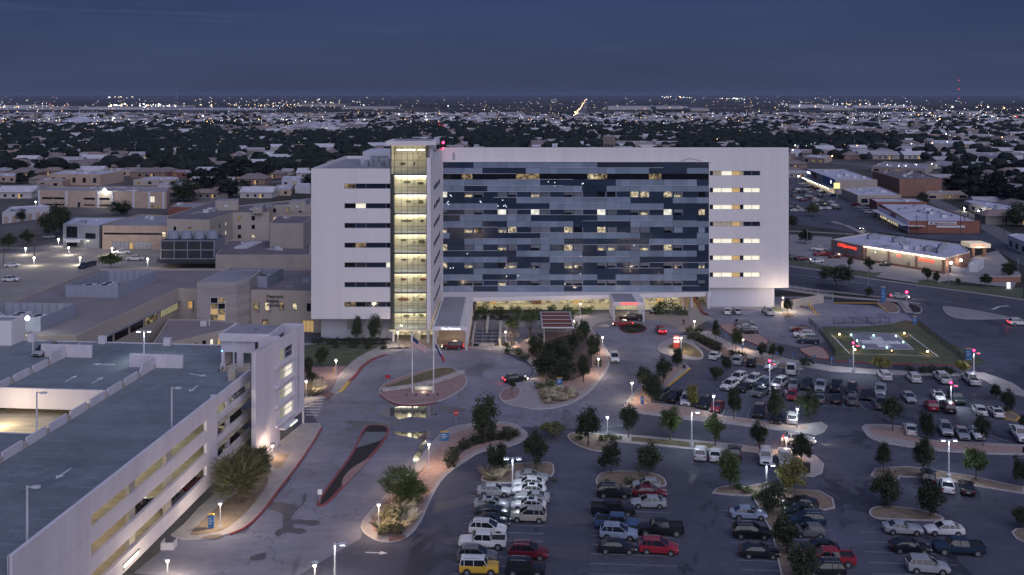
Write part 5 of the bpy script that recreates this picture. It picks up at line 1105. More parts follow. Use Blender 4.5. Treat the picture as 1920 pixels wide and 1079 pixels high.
q = b+m2*L2*.79+n2*.3; lettering('CVS/pharmacy', .95, (q.x, q.y, 3.1), SIGNR, pb_, rz2)
for i in range(6):
    q = b+m2*(L2*(i+.5)/6)+n2*2.2; point((q.x, q.y, 4.2), 130, (1, .85, .62), .3)
q = c+(e_-c)*.15+Vector((.5, -1.2)); 
for k in (.12, .5): q = c+(e_-c)*k+Vector((.6, -1.0)); MB().ball((q.x, q.y, 3.4), .45).build('wall_lamp', LAMP, pb_); point((q.x+.4, q.y-.8, 3.2), 160)
for (x, y, w_) in ((1638, 447, 4), (1686, 453, 4.5), (1768, 466, 2.6), (1742, 470, 3), (1762, 473, 2)):
    q = G(x, y, PZ); MB().box(q.x-w_/2, q.x+w_/2, q.y-1, q.y+1, PZ-.3, PZ+1.3).box(q.x-w_/4, q.x+w_/3, q.y-.6, q.y+.6, PZ+1.3, PZ+1.7).build('roof_unit', STEEL, pb_)
dk = thing('drive_through_canopy', 'small bright drive-through canopy with red stripe behind the pharmacy', 'canopy', G(1828, 478)); q = G(1828, 480)
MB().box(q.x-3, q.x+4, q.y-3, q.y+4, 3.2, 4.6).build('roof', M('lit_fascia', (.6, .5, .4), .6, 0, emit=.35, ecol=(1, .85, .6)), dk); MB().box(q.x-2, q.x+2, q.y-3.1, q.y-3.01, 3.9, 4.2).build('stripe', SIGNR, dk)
MB().box(q.x-2, q.x-1, q.y-2, q.y-1, 0, 3.19).box(q.x+2, q.x+3, q.y-2, q.y-1, 0, 3.19).build('post', BBRICK, dk); point((q.x, q.y-4, 3), 220)
q = G(1823, 512); cbx = thing('storage_container', 'white storage container behind the pharmacy', 'container', q); MB().prism([tuple(G(x, y, 2.6).to_2d()) for x, y in ((1817, 496), (1834, 496.5), (1845, 487), (1827, 486.5))], .1, 2.6).build('body', LSTEEL, cbx)
q = G(1808, 508); tag(MB().prism([tuple(G(x, y, 2.2).to_2d()) for x, y in ((1783, 499), (1812, 503), (1824, 491), (1806, 489))], 0, 2.2, cap=False).build('bin_enclosure', SCREEN), 'grey fenced bin enclosure at the pharmacy\'s rear corner', 'enclosure')
# ---- retail strip
MZ_ = 8.4
ma, MP = building('discount_store', 'long store with blue and red lit shopfront and pale roof', [(1512, 317), (1566, 337), (1645, 337.5), (1585, 317.5)], MZ_, STUCCO, ROOFW, .4)
a, b = G(1512, 317, MZ_).to_2d(), G(1566, 337, MZ_).to_2d(); L_ = (b-a).length
BLUE = M('blue_shopfront', (.04, .12, .28), .6, .1, .3)
for t0, t1, m_ in ((0, .25, BLUE), (.25, .4, M('maroon_shopfront', (.12, .02, .03), .6, .1, .3)), (.4, .62, STUCCO), (.62, .99, BLUE)): band(ma, a, b, t0*L_, t1*L_, 4.4, 8.3, m_, 'shopfront_panel', .3)
band(ma, a, b, 0, L_*.98, .2, 3.2, LIT, 'lit_glazing', .15); band(ma, a, b, 0, L_, 3.3, 3.6, STEEL, 'awning', 3.5)
for t in (.05, .12): band(ma, a, b, t*L_, (t+.05)*L_, 6.0, 7.4, SIGNW, 'lit_sign', .5)
band(ma, a, b, .88*L_, .9*L_, 5.4, 7.2, SIGNW, 'lit_sign', .5)
d = (b-a)/L_; nr = Vector((d.y, -d.x))
for i in range(11):
    q = a+d*(L_*(i+.5)/11)+nr*3.0; MB().ball((q.x, q.y, 3.1), .35).build('downlight', LAMP, ma)
    if i % 2: point((q.x, q.y, 2.8), 240, (1, .9, .68), .4)
BP = [
 ('strip_shop', 'white-roofed shop next to the blue discount store', [(1578, 354), (1608, 366), (1690, 366), (1655, 352), (1650, 350)], 4.8, STUCCO, ROOFW),
 ('strip_shop', 'narrow shop with red parapet in the retail strip', [(1630, 372), (1644, 379), (1738, 379), (1716, 372)], 4.8, RBRICK, ROOFW),
 ('fabric_store', 'fabric store with white roof and red brick wall with a long sign', [(1648, 382), (1704, 414.5), (1837, 414.7), (1739, 382.4)], 4.9, RBRICK, ROOFW),
 ('cinema_block', 'big windowless brown brick block behind the retail strip', [(1636, 321), (1686.5, 336), (1766, 335.5), (1716, 321)], 9.6, BBRICK, ROOFD),
 ('tan_office', 'low tan building with covered porch beside the brown block', [(1735, 363), (1820, 362), (1824, 358), (1740, 358)], 3.2, STUCCO2, ROOFG),
 ('white_roof_shop', 'long dark-walled shop with bright white roof at the right', [(1806, 377), (1860, 391), (1898, 397), (1908, 387), (1830, 374.5)], 3.8, STEEL, ROOFW),
 ('school_block', 'pale green-lit school building with five wall lamps', [(1634, 312), (1735, 317), (1750, 308), (1660, 303)], 4.5, STUCCO, ROOFG),
 ('petrol_canopy', 'pale striped canopy building cut by the right edge', [(1890, 441), (1925, 455), (1930, 440), (1905, 438)], 4.5, LSTEEL, ROOFW),
 ('warehouse', 'long grey and white warehouse near the right edge', [(1815, 290), (1868, 293), (1918, 292), (1912, 287), (1830, 286)], 6.0, LSTEEL, ROOFG),
 ('warehouse', 'white warehouse with bright lamp above the school building', [(1742, 268), (1802, 270), (1804, 264), (1750, 263)], 6.0, LSTEEL, ROOFW),
 ('shop', 'pale shop row behind the blue store with orange lamp', [(1571, 283), (1612, 285), (1616, 281), (1580, 279)], 5.0, STUCCO, ROOFW),
 ('shop', 'low grey-roofed shop with red neon left of the row', [(1506, 294), (1546, 297), (1560, 292), (1520, 290)], 4.5, STUCCO2, ROOFW),
 ('shop', 'low white building next to the hospital\'s top right corner', [(1482, 284), (1520, 284), (1538, 281), (1490, 280)], 5.0, LSTEEL, ROOFW),
 ('shop', 'tan building with orange lit yard at the upper right', [(1690, 275), (1762, 277), (1768, 272), (1700, 271)], 5.0, STUCCO2, ROOFG),
 ('apartment_block', 'brown low apartment block right of the tan office', [(1875, 352), (1920, 356), (1925, 346), (1885, 343)], 4.0, STUCCO, ROOFG),
 ('brick_school', 'pink brick school with square tower above the hospital roof', [(1152, 268), (1223, 269), (1226, 265), (1156, 264)], 6.5, STUCCO2, ROOFG),
 ('brick_tower', 'square brick tower of the school above the hospital roof', [(1131, 256), (1152, 257), (1153, 254), (1133, 253.5)], 18, STUCCO2, ROOFG),
]
RB = {}
for k, (nm, lb, px, z, w, r_) in enumerate(BP): RB[k] = building(nm, lb, px, z, w, r_)
for k in (0, 1, 4, 5, 6, 7, 8, 10, 11, 12, 13, 14, 15):
    b_, P_ = RB[k]
    for a, b in facing(P_)[:1]:
        L_ = (b-a).length; z = b_['z']; n = max(3, int(L_/7))
        for i in range(n): opening(b_, a, b, L_*(i+.25)/n, L_*(i+.7)/n, z*.15, z*.6, random.choice([GLB, GLD, LITD, GLB]))
b_, P_ = RB[2]; a, b = G(1704, 414.5, 4.9).to_2d(), G(1837, 414.7, 4.9).to_2d(); L_ = (b-a).length
band(b_, a, b, L_*.27, L_*.67, 3.4, 4.6, M('white_sign_board', (.6, .6, .66), .6, .04, 1), 'sign_board', .2); band(b_, a, b, L_*.39, L_*.79, 2.2, 3.0, MATS['white_sign_board'], 'sign_board', .15)
q = a+(b-a)*.50; lettering('Hancock Fabrics', 1.25, (q.x, q.y-.24, 3.62), RED, b_, 0)
band(b_, a, b, L_*.30, L_*.33, 3.55, 4.4, BLUE, 'logo_square', .24)
c0 = G(1646, 386, 4.9).to_2d(); d = (a-c0); L2_ = d.length; band(b_, c0, a, 0, L2_, 2.9, 3.15, LSTEEL, 'awning', 3.0); band(b_, c0, a, 0, L2_, 0, 4.8, WHITE, 'front_wall', .1)
band(b_, c0, a, L2_*.1, L2_*.7, .3, 2.6, LITG, 'lit_glazing', .2); band(b_, a, b, -1, L_*.2, 2.9, 3.1, LSTEEL, 'awning', 2.5)
band(b_, c0, a, L2_*.45, L2_*.62, 3.6, 4.7, RED, 'sign_board', .3)
for i in range(6): q = c0+d*(i+.3)/6; nr = Vector((d.y, -d.x)).normalized()*2.7; MB().tube((q.x+nr.x, q.y+nr.y, 0), (q.x+nr.x, q.y+nr.y, 2.9), .1).build('post', LSTEEL, b_)
for x, y in ((1716, 386), (1700, 391), (1688, 393), (1750, 395), (1762, 398), (1787, 404), (1812, 411)): q = G(x, y, 4.9); MB().box(q.x-.8, q.x+.8, q.y-.6, q.y+.6, 4.5, 5.4).build('roof_vent', STEEL, b_)
b_, P_ = RB[6]
for x, y in ((1646, 310), (1663, 311), (1684, 313), (1697, 313), (1717, 311), (1746, 309)): q = G(x, y, 3.5); MB().ball((q.x, q.y-1, 3.6), .75).build('wall_lamp', LAMPC, b_)
b_, P_ = RB[16]; a, b = facing(P_)[0]; L_ = (b-a).length
for i in range(5): opening(b_, a, b, L_*(.1+i*.18), L_*(.2+i*.18), 1, 11, GLB)
py = thing('pole_sign', 'yellow lit pole sign at the retail strip', 'sign', G(1569, 375)); q = G(1569, 375); MB().tube((q.x, q.y, 0), (q.x, q.y, 6), .3).build('pole', STEEL, py); MB().box(q.x-1.6, q.x+1.6, q.y-.3, q.y+.3, 6, 9).build('sign_face', M('yellow_sign', (1, .9, .3), .5, 0, emit=.75, ecol=(1, .88, .35)), py)
# utility poles on the right and left
UP = [(1718.5, 445, 403), (1738, 440, 395), (1801, 440, 378), (1839, 441, 386), (1883, 440, 400), (1815, 412, 378), (1567, 362, 345), (1614, 430, 415), (1583, 440, 418), (65, 488, 433), (7, 500, 458), (448, 333, 315), (299, 340, 318), (181, 318, 300), (243, 345, 330)]
for i, (x, y0, y1) in enumerate(UP):
    q = G(x, y0); s = (y0-HY)/56; h = (y0-y1)/s; u = thing('utility_pole', 'thin dark utility pole ' + ['before the fabric store sign', 'at the fabric store\'s middle', 'over the fabric store roof at the right', 'near the fabric store\'s right corner', 'on the street right of the fabric store', 'behind the fabric store roof', 'beside the yellow pole sign', 'at the mall drive', 'by the pharmacy street corner', 'before the left grey entry block', 'at the far left edge', 'beside an orange street lamp', 'on the far left street', 'among the dark trees', 'near the round hall'][i], 'utility pole', q)
    MB().tube((q.x, q.y, 0), (q.x, q.y, h), .16, .1).build('pole', BARK, u); MB().box(q.x-1.2, q.x+1.2, q.y-.06, q.y+.06, h-1, h-.85).build('crossarm', BARK, u)
# far lattice masts
for lb, x, yb, yt, lit in (('tall dark lattice mast on the horizon at the left', 331, 186, 160, 0), ('thin lattice mast with red lights on the horizon at the right', 1797, 186, 150, 1)):
    q = G(x, yb); s = F/q.y; h = 56-(yt-HY)/s; t = thing('lattice_mast', lb, 'mast', q); m = MB(); w = q.y*.0010
    for dx, dy in ((-w, 0), (w, 0), (0, w)): m.tube((q.x+dx, q.y+dy, 0), (q.x, q.y, h), w*.35, w*.15, n=3)
    k = 0
    while k < h: z = k; f = 1-z/h; m.box(q.x-w*f, q.x+w*f, q.y-w*.1, q.y+w*.1, z, z+w*.2); k += h/14
    m.build('lattice', STEEL, t)
    if lit:
        for f in (.98, .5, .03): MB().ball((q.x, q.y-w, h*f), w*.22).build('warning_light', REDL, t)
    else: MB().tube((q.x, q.y, h*.72), (q.x, q.y, h*.86), w*.8, w*.5).build('tank', STEEL, t)
# ================================================================== TREES
def crown_mesh(seed, n, size, shape='round', leaf=.30, nm='crown'):
    """leaf clusters gathered round branch ends inside an uneven crown of unit height (0..1) and unit width"""
    rnd = random.Random(seed); mb = MB(); cl = []
    k = {'round': 26, 'oval': 30, 'spread': 34, 'bush': 18, 'cone': 26, 'wispy': 34}[shape]
    for i in range(k):
        while True:
            p = Vector((rnd.uniform(-1, 1), rnd.uniform(-1, 1), rnd.uniform(-1, 1)))
            if .30 < p.length < 1: break
        p *= rnd.uniform(.72, 1.0)
        if shape == 'cone': f = .95-.45*(p.z+1)/2; p.x *= f*1.15; p.y *= f*1.15
        if shape == 'oval': f = 1-.35*max(0, p.z); p.x *= f; p.y *= f
        if shape == 'spread': p.z = abs(p.z)*.9-.25+.5*(1-p.xy.length) if rnd.random() < .6 else p.z*.6
        cl.append((p, rnd.uniform(.24, .42)))
    per = n//k
    for c, r in cl:
        for j in range(per):
            q = Vector((rnd.gauss(0, .5), rnd.gauss(0, .5), rnd.gauss(0, .45)))*r
            p = (c+q)*.5
            if p.length > .58: p *= .58/p.length
            z = p.z+.5
            a = Vector((rnd.uniform(-1, 1), rnd.uniform(-1, 1), rnd.uniform(-.5, .9))).normalized()
            if shape == 'wispy': a = (Vector((p.x, p.y, p.z*.6+.15))+a*.25).normalized()
            b = a.orthogonal().normalized(); b = (Matrix.Rotation(rnd.uniform(0, 6.28), 3, a) @ b)
            l = leaf*rnd.uniform(.6, 1.25)*.5; w = l*(.55 if shape != 'wispy' else .16)
            if shape == 'wispy': l *= 2.0
            v = Vector((p.x, p.y, z))
            mb.face([v-a*l, v+b*w, v+a*l, v-b*w])
    return mb
LEAVES = {}
def leaf_proto(kind, seed, mi, n, leaf):
    key = (kind, seed, mi)
    if key not in LEAVES: LEAVES[key] = crown_mesh(seed, n, 1, kind, leaf).mesh('crown', [LEAF[mi]])
    return LEAVES[key]
def trunk_mesh(seed, nm='trunk', forks=4, multi=1):
    rnd = random.Random(seed); mb = MB()
    for m_ in range(multi):
        ox = 0 if multi == 1 else rnd.uniform(-.05, .05); oy = 0 if multi == 1 else rnd.uniform(-.05, .05)
        lean = Vector((ox*2.5+rnd.uniform(-.02, .02), oy*2.5, 1)); p = Vector((ox, oy, 0)); q = p+lean*.42
        mb.tube(p, q, .020 if multi == 1 else .014, .013, n=6)
        for f in range(forks):
            a = f*6.28/forks+rnd.uniform(-.4, .4); e = q+Vector((math.cos(a)*.16, math.sin(a)*.16, rnd.uniform(.18, .34)))
            mb.tube(q-Vector((0, 0, .04)), e, .010, .004, n=4)
            e2 = e+Vector((math.cos(a+.6)*.10, math.sin(a+.6)*.10, .12)); mb.tube(e, e2, .005, .002, n=3)
        mb.tube(q, q+Vector((0, 0, .3)), .011, .004, n=4)
    return mb.mesh(nm, [BARK])
TR = [trunk_mesh(s) for s in range(3)]; TRM = [trunk_mesh(11, multi=3), trunk_mesh(12, multi=4)]
def tree(label, x, yb, yt, w, kind='oval', mi=0, n=1500, leaf=.085, lo=.30, group=None, nm='oak_tree', multi=False, z0=0, cat='tree', dep=None, seed=None):
    q = G(x, yb, z0); s = F/q.y; h = (yb-yt)/s/1.0; w_ = w/s
    t = thing(nm, label, cat, q, random.uniform(0, 6.28), group); sd = seed if seed is not None else random.randrange(5)
    if lo > .08:
        o = link('trunk', random.choice(TRM if multi else TR), t, local=True); o.scale = (h, h, h*(.75 if multi else 1))
    c = link('crown', leaf_proto(kind, sd, mi, n, leaf), t, local=True); c.location = (0, 0, h*lo); c.scale = (w_*1.03, w_*1.03*(dep or 1), h*(1-lo)*1.05); c.rotation_euler = (0, 0, random.uniform(0, 6.28) if not dep else -t.rotation_euler.z)
    return t
TL_ = [
 ('large dark tree just left of the dark shrubs in the middle foreground', 909, 830, 745, 52, 'oval', 0, .12),
 ('tree with cactus at its foot beside the double parking lamp', 933, 893, 833, 42, 'round', 0, .2),
 ('dark tree at the head of the white car column in the near lot', 1005, 882, 810, 48, 'round', 0, .22),
 ('dark tree by the small white post left of the cool lamp', 1103, 838, 769, 52, 'round', 0, .25),
 ('slim dark tree just right of the lamp by the little plaza', 1178, 822, 760, 38, 'oval', 0, .3),
 ('dark tree above the black suv in the near lot', 1146, 888, 831, 46, 'round', 0, .1),
 ('dark tree above the red car in the near lot', 1215, 892, 833, 52, 'round', 0, .1),
 ('green tree left of the tall single parking lamp', 1257, 827, 765, 44, 'round', 1, .25),
 ('lit green tree right of the tall single parking lamp', 1341, 838, 778, 38, 'round', 1, .28),
 ('dark tree with the person in red standing behind its trunk', 1424, 852, 790, 34, 'oval', 0, .28),
 ('dark thin tree before the moving white suv', 1502, 884, 813, 40, 'cone', 0, .3),
 ('green tree at the end bed left of the near lamp', 1369, 920, 850, 48, 'round', 1, .2),
 ('bright green lamp-lit tree behind the near lamp', 1484, 925, 862, 52, 'round', 3, .08),
 ('dark tree overlapping the silver sedan in the divider bed', 1448, 968, 905, 50, 'round', 0, .08),
 ('second dark tree down the divider bed', 1475, 1040, 968, 52, 'round', 0, .12),
 ('dark tree of the divider bed cut by the bottom edge', 1506, 1092, 1025, 58, 'round', 0, .08),
 ('autumn yellow tree between the white suv and the dark sedan', 1299, 765, 722, 26, 'oval', 3, .12),
 ('dark tree overhanging the lower end of the yellow kerb', 1222, 757, 700, 40, 'round', 0, .12),
 ('small dark tree at the left of the yellow kerb bed', 1207, 737, 690, 34, 'round', 0, .15),
 ('dark tree at the middle of the yellow kerb bed', 1244, 722, 672, 30, 'round', 0, .25),
 ('dark tree in front of the red and white sign island', 1271, 690, 654, 22, 'oval', 0, .15),
 ('blurred dark tree beside the small white pickup', 1343, 714, 688, 24, 'round', 0, .15),
 ('dark tree behind the small white pickup', 1361, 697, 668, 20, 'round', 0, .15),
 ('tall dark tree on the slope bed before the low wall', 1342, 646, 604, 18, 'oval', 0, .25),
 ('lamp-lit tree beside the warm lamp on the slope walk', 1380, 661, 618, 23, 'round', 1, .25),
 ('small dark tree by the first blue banner on the walk', 1429, 675, 644, 18, 'round', 0, .3),
 ('dark twin-stemmed tree by the walk above the red beacon lamp', 1449, 676, 646, 16, 'round', 0, .2),
 ('small dark tree right of the twin-stemmed one on the walk', 1463, 673, 648, 14, 'round', 0, .2),
 ('dark oval tree before the row of black cars', 1376, 787, 728, 28, 'oval', 0, .22),
 ('dark oval tree hiding a car behind the red hatchback', 1455, 795, 735, 32, 'oval', 0, .12),
 ('wide dark tree right of the red hatchback', 1515, 792, 735, 44, 'round', 0, .22),
 ('dark tree over the left end of the gravel island', 1674, 811, 746, 40, 'round', 0, .3),
 ('dark tree between the white sedan and the silver suv', 1737, 826, 773, 30, 'round', 0, .12),
 ('dark tree before the white sedans near the right lamp', 1843, 838, 777, 30, 'oval', 0, .28),
 ('slim dark tree on the left tip of the lower island', 1657, 888, 833, 33, 'oval', 0, .24),
 ('dark tree above the small dark suv on the lower island', 1732, 895, 825, 40, 'oval', 0, .24),
 ('green tree right of the near tall lamp on the lower island', 1830, 903, 840, 42, 'round', 1, .26),
 ('wide dark tree below the slim dark tree', 1662, 950, 887, 54, 'round', 0, .08),
 ('large dark tree below the small dark suv', 1745, 970, 900, 50, 'oval', 0, .1),
 ('small dark tree at the upper end of the yellow ringed bed', 1867, 749, 720, 20, 'cone', 0, .12),
 ('dark pointed tree in the yellow ringed bed', 1890, 772, 731, 28, 'cone', 0, .05),
 ('dark tree over the white pickup at the right edge', 1919, 812, 780, 16, 'round', 0, .1),
 ('dark tree cut by the right edge above the lower island', 1914, 912, 858, 32, 'round', 0, .15),
 ('dark tree cut by the right edge near the kerbed bed', 1917, 990, 950, 36, 'round', 0, .1),
 ('left of two small trees before the hospital\'s blank base wall', 670, 644, 597, 24, 'oval', 0, .16),
 ('right of two small trees before the hospital\'s blank base wall', 703, 644, 594, 29, 'cone', 0, .16),
 ('dark tree alone on the lawn', 604, 687, 650, 26, 'cone', 0, .1),
 ('dark tree beside the white stair block on the lawn edge', 577, 712, 668, 20, 'round', 0, .12),
 ('dark tree standing in the central garden on rose paving', 1094, 718, 668, 25, 'oval', 0, .2),
 ('dark tree behind the parked dark sedan at the circle nose', 960, 745, 712, 15, 'round', 0, .5),
 ('dark tree at the upper right of the central garden', 1097, 636, 602, 24, 'round', 0, .1),
 ('dark tree beside the lamp at the right of the central garden', 1112, 676, 628, 28, 'round', 0, .08),
 ('broad dark tree in the heart of the central garden', 1045, 690, 638, 62, 'round', 0, .08),
 ('dark tree below the pergola in the central garden', 1076, 664, 622, 34, 'round', 0, .08),
 ('wide dark tree at the left of the central garden', 1022, 710, 665, 50, 'round', 0, .08),
 ('dark tree in front of the broad one in the central garden', 1058, 716, 672, 44, 'round', 0, .08),
 ('dark tree left of the pergola behind the garden path lamp', 1004, 670, 630, 34, 'round', 0, .08),
 ('conifer before the hospital\'s right base wall', 1434, 571, 543, 20, 'cone', 2, .12),
 ('small tree on the kerbed island right of the hospital', 1477, 591, 559, 18, 'round', 0, .25),
 ('round street tree before the pharmacy door', 1631, 512, 483, 20, 'round', 0, .25),
 ('small tree before the pharmacy sign panels', 1594, 502, 484, 11, 'round', 0, .2),
 ('small spreading tree on the far verge left of its pair', 1739, 528, 503, 20, 'round', 0, .25),
 ('small tree on the verge right of its pair', 1755, 532, 510, 15, 'round', 0, .15),
 ('tiny young tree on the pharmacy verge', 1797, 537, 522, 9, 'round', 0, .25),
 ('round clipped tree on the pharmacy verge', 1848, 540, 515, 22, 'round', 0, .25),
 ('large round dark tree beside the brick wall at right', 1891, 520, 492, 33, 'round', 0, .05),
 ('big dark blurred tree on the road verge right of the hospital', 1568, 542, 497, 60, 'spread', 0, .15),
 ('small round tree at the roadside near the blue banner', 1629, 556, 538, 15, 'round', 0, .1),
 ('round tree in the mall lot nearest the hospital', 1486, 430, 403, 18, 'round', 0, .15),
 ('dark tree in the mall lot beside the white vans', 1523, 406, 383, 26, 'round', 2, .15),
 ('dark tree left of the pharmacy parking lamp', 1509, 457, 432, 26, 'round', 0, .1),
 ('wide umbrella shaped tree in the left service yard', 207, 508, 478, 48, 'spread', 1, .3),
 ('big dark tree at the corner of the pink brick building', 347, 378, 340, 60, 'round', 0, .05),
 ('dark tree right of the big one on the far street', 384, 365, 344, 30, 'round', 0, .1),
 ('dark round tree before the pink brick building', 226, 404, 378, 40, 'round', 0, .05),
 ('tall dark tree left of the grey entry block', 112, 440, 385, 42, 'oval', 0, .08),
 ('dark tree behind the grey entry block at the left', 92, 446, 400, 34, 'round', 0, .1),
 ('round dark tree by the white storage shed', 34, 416, 393, 32, 'round', 0, .1),
 ('small dark tree on the left roadside by the utility pole', 52, 460, 432, 26, 'round', 0, .2),
 ('dark tree at the left edge of the service yard', 16, 470, 440, 30, 'round', 0, .2),
 ('dark tree between the retail strip and the brown brick block', 1733, 386, 362, 24, 'round', 0, .05),
 ('dark bushy tree before the brown brick block', 1687, 364, 350, 15, 'round', 0, .05),
 ('dark tree at the right edge before the apartments', 1912, 425, 383, 50, 'round', 0, .05),
 ('small tree before the imaging building wall at its left', 467, 613, 583, 26, 'round', 0, .15),
 ('small tree before the imaging building wall at its right', 517, 613, 588, 28, 'round', 0, .15),
 ('small dark tree left of the stone entry tower', 373, 611, 588, 16, 'round', 0, .15),
]
for (lb, x, yb, yt, w, kd, mi, lo) in TL_:
    near = yb > 640; tree(lb, x, yb, yt, w, kd, mi, 3400 if near else 1500, .078 if near else .11, lo)
# loose willow-like desert trees
DT = [('large spiky desert tree lit by lamps beside the garage', 452, 945, 850, 92, 2), ('second spiky desert tree behind it against the garage wall', 478, 900, 838, 62, 2), ('spiky desert tree on the long bed by the warm lamp', 757, 945, 882, 84, 1),
      ('leafless-looking mesquite between the two sidewalks', 1037, 822, 789, 46, 2), ('yellow green mesquite behind the white suv by the helipad', 1651, 698, 670, 34, 3), ('small yellow green mesquite by the blue helipad sign', 1805, 702, 676, 26, 3)]
for lb, x, yb, yt, w, mi in DT: tree(lb, x, yb, yt, w, 'wispy' if x < 800 else 'spread', mi, 2600, .12 if x < 800 else .09, .16, nm='desert_tree', multi=True)
tree('uplit multi-stemmed tree right of the stairwell', 962, 648, 590, 30, 'spread', 1, 1400, .08, .42, nm='desert_tree', multi=True)
tree('uplit tree left of the rust red pergola', 993, 636, 578, 36, 'spread', 1, 1400, .08, .42, nm='desert_tree', multi=True)
for x, y in ((964, 650), (991, 638)): q = G(x, y); point((q.x, q.y-.6, .5), 55, (1, .85, .5), .1)
# shrubs
SHR = [('lobby shrub', [(905, 590, 570, 26), (935, 592, 574, 28), (968, 592, 573, 30), (1035, 590, 572, 24), (1066, 590, 572, 22), (1100, 590, 573, 34), (1010, 590, 578, 20), (1080, 592, 580, 18)], 'tall shrub in the row before the lit lobby glass', 'shrubs before the lobby glass', 1),
       ('ramp shrub', [(1245, 590, 562, 40), (1268, 591, 572, 26), (1228, 588, 572, 16), (1286, 592, 580, 12)], 'dark shrub between the emergency canopy and the ramp', 'shrubs beside the ambulance ramp', 1),
       ('helipad hedge', [(1708, 698, 687, 21), (1733, 700, 687, 24), (1750, 700, 686, 26), (1768, 701, 687, 24), (1781, 702, 688, 18), (1513, 687, 669, 27)], 'dark clipped shrub in the strip before the helipad', 'clipped shrubs before the helipad', 0),
       ('slope shrub', [(1295, 626, 612, 22), (1308, 626, 612, 20), (1298, 636, 624, 26), (1315, 640, 628, 30), (1330, 648, 634, 26), (1345, 655, 642, 22), (1373, 667, 656, 16), (1385, 668, 658, 14), (1394, 668, 659, 14)], 'dark shrub on the slope bed right of the sign island', 'dark shrubs on the slope bed', 0),
       ('hedge', [(590+i*13, 646, 633, 17) for i in range(11)], 'low dark shrub along the hospital base wall', 'low shrubs along the hospital base', 0),
       ('lobby hedge', [(893+i*15, 600, 590, 18) for i in range(10)], 'low dark shrub of the clipped line before the lobby', 'clipped line of shrubs before the lobby', 0),
       ('left bed shrub', [(588, 716, 700, 24), (597, 720, 706, 22), (578, 712, 698, 20)], 'round dark shrub in the bed by the left lamp', 'shrubs in the bed by the left lamp', 0),
       ('long bed shrub', [(948, 822, 803, 44), (922, 824, 806, 40), (965, 820, 806, 26), (896, 832, 815, 34), (872, 842, 824, 30), (850, 858, 836, 26), (845, 878, 848, 30)], 'dark maroon shrub along the curve of the long bed', 'dark shrubs along the long bed', 0),
       ('near bed shrub', [(735, 985, 950, 44), (727, 1003, 978, 38), (752, 975, 950, 30), (770, 950, 925, 44), (790, 935, 905, 32), (745, 1004, 984, 30)], 'dry olive shrub in the rounded end of the long bed', 'dry shrubs in the rounded end of the long bed', 2),
       ('garden shrub', [(955, 665, 650, 20), (972, 668, 652, 22), (985, 676, 662, 22), (948, 656, 642, 16), (1120, 650, 632, 16), (1122, 690, 672, 16), (1070, 600, 590, 16), (1078, 612, 602, 18), (1085, 625, 612, 20), (1010, 730, 716, 22), (1030, 728, 712, 26)], 'dark shrub at the edge of the central garden', 'shrubs round the central garden', 1),
       ('small bed shrub', [(1086, 826, 816, 16), (1130, 828, 814, 18), (1145, 828, 814, 24), (1160, 826, 816, 16), (1180, 612, 606, 18), (1196, 614, 607, 20), (1185, 622, 616, 22), (1345, 872, 864, 6), (1385, 918, 906, 20), (1402, 926, 913, 22), (1420, 936, 922, 24), (1205, 905, 890, 18), (1180, 908, 893, 22), (1140, 908, 898, 16), (1040, 905, 896, 10)], 'low shrub in a kerbed parking bed', 'low shrubs in parking beds', 1),
       ('street shrub', [(1712, 460, 452, 20), (1745, 462, 455, 18), (1768, 463, 457, 16), (630, 652, 640, 16), (660, 652, 642, 22), (690, 654, 645, 18), (720, 655, 647, 16)], 'low shrub beside the pavement', 'low shrubs beside pavements', 0)]
for nm, pts, lb, grp, mi in SHR:
    for (x, yb, yt, w) in pts: tree(lb, x, yb, yt, w, 'bush', mi, 520, .13, .0, grp, nm='shrub', cat='shrub')
# tussocks of pale grass: one by one in the rock garden, a mass on the slopes
tus = MB(); rr = random.Random(5)
for i in range(46):
    a = rr.uniform(0, 6.28); l = rr.uniform(.3, .5); d = Vector((math.cos(a)*rr.uniform(.2, .8), math.sin(a)*rr.uniform(.2, .8), 1)).normalized()*l
    b = Vector((math.cos(a+1.57), math.sin(a+1.57), 0))*.03; p = Vector((math.cos(a), math.sin(a), 0))*.12; tus.face([p-b, p+b, p+d*.6+b*.7+Vector((math.cos(a), math.sin(a), 0))*.1, p+d+Vector((math.cos(a), math.sin(a), 0))*.3])
TUS = tus.mesh('grass_tussock', [M('pale_tussock_grass', (.42, .37, .26), .9, .3, 1.5, rnd=.3)])
def tussocks(px, n, sc, group, label, seed):
    P = [v for v in wpoly(px)]; rn = random.Random(seed); xs = [p.x for p in P]; ys = [p.y for p in P]; k = 0; tries = 0
    while k < n and tries < 4000:
        tries += 1; x, y = rn.uniform(min(xs), max(xs)), rn.uniform(min(ys), max(ys)); ins = False; j = len(P)-1
        for i in range(len(P)):
            if (P[i].y > y) != (P[j].y > y) and x < (P[j].x-P[i].x)*(y-P[i].y)/(P[j].y-P[i].y)+P[i].x: ins = not ins
            j = i
        if not ins: continue
        o = link('grass_tussock', TUS, None); s_ = sc*rn.uniform(.7, 1.3); o.location = (x, y, .13); o.scale = (s_, s_, s_); o.rotation_euler = (0, 0, rn.uniform(0, 6)); tag(o, label, 'tussock', group); k += 1
tussocks([(1016, 738), (1032, 730), (1062, 730), (1084, 741), (1058, 753), (1024, 758)], 62, 1.45, 'pale tussocks in the rock garden', 'pale grass tussock in the rock garden tip of the central garden', 1)
tussocks([(576, 728), (600, 728), (594, 741), (575, 743)], 22, 2.6, 'pale tussocks by the left lamp', 'pale grass tussock in the bed by the left lamp', 2)
tussocks([(702, 985), (725, 955), (765, 955), (770, 990), (730, 1003)], 16, 2.6, 'dry tussocks in the long bed', 'dry grass tussock in the rounded end of the long bed', 3)
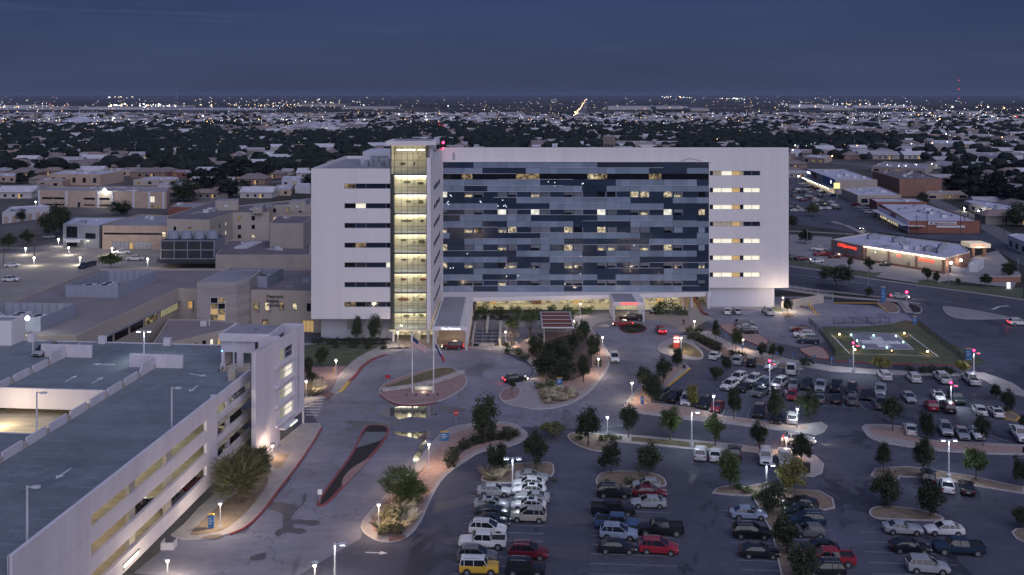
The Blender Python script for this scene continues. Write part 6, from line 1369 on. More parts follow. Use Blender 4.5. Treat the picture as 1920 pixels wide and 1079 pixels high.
tussocks([(905, 900), (915, 888), (945, 890), (930, 903)], 8, 2.4, 'spiky plants by the double lamp', 'spiky grey plant in the bed by the double lamp', 4)
# ================================================================== LAMPS
lampm = {}
def walk_lamp(label, x, yb, yt, power=260, warm=1, on=True, nm='walk_lamp'):
    q = G(x, yb); s = F/q.y; h = (yb-yt)/s; t = thing(nm, label, 'street lamp', q, 0, None)
    MB().tube((0, 0, 0), (0, 0, .3), .22, .16, n=8).tube((0, 0, .3), (0, 0, h-.35), .085, .07, n=8).build('pole', LSTEEL, t, local=True)
    MB().tube((0, 0, h-.42), (0, 0, h-.05), .12, .36, n=10).tube((0, 0, h-.05), (0, 0, h+.06), .42, .40, n=10).build('lamp_head', STEEL, t, local=True)
    if on:
        MB().ball((0, -.02, h-.30), .20, sub=2).build('bulb', LAMP if warm else LAMPC, t, local=True)
        c = (1, .80, .56) if warm == 1 else (.9, 1, .95) if warm == 0 else (1, .70, .45)
        o = point((0, 0, h-.55), power*3.4, c, .25); o.parent = t
    return t
WL = [('lamp before the lawn at the left forecourt walk', 630, 706, 673, 200, 1), ('warm lamp beside the white stair block', 574, 745, 712, 260, 2), ('lamp in the planted bed by the garage drive', 413, 990, 940, 330, 1), ('lamp at the rounded near end of the long bed', 710, 1000, 942, 420, 2),
 ('lamp at the far end of the long bed by its sidewalk', 804, 880, 829, 320, 2), ('lamp in the middle of the long bed behind the spiky tree', 763, 928, 881, 320, 2), ('lamp at the bottom left corner before the garage', 314, 1092, 1046, 420, 1), ('lamp at the bottom edge in the drive', 590, 1104, 1055, 420, 1),
 ('lamp on the walk above the white suv', 1130, 662, 630, 260, 1), ('lamp on the rose paving below the white suv', 1122, 706, 670, 260, 1), ('lamp at the point of the lot bed by the boulevard', 1185, 753, 715, 280, 1), ('cool lamp beside the dark tree on the boulevard', 1139, 816, 779, 260, 0),
 ('unlit-looking slim lamp before the black parked cars', 1338, 778, 740, 120, 0), ('lamp before the white suv with its back to us', 1495, 803, 764, 200, 0), ('warm lamp near the moving white suv', 1474, 850, 817, 330, 2), ('lamp on the red and white sign island', 1277, 662, 631, 260, 1),
 ('lamp left of the slope bed by the emergency walk', 1302, 625, 600, 160, 1), ('warm lamp beside the lit tree on the slope walk', 1393, 659, 634, 260, 2), ('lamp at the stairwell by the uplit trees', 948, 652, 620, 260, 1), ('lamp before the tower entrance', 746, 650, 620, 160, 1),
 ('lamp by the path behind the pergola', 1076, 609, 600, 160, 1), ('lamp before the lobby glass', 1088, 594, 567, 160, 1), ('warm lamp at the foot of the stair block', 511, 862, 832, 240, 2), ('lamp among the dark garden trees at the left', 1021, 682, 669, 120, 1),
 ('lamp in the lawn bed near the stair block base', 597, 806, 795, 0, 1)]
for lb, x, yb, yt, pw, wm in WL[:-1]: walk_lamp(lb, x, yb, yt, pw, wm)
for x, y in ((1458, 556),): walk_lamp('lamp on the bright walk right of the hospital corner', 1468, 585, 556, 700, 1)
def tall_lamp(label, x, yb, yt, heads=2, red=False, power=700, z0=0, on=True, col=(.85, .95, 1), base=True, yz=None):
    q = G(x, yb, z0) if yz is None else yz; s = F/q.y; h = (56-z0)-(yt-HY)/s; t = thing('parking_lamp', label, 'street lamp', q)
    m = MB()
    if base: m.tube((0, 0, 0), (0, 0, .8), .32, .30, n=10)
    m.tube((0, 0, .8 if base else 0), (0, 0, h), .13, .09, n=8); m.build('pole', LSTEEL, t, local=True)
    for k in range(heads):
        sx = (1, -1)[k]; a = MB().box(sx*.1, sx*.55, -.04, .04, h-.16, h-.08).box(sx*.5, sx*1.25, -.22, .22, h-.2, h-.03); hd = a.build('lamp_head', LSTEEL, t, local=True)
        if on:
            MB().box(sx*.6, sx*1.15, -.16, .16, h-.25, h-.201).build('lens', LAMPC if not red else REDL, hd, local=True)
    if red: MB().tube((0, 0, h), (0, 0, h+.3), .06).build('beacon_stem', DARKM, t, local=True); MB().ball((0, 0, h+.40), .21, sub=2).build('beacon', REDL, t, local=True); o = point((0, 0, h+.6), 12, (1, .05, .1), .2); o.parent = t
    if on and power: o = spot((0, -.1, h-.3), power*1.7, col, 158); o.parent = t
    return t
TLp = [('tall double-headed lamp in the near lot beside the silver cars', 961, 926, 858, 2, False, 420), ('tall lamp at the middle strip between two green trees', 1297, 840, 771, 1, False, 520), ('tall lamp before the bright green tree', 1437, 921, 870, 1, False, 380),
 ('tall lamp on the lower right island', 1779, 899, 824, 2, False, 500), ('tall lamp with red beacon among the middle parked cars', 1443, 726, 681, 1, True, 650), ('tall lamp with red beacon beside the dark green pickup', 1783, 762, 722, 1, True, 600), ('tall lamp with red beacon before the helipad', 1600, 700, 647, 1, True, 900),
 ('tall lamp with red beacon at the helipad\'s right corner', 1826, 704, 661, 1, True, 500), ('tall single-headed lamp at the bottom of the drive', 628, 1105, 1018, 1, False, 300)]
for lb, x, yb, yt, hd, rd, pw in TLp: tall_lamp(lb, x, yb, yt, hd, rd, pw)
for lb, x, yb, yt in (('tall lamp with white lit pole on the garage roof by the barrier end', 270, 676, 620), ('lamp post beside the roof ramp opening of the garage', 69, 824, 735), ('lamp post by the silver minivan on the garage roof', 62, 668, 622), ('lamp post on the right side of the garage roof', 322, 800, 726), ('lamp post in the near part of the garage roof', 51, 1020, 911), ('lamp post on the concrete plinth near the lift house', 438, 706, 634)):
    tall_lamp(lb, x, yb, yt, 2 if x == 270 else 1, False, 500, 12.1, x == 270, (.85, .95, 1), base=False)
# street lights of the left yard and the right streets
SLp = [(48, 478, 466), (64, 498, 484), (110, 462, 449), (129, 478, 465), (150, 497, 484), (210, 478, 466), (265, 458, 446), (277, 506, 486), (74, 312, 303), (190, 320, 312), (450, 322, 315), (426, 352, 345), (67, 386, 379), (5, 340, 331), (1497, 342, 331), (1487, 290, 282), (1692, 296, 288), (1514, 460, 432), (1628, 545, 503), (1779, 535, 500), (1909, 510, 487), (1560, 300, 293), (1859, 355, 351), (1808, 397, 391), (1835, 402, 396), (1875, 405, 400), (1607, 290, 284), (1721, 283, 277), (1747, 284, 278), (1777, 284, 279), (1879, 273, 268)]
for i, (x, yb, yt) in enumerate(SLp):
    amber = i in (8, 9, 10, 11, 21, 22, 28, 30); q = G(x, yb); s = F/q.y; h = (yb-yt)/s; t = thing('street_light', ('amber' if amber else 'white')+' street light ' + (f'in the service yard, number {i+1} from the left' if 0 else ['by the left yard entrance', 'on the left yard kerb', 'near the grey entry block porch', 'before the grey entry block', 'in the middle of the left yard', 'before the garage doors', 'on the wall of the garage door block', 'before the cooling tower', 'left of the pink hall', 'above the pink hall roof', 'on the far street left of the hospital', 'on the street behind the old wings', 'left of the pink brick building', 'at the far left edge', 'in the mall lot', 'at the hospital\'s top right corner', 'above the school building', 'left of the pharmacy', 'on the road before the pharmacy', 'behind the pharmacy bins', 'at the right edge beyond the clipped tree', 'by the upper left shops', 'among the apartments', 'at the white-roofed shop\'s left', 'at the white-roofed shop\'s middle', 'at the white-roofed shop\'s right', 'by the upper shop row', 'by the upper warehouse', 'beside the orange lit yard', 'beyond the orange lit yard', 'near the upper right edge'][i]), 'street lamp', q)
    MB().tube((0, 0, 0), (0, 0, h-.3), .12, .08).build('pole', STEEL, t, local=True)
    r_ = .30*max(1, q.y/400); r_ = min(r_, .8)
    lit = i not in (17, 18, 19, 20)
    MB().ball((0, 0, h), r_ if lit else .3).build('lamp_head', (AMBL if amber else LAMPC if i % 3 == 0 else LAMP) if lit else STEEL, t, local=True)
    if lit and q.y < 520: o = point((0, -.5, h-.4), 900 if i < 8 else 500, (1, .9, .7), .3); o.parent = t
q = G(53, 631, 9.3); fl = thing('flood_light', 'dazzling floodlight on the wing wall behind the silver minivan', 'floodlight', q); MB().ball((q.x, q.y-.4, 12.9), .42, sub=2).build('bulb', MATS['strong_flood'], fl); point((-93.5, 182.2, 14.2), 900, (.95, 1, .8), .3)
# ================================================================== VEHICLES
TYRE = M('tyre_rubber', (.012, .012, .013), .8, 0); RIM = M('wheel_rim', (.33, .33, .36), .35, 0, metal=.6); CGL = M('car_glass', (.012, .014, .02), .06, 0, spec=.8)
TAIL = M('tail_light', (.25, .01, .015), .3, 0); HEAD = M('head_light', (.5, .52, .55), .15, 0); TAILON = M('tail_light_on', (1, .03, .03), .3, 0, emit=9, ecol=(1, .03, .05)); HEADON = M('head_light_on', (1, .9, .7), .2, 0, emit=22, ecol=(1, .88, .62))
TRIM = M('black_trim', (.02, .02, .022), .6, 0)
PC = {'white': (.62, .62, .64), 'silver': (.34, .36, .39), 'grey': (.14, .145, .155), 'black': (.012, .012, .016), 'red': (.28, .015, .03), 'darkred': (.13, .012, .02), 'blue': (.05, .10, .20), 'navy': (.012, .03, .06), 'green': (.015, .03, .028), 'yellow': (.62, .38, .05), 'tan': (.38, .36, .31), 'paleblue': (.28, .34, .46)}
PM = {k: M('paint_'+k, v, .28, 0, spec=.6, metal=.15 if k not in ('white', 'red') else 0, coat=.25) for k, v in PC.items()}
def loft(mb, rings, mi=0, cap=True):
    b = len(mb.v); n = len(rings[0])
    for r_ in rings: mb.v += [tuple(p) for p in r_]
    for i in range(len(rings)-1):
        for k in range(n):
            j = (k+1) % n; mb.f.append((b+i*n+k, b+(i+1)*n+k, b+(i+1)*n+j, b+i*n+j)); mb.m.append(mi)
    if cap: mb.f.append(tuple(b+k for k in range(n))); mb.m.append(mi); mb.f.append(tuple(b+(len(rings)-1)*n+k for k in range(n-1, -1, -1))); mb.m.append(mi)
def sect(x, hw, zb, zt, cr=.03): return [(x, y, z) for y, z in ((-hw*.86, zb), (-hw*.98, zb+.12), (-hw, zb+(zt-zb)*.55), (-hw*.95, zt-.06), (-hw*.86, zt), (-hw*.4, zt+cr), (hw*.4, zt+cr), (hw*.86, zt), (hw*.95, zt-.06), (hw, zb+(zt-zb)*.55), (hw*.98, zb+.12), (hw*.86, zb))]
def fin_(me, ang=35):
    bm = bmesh.new(); bm.from_mesh(me); bmesh.ops.recalc_face_normals(bm, faces=bm.faces); bm.to_mesh(me); bm.free()
    me.polygons.foreach_set('use_smooth', [True]*len(me.polygons)); me.set_sharp_from_angle(angle=R(ang)); return me
CT = {}
def cartype(nm, body, gh, hw, wheels, wr, extras=None, roof='body'):
    """body stations, greenhouse (rear base, rear top, front top, front base) x/z, half width"""
    b = MB(); loft(b, [sect(*s_) for s_ in body])
    for wx in wheels:
        for sy in (-1, 1): b.tube((wx, sy*hw*.80, wr), (wx, sy*hw*1.005, wr), wr+.075, n=14, mi=1)
    (xr, zr), (xrt, zrt), (xft, zft), (xf, zf) = gh; hb, ht = hw*.86, hw*.70
    g = MB(); ring0 = [(xr, -hb, zr), (xf, -hb, zf), (xf, hb, zf), (xr, hb, zr)]; ring1 = [(xrt, -ht, zrt), (xft, -ht, zft), (xft, ht, zft), (xrt, ht, zrt)]
    loft(g, [ring0, ring1]); gm = g.mesh('windows', [CGL]); fin_(gm, 20)
    r_ = MB(); e = .05
    lo = [(xrt-e, -ht-e, zrt-.03), (xft+e, -ht-e, zft-.03), (xft+e, ht+e, zft-.03), (xrt-e, ht+e, zrt-.03)]; mid = [(x, y, z+.05) for x, y, z in lo]; up = [(x*1.0+(.12 if x < 0 else -.12), y*.86, z+.085) for x, y, z in lo]
    loft(r_, [lo, mid, up]); 
    for k in range(4): r_.tube(Vector(ring0[k])*1.003, Vector(ring1[k])*1.003, .045, n=4, cap=False)
    xm = (xrt*.45+xft*.55); 
    for sy in (-1, 1):
        pl = [xm] + ([xrt+.35] if nm in ('suv', 'van', 'jeep') else [])+([(xr*.6+xrt*.4)+.55] if nm == 'sedan' else [])
        for px_ in pl: r_.tube((px_, sy*hb*1.012, zr-.02), (px_, sy*(ht+.02), zft), .045, n=4, cap=False)
    rm = r_.mesh('roof', [PM['white']]); fin_(rm)
    bm_ = b.mesh('body', [PM['white'], TRIM]); fin_(bm_)
    wt = MB().tube((0, -.11, 0), (0, .11, 0), wr, n=16).mesh('wheel', [TYRE]); ri = MB().tube((0, -.118, 0), (0, .118, 0), wr*.62, n=12).mesh('rim', [RIM])
    xb, xfb = body[0][0], body[-1][0]; zb_, zf_ = body[1][3], body[-2][3]
    hl = MB().box(xfb-.22, xfb-.02, -.16, .16, 0, .15).mesh('headlight', [HEAD]); tl = MB().box(xb-.015, xb+.12, -.14, .14, 0, .20).mesh('tail_light', [TAIL])
    pl_ = MB().box(xb-.03, xb-.0, -.24, .24, zb_*.62, zb_*.62+.12).mesh('number_plate', [LSTEEL]); gr = MB().box(xfb-.04, xfb+.015, -hw*.5, hw*.5, zf_*.52, zf_*.80).mesh('grille', [TRIM])
    CT[nm] = dict(body=bm_, windows=gm, roof=rm, wheel=wt, rim=ri, wheels=wheels, wr=wr, hw=hw, hl=hl, tl=tl, hz=zf_*.84, tz=zb_*.72, grille=gr, plate=pl_, extras=extras, mirror=(xf-.35, zf+.05))
cartype('sedan', [(-2.40, .76, .36, .86), (-2.30, .86, .26, .98), (-1.7, .90, .20, 1.0), (-.8, .915, .19, .97), (.9, .915, .19, .94), (1.55, .90, .2, .88), (2.15, .85, .24, .76), (2.38, .70, .34, .62)], ((-1.95, .98), (-1.15, 1.40), (.15, 1.42), (1.05, .93)), .915, (-1.42, 1.45), .33)
cartype('coupe', [(-2.40, .78, .38, .95), (-2.28, .88, .26, 1.02), (-1.6, .95, .20, 1.02), (-.6, .95, .19, .96), (.9, .95, .19, .94), (1.6, .94, .2, .92), (2.25, .88, .24, .84), (2.42, .80, .34, .72)], ((-1.75, 1.0), (-.95, 1.36), (-.1, 1.37), (.75, .95)), .95, (-1.42, 1.50), .35)
cartype('suv', [(-2.38, .84, .40, 1.05), (-2.30, .93, .30, 1.12), (-1.6, .96, .26, 1.12), (0, .965, .26, 1.10), (1.1, .96, .26, 1.10), (1.7, .95, .28, 1.05), (2.25, .90, .32, .92), (2.40, .80, .42, .75)], ((-2.28, 1.1), (-1.80, 1.68), (.10, 1.72), (1.20, 1.10)), .96, (-1.45, 1.45), .37, 'rack')
cartype('jeep', [(-2.30, .88, .42, 1.08), (-2.22, .94, .32, 1.14), (-1.6, .95, .3, 1.14), (0, .95, .3, 1.12), (1.0, .95, .3, 1.12), (1.7, .94, .3, 1.10), (2.2, .92, .34, 1.05), (2.3, .86, .44, .9)], ((-2.2, 1.12), (-2.08, 1.78), (.55, 1.80), (.95, 1.12)), .95, (-1.4, 1.42), .40, 'rack')
cartype('van', [(-2.50, .86, .36, 1.0), (-2.42, .96, .26, 1.08), (-1.6, .98, .22, 1.08), (0, .985, .22, 1.05), (1.0, .98, .22, 1.02), (1.7, .96, .24, .95), (2.3, .88, .28, .80), (2.48, .74, .36, .62)], ((-2.36, 1.06), (-2.1, 1.70), (.35, 1.72), (1.65, .98)), .98, (-1.5, 1.5), .34, 'rack')
cartype('hatch', [(-1.98, .78, .38, .95), (-1.9, .85, .28, 1.02), (-1.3, .88, .22, 1.02), (0, .88, .2, .98), (.8, .88, .2, .96), (1.35, .87, .22, .90), (1.85, .82, .26, .78), (2.0, .70, .36, .62)], ((-1.85, 1.0), (-1.35, 1.48), (.1, 1.50), (1.0, .95)), .88, (-1.2, 1.25), .32)
cartype('pickup', [(-2.95, .90, .48, 1.12), (-2.88, .97, .40, 1.16), (-1.5, .98, .36, 1.16), (-.8, .98, .34, 1.16), (.9, .98, .34, 1.18), (1.7, .98, .34, 1.18), (2.75, .95, .38, 1.10), (2.95, .88, .46, .92)], ((-1.12, 1.14), (-.92, 1.84), (.75, 1.86), (1.35, 1.16)), .98, (-1.95, 1.95), .42, 'bed')
BEDM = M('truck_bed_liner', (.018, .018, .02), .9, 0)
bedm = MB().box(-2.80, -1.16, -.78, .78, 1.165, 1.205).mesh('bed_liner', [BEDM]); rails_ = MB()
for sy in (-1, 1): rails_.box(-2.86, -1.13, sy*.80, sy*.955, 1.10, 1.30)
rails_.box(-2.93, -2.80, -.95, .95, 1.1, 1.30); railm = rails_.mesh('bed_side', [PM['white']])
rack = MB()
for sy in (-1, 1): rack.tube((-1.7, sy*.55, 0), (.1, sy*.55, 0), .03, n=4).box(-1.6, -1.5, sy*.55-.03, sy*.55+.03, -.08, 0).box(-.1, 0, sy*.55-.03, sy*.55+.03, -.08, 0)
rackm = rack.mesh('roof_rack', [STEEL]); mirm = MB().box(-.10, .10, -.10, .10, 0, .16).mesh('wing_mirror', [PM['white']])
sunr = MB().box(-.75, .0, -.38, .38, 0, .012).mesh('sunroof', [CGL])
def car(kind, col, x, y, hd, label, z0=0, lights=None, roofc=None, sun_roof=False, group=None, loc=None, nm=None):
    T_ = CT[kind]; q = G(x, y, z0) if loc is None else Vector(loc)
    names = {'sedan': 'sedan', 'coupe': 'coupe', 'suv': 'suv', 'jeep': 'suv', 'van': 'minivan', 'hatch': 'hatchback', 'pickup': 'pickup_truck'}
    t = thing(nm or names[kind], label, 'car' if kind != 'pickup' else 'pickup truck', (q.x, q.y, z0 if loc is None else q.z), R(hd), group)
    P_ = PM[col]
    def L(nm, me, m=None, loc=(0, 0, 0), par=t, idx=0):
        o = bpy.data.objects.new(nm, me); COL.objects.link(o); o.parent = par; o.location = loc
        if m is not None: o.material_slots[idx].link = 'OBJECT'; o.material_slots[idx].material = m
        return o
    L('body', T_['body'], P_); L('windows', T_['windows']); L('roof', T_['roof'], PM[roofc] if roofc else P_)
    for wx in T_['wheels']:
        for sy in (-1, 1): w = L('wheel', T_['wheel'], loc=(wx, sy*(T_['hw']-.08), T_['wr'])); L('rim', T_['rim'], par=w)
    for sy in (-1, 1):
        L('headlight', T_['hl'], HEADON if lights in ('on', 'head') else None, (0, sy*T_['hw']*.68, T_['hz']-.12)); L('tail_light', T_['tl'], TAILON if lights in ('on', 'brake') else None, (0, sy*T_['hw']*.74, T_['tz']))
        L('wing_mirror', mirm, P_, (T_['mirror'][0], sy*(T_['hw']+.06), T_['mirror'][1]))
    L('grille', T_['grille']); L('number_plate', T_['plate'])
    if T_['extras'] == 'bed': L('bed_liner', bedm); L('bed_side', railm, P_)
    if T_['extras'] == 'rack': L('roof_rack', rackm, loc=(0, 0, 1.88 if kind == 'jeep' else 1.83 if kind == 'suv' else 1.81))
    if sun_roof: L('sunroof', sunr, loc=(0, 0, {'sedan': 1.51}.get(kind, 1.82)))
    if lights in ('on', 'head'): o = spot((2.6, 0, .7), 300, (1, .85, .6), 70, aim=(1, 0, -.18)); o.parent = t; o.location = (2.6, 0, .7)
    if lights in ('on', 'brake'): o = point((-2.8, 0, .8), 14, (1, .05, .05), .1); o.parent = t
    return t
E = 'near lot'
CARS = [
 ('sedan', 'silver', 927, 928, -3, 'silver sedan at the head of the left column beside the double lamp'), ('sedan', 'silver', 922, 953, -5, 'silver sedan with dark sunroof, second in the left column'), ('sedan', 'green', 926, 969, -6, 'dark green sedan tucked third in the left column'),
 ('sedan', 'black', 923, 985, -6, 'black sedan with glinting headlamps fourth in the left column'), ('suv', 'white', 915, 1001, -7, 'white suv just behind the big white pickup'), ('pickup', 'white', 905, 1026, 177, 'big white crew-cab pickup lowest of the white cars in the left column'),
 ('suv', 'grey', 895, 1052, -5, 'dark grey suv directly behind the yellow one'), ('jeep', 'yellow', 899, 1074, -3, 'yellow suv with white roof at the bottom edge'),
 ('coupe', 'silver', 997, 901, -8, 'silver coupe at the head of the right column'), ('sedan', 'white', 991, 914, 177, 'pale sedan second in the right column'), ('sedan', 'white', 992, 927, 176, 'white sedan with sunroof third in the right column'), ('coupe', 'silver', 998, 941, 176, 'silver two-door fourth in the right column'),
 ('sedan', 'white', 991, 955, 177, 'white sedan with sunroof just above the tan suv'), ('suv', 'tan', 991, 976, 175, 'tan suv at the near end of the right column'), ('suv', 'darkred', 991, 1045, -6, 'dark red suv with roof rails alone below the tan suv'), ('jeep', 'black', 985, 1077, -4, 'black suv cut by the bottom edge beside the yellow one'),
 ('suv', 'black', 1151, 931, -5, 'black suv at the head of the middle column'), ('pickup', 'black', 1149, 965, -3, 'black pickup second in the middle column'), ('pickup', 'blue', 1158, 991, -8, 'blue pickup half hidden behind the pale blue suv'), ('suv', 'paleblue', 1160, 1009, -8, 'pale blue suv in the middle column'),
 ('sedan', 'black', 1157, 1034, -4, 'black sedan at the near end of the middle column'), ('hatch', 'silver', 1212, 917, 176, 'small silver hatchback above the dark red sedan'), ('sedan', 'darkred', 1218, 930, -3, 'dark red sedan squeezed between two silver cars'), ('sedan', 'silver', 1216, 950, 177, 'silver sedan below the dark red sedan'),
 ('pickup', 'black', 1238, 1001, 177, 'black pickup with chrome bed rail facing left'), ('suv', 'red', 1235, 1036, -8, 'red suv alone below the black pickup'),
 ('sedan', 'paleblue', 1404, 971, -5, 'pale blue old sedan at the divider bed'), ('suv', 'black', 1409, 1007, -5, 'black suv below the pale blue sedan'), ('sedan', 'black', 1424, 1043, -4, 'black sedan with chrome window line at the divider bed'),
 ('coupe', 'black', 1499, 951, 176, 'black coupe at the head of the column right of the divider'), ('sedan', 'green', 1502, 965, 178, 'dark green sedan second right of the divider'), ('suv', 'navy', 1512, 984, 178, 'navy suv third right of the divider'), ('hatch', 'grey', 1517, 1005, 178, 'dark grey hatchback fourth right of the divider'),
 ('sedan', 'black', 1535, 1036, 176, 'black sedan above the red pickup'), ('pickup', 'red', 1555, 1058, 176, 'red pickup low right of the divider'), ('suv', 'black', 1545, 1078, 178, 'black suv cut by the bottom edge near the red pickup'),
 ('coupe', 'silver', 1692, 999, -6, 'silver muscle coupe with black stripe roof at the right'), ('sedan', 'white', 1770, 1001, 176, 'large white sedan under the sparkling light at the right'), ('sedan', 'black', 1706, 1034, -6, 'black sedan with chrome window line below the silver coupe'),
 ('pickup', 'navy', 1797, 1037, 174, 'navy crew-cab pickup at the right'), ('suv', 'silver', 1739, 1072, -8, 'silver suv with roof rails at the bottom right'), ('sedan', 'white', 1776, 917, 69, 'white sedan seen from behind below the tall lamp'), ('sedan', 'black', 1813, 921, 69, 'black sedan seen from behind right of the white one'),
 ('suv', 'black', 1741, 902, 69, 'small dark suv hidden under the tree on the lower island'),
 ('suv', 'white', 1313, 857, 78, 'white suv seen from behind at the middle strip lamp'), ('sedan', 'white', 1341, 859, 78, 'white sedan seen from behind right of the white suv'), ('suv', 'black', 1378, 855, 78, 'dark suv hidden behind the green tree'), ('jeep', 'white', 1436, 866, 256, 'white suv with black hood facing us near the lamp'),
 ('pickup', 'white', 1472, 868, 256, 'white pickup behind the bright green tree'), ('suv', 'grey', 1240, 746, 238, 'dark grey suv at the foot of the yellow kerb'), ('suv', 'black', 1264, 751, 238, 'black suv second along the sidewalk row'), ('suv', 'white', 1287, 757, 254, 'white suv left of the autumn yellow tree'),
 ('suv', 'black', 1320, 763, 248, 'black suv with lit rear in the sidewalk row'), ('sedan', 'darkred', 1345, 769, 243, 'maroon sedan behind the slim lamp'), ('suv', 'black', 1423, 779, 250, 'black suv facing us right of the dark oval tree'), ('sedan', 'black', 1456, 790, 252, 'black car under the dark oval tree facing us'),
 ('suv', 'white', 1486, 791, 72, 'white suv seen from behind by the sidewalk lamp'), ('sedan', 'white', 1341, 672, 60, 'white sedan with dark rear window near the slope'), ('van', 'silver', 1383, 681, 70, 'silver minivan parked below the two round shrubs'), ('suv', 'black', 1409, 685, 72, 'black suv right of the silver minivan'),
 ('sedan', 'white', 1447, 691, 235, 'long white sedan before the red beacon lamp'), ('pickup', 'white', 1483, 699, 72, 'white pickup seen from behind near the walk'), ('suv', 'white', 1368, 729, 230, 'white suv nearest us in the first slanted row'), ('suv', 'white', 1384, 715, 230, 'white suv behind it with roof rack'),
 ('sedan', 'black', 1397, 732, 231, 'black sedan between the white and green-grey cars'), ('suv', 'silver', 1412, 719, 230, 'silver suv in the far slanted row'), ('sedan', 'grey', 1426, 741, 232, 'grey-green sedan in the near slanted row'), ('suv', 'navy', 1432, 726, 231, 'dark navy suv left of the red beacon lamp'),
 ('van', 'silver', 1462, 725, 230, 'large silver minivan right of the red beacon lamp'), ('sedan', 'grey', 1488, 727, 248, 'dark grey sedan right of the silver minivan'), ('suv', 'black', 1512, 728, 248, 'black suv behind the wide dark tree'), ('hatch', 'red', 1485, 748, 249, 'bright red hatchback in the middle lot'),
 ('sedan', 'grey', 1457, 744, 240, 'dark sedan with glinting roof behind the oval tree'), ('pickup', 'silver', 1539, 731, 247, 'silver pickup front to front with a grey car'), ('sedan', 'grey', 1539, 752, 67, 'grey car right of the wide dark tree'), ('pickup', 'black', 1568, 732, 247, 'black pickup in the far row right of the silver pickup'),
 ('sedan', 'black', 1569, 753, 67, 'black sedan nose to nose with the black pickup'), ('suv', 'black', 1597, 736, 248, 'black suv with lit roof in the far row'), ('suv', 'grey', 1599, 756, 68, 'dark grey suv nose to nose with the black one'), ('hatch', 'black', 1624, 747, 248, 'small black hatchback left of the white pickup'),
 ('pickup', 'silver', 1651, 739, 248, 'silver pickup with open bed at the row\'s right end'), ('pickup', 'grey', 1652, 763, 68, 'grey pickup beside the dark round tree'), ('sedan', 'silver', 1704, 751, 262, 'silver sedan standing alone in the right lot'), ('sedan', 'white', 1759, 749, 260, 'white sedan with sunroof left of the beacon lamp'),
 ('hatch', 'red', 1746, 767, 80, 'red hatchback beside the black suv in the right lot'), ('jeep', 'black', 1777, 771, 80, 'black boxy suv below the white sunroof sedan'), ('pickup', 'green', 1793, 753, 260, 'dark green pickup right of the beacon lamp'), ('sedan', 'white', 1836, 775, 79, 'white sedan left of its twin at the right'),
 ('sedan', 'white', 1867, 778, 79, 'white sedan with sunroof rightmost of the pair'), ('sedan', 'white', 1707, 811, 73, 'white sedan alone on the gravel island\'s edge'), ('suv', 'silver', 1773, 812, 255, 'silver wagon right of the dark tree in the lower row'), ('sedan', 'silver', 1804, 819, 256, 'silver sedan second in the lower right row'),
 ('sedan', 'white', 1832, 819, 256, 'white sedan behind the oval tree in the lower right row'), ('pickup', 'white', 1912, 822, 257, 'white pickup cut by the right edge'), ('suv', 'white', 1658, 710, 84, 'white suv beside the yellow green mesquite'), ('suv', 'white', 1712, 714, 84, 'white suv before the dark hedge'),
 ('pickup', 'white', 1766, 715, 84, 'white pickup right of the dark hedge'), ('pickup', 'white', 1820, 718, 83, 'white pickup rightmost in the helipad row'), ('sedan', 'white', 1364, 588, 77, 'white sedan left of two at the hospital base'), ('sedan', 'silver', 1382, 588, 86, 'silver sedan right of two at the hospital base'),
 ('pickup', 'white', 1440, 589, 90, 'white pickup with its tail to us by the bright walk'), ('suv', 'grey', 1397, 612, 3, 'grey suv farthest in the little group of three'), ('sedan', 'silver', 1401, 619, 3, 'silver sedan middle of the little group of three'), ('sedan', 'black', 1403, 626, 2, 'black sedan nearest in the little group of three'),
 ('sedan', 'darkred', 1501, 622, 176, 'dark red sedan by the helipad fence'), ('suv', 'white', 1507, 633, 176, 'white suv second by the helipad fence'), ('suv', 'navy', 1515, 644, 176, 'dark suv third by the helipad fence')]
for c in CARS: car(*c, sun_roof='sunroof' in c[5], roofc='white' if 'white roof' in c[5] else None)
car('suv', 'white', 1499, 832, -7, 'white suv driving along the boulevard with lights on', lights='on')
car('suv', 'darkred', 849, 655, 180, 'dark red suv with lights on under the Main Entrance canopy', lights='on')
car('sedan', 'black', 966, 716, 20, 'black sedan with tail lights on leaving the main circle', lights='on')
car('suv', 'white', 1152, 677, 269, 'white suv parked on the boulevard facing us', None or 0)
car('pickup', 'black', 1183, 601, 181, 'black pickup under the EMERGENCY canopy'); car('coupe', 'red', 1167, 611, 182, 'red car with headlights on before the EMERGENCY canopy', lights='on')
car('suv', 'red', 1239, 624, 92, 'red suv with brake lights glowing on the emergency circle', lights='brake')
car('sedan', 'silver', 1687, 560, -14, 'silver car with lights on beside the red beacon on the road', lights='on'); car('suv', 'white', 1910, 610, 2, 'white suv with brake lights at the right edge road', lights='brake')
car('van', 'silver', 84, 664, 262, 'silver minivan alone on the garage roof', z0=12.1)
car('sedan', 'white', 23, 501, 15, 'white sedan on the left street'); car('suv', 'white', 21, 528, 4, 'white suv above the grey roof at the left edge'); car('pickup', 'white', 229, 477, 185, 'white pickup before the garage doors'); car('pickup', 'white', 254, 489, 184, 'white pickup nearer the cooling tower')
car('suv', 'navy', 157, 503, 268, 'dark suv facing us in the left yard'); car('hatch', 'navy', 172, 499, 268, 'dark car behind the white box in the left yard'); car('sedan', 'silver', 91, 447, 178, 'silver car by the dark trees at the left'); car('van', 'white', 1300+0-1300+252, 388, 178, 'white van before the pink brick building') ; car('pickup', 'white', 271, 386, 178, 'white pickup right of the white van')
car('pickup', 'white', 1536, 471, 170, 'white pickup in the pharmacy lot'); car('pickup', 'red', 1541, 480, 185, 'red pickup in the pharmacy lot'); car('suv', 'darkred', 1566, 484, 190, 'dark red suv beside the pharmacy wall'); car('suv', 'navy', 1492, 487, 0, 'dark car at the pharmacy lot\'s left end')
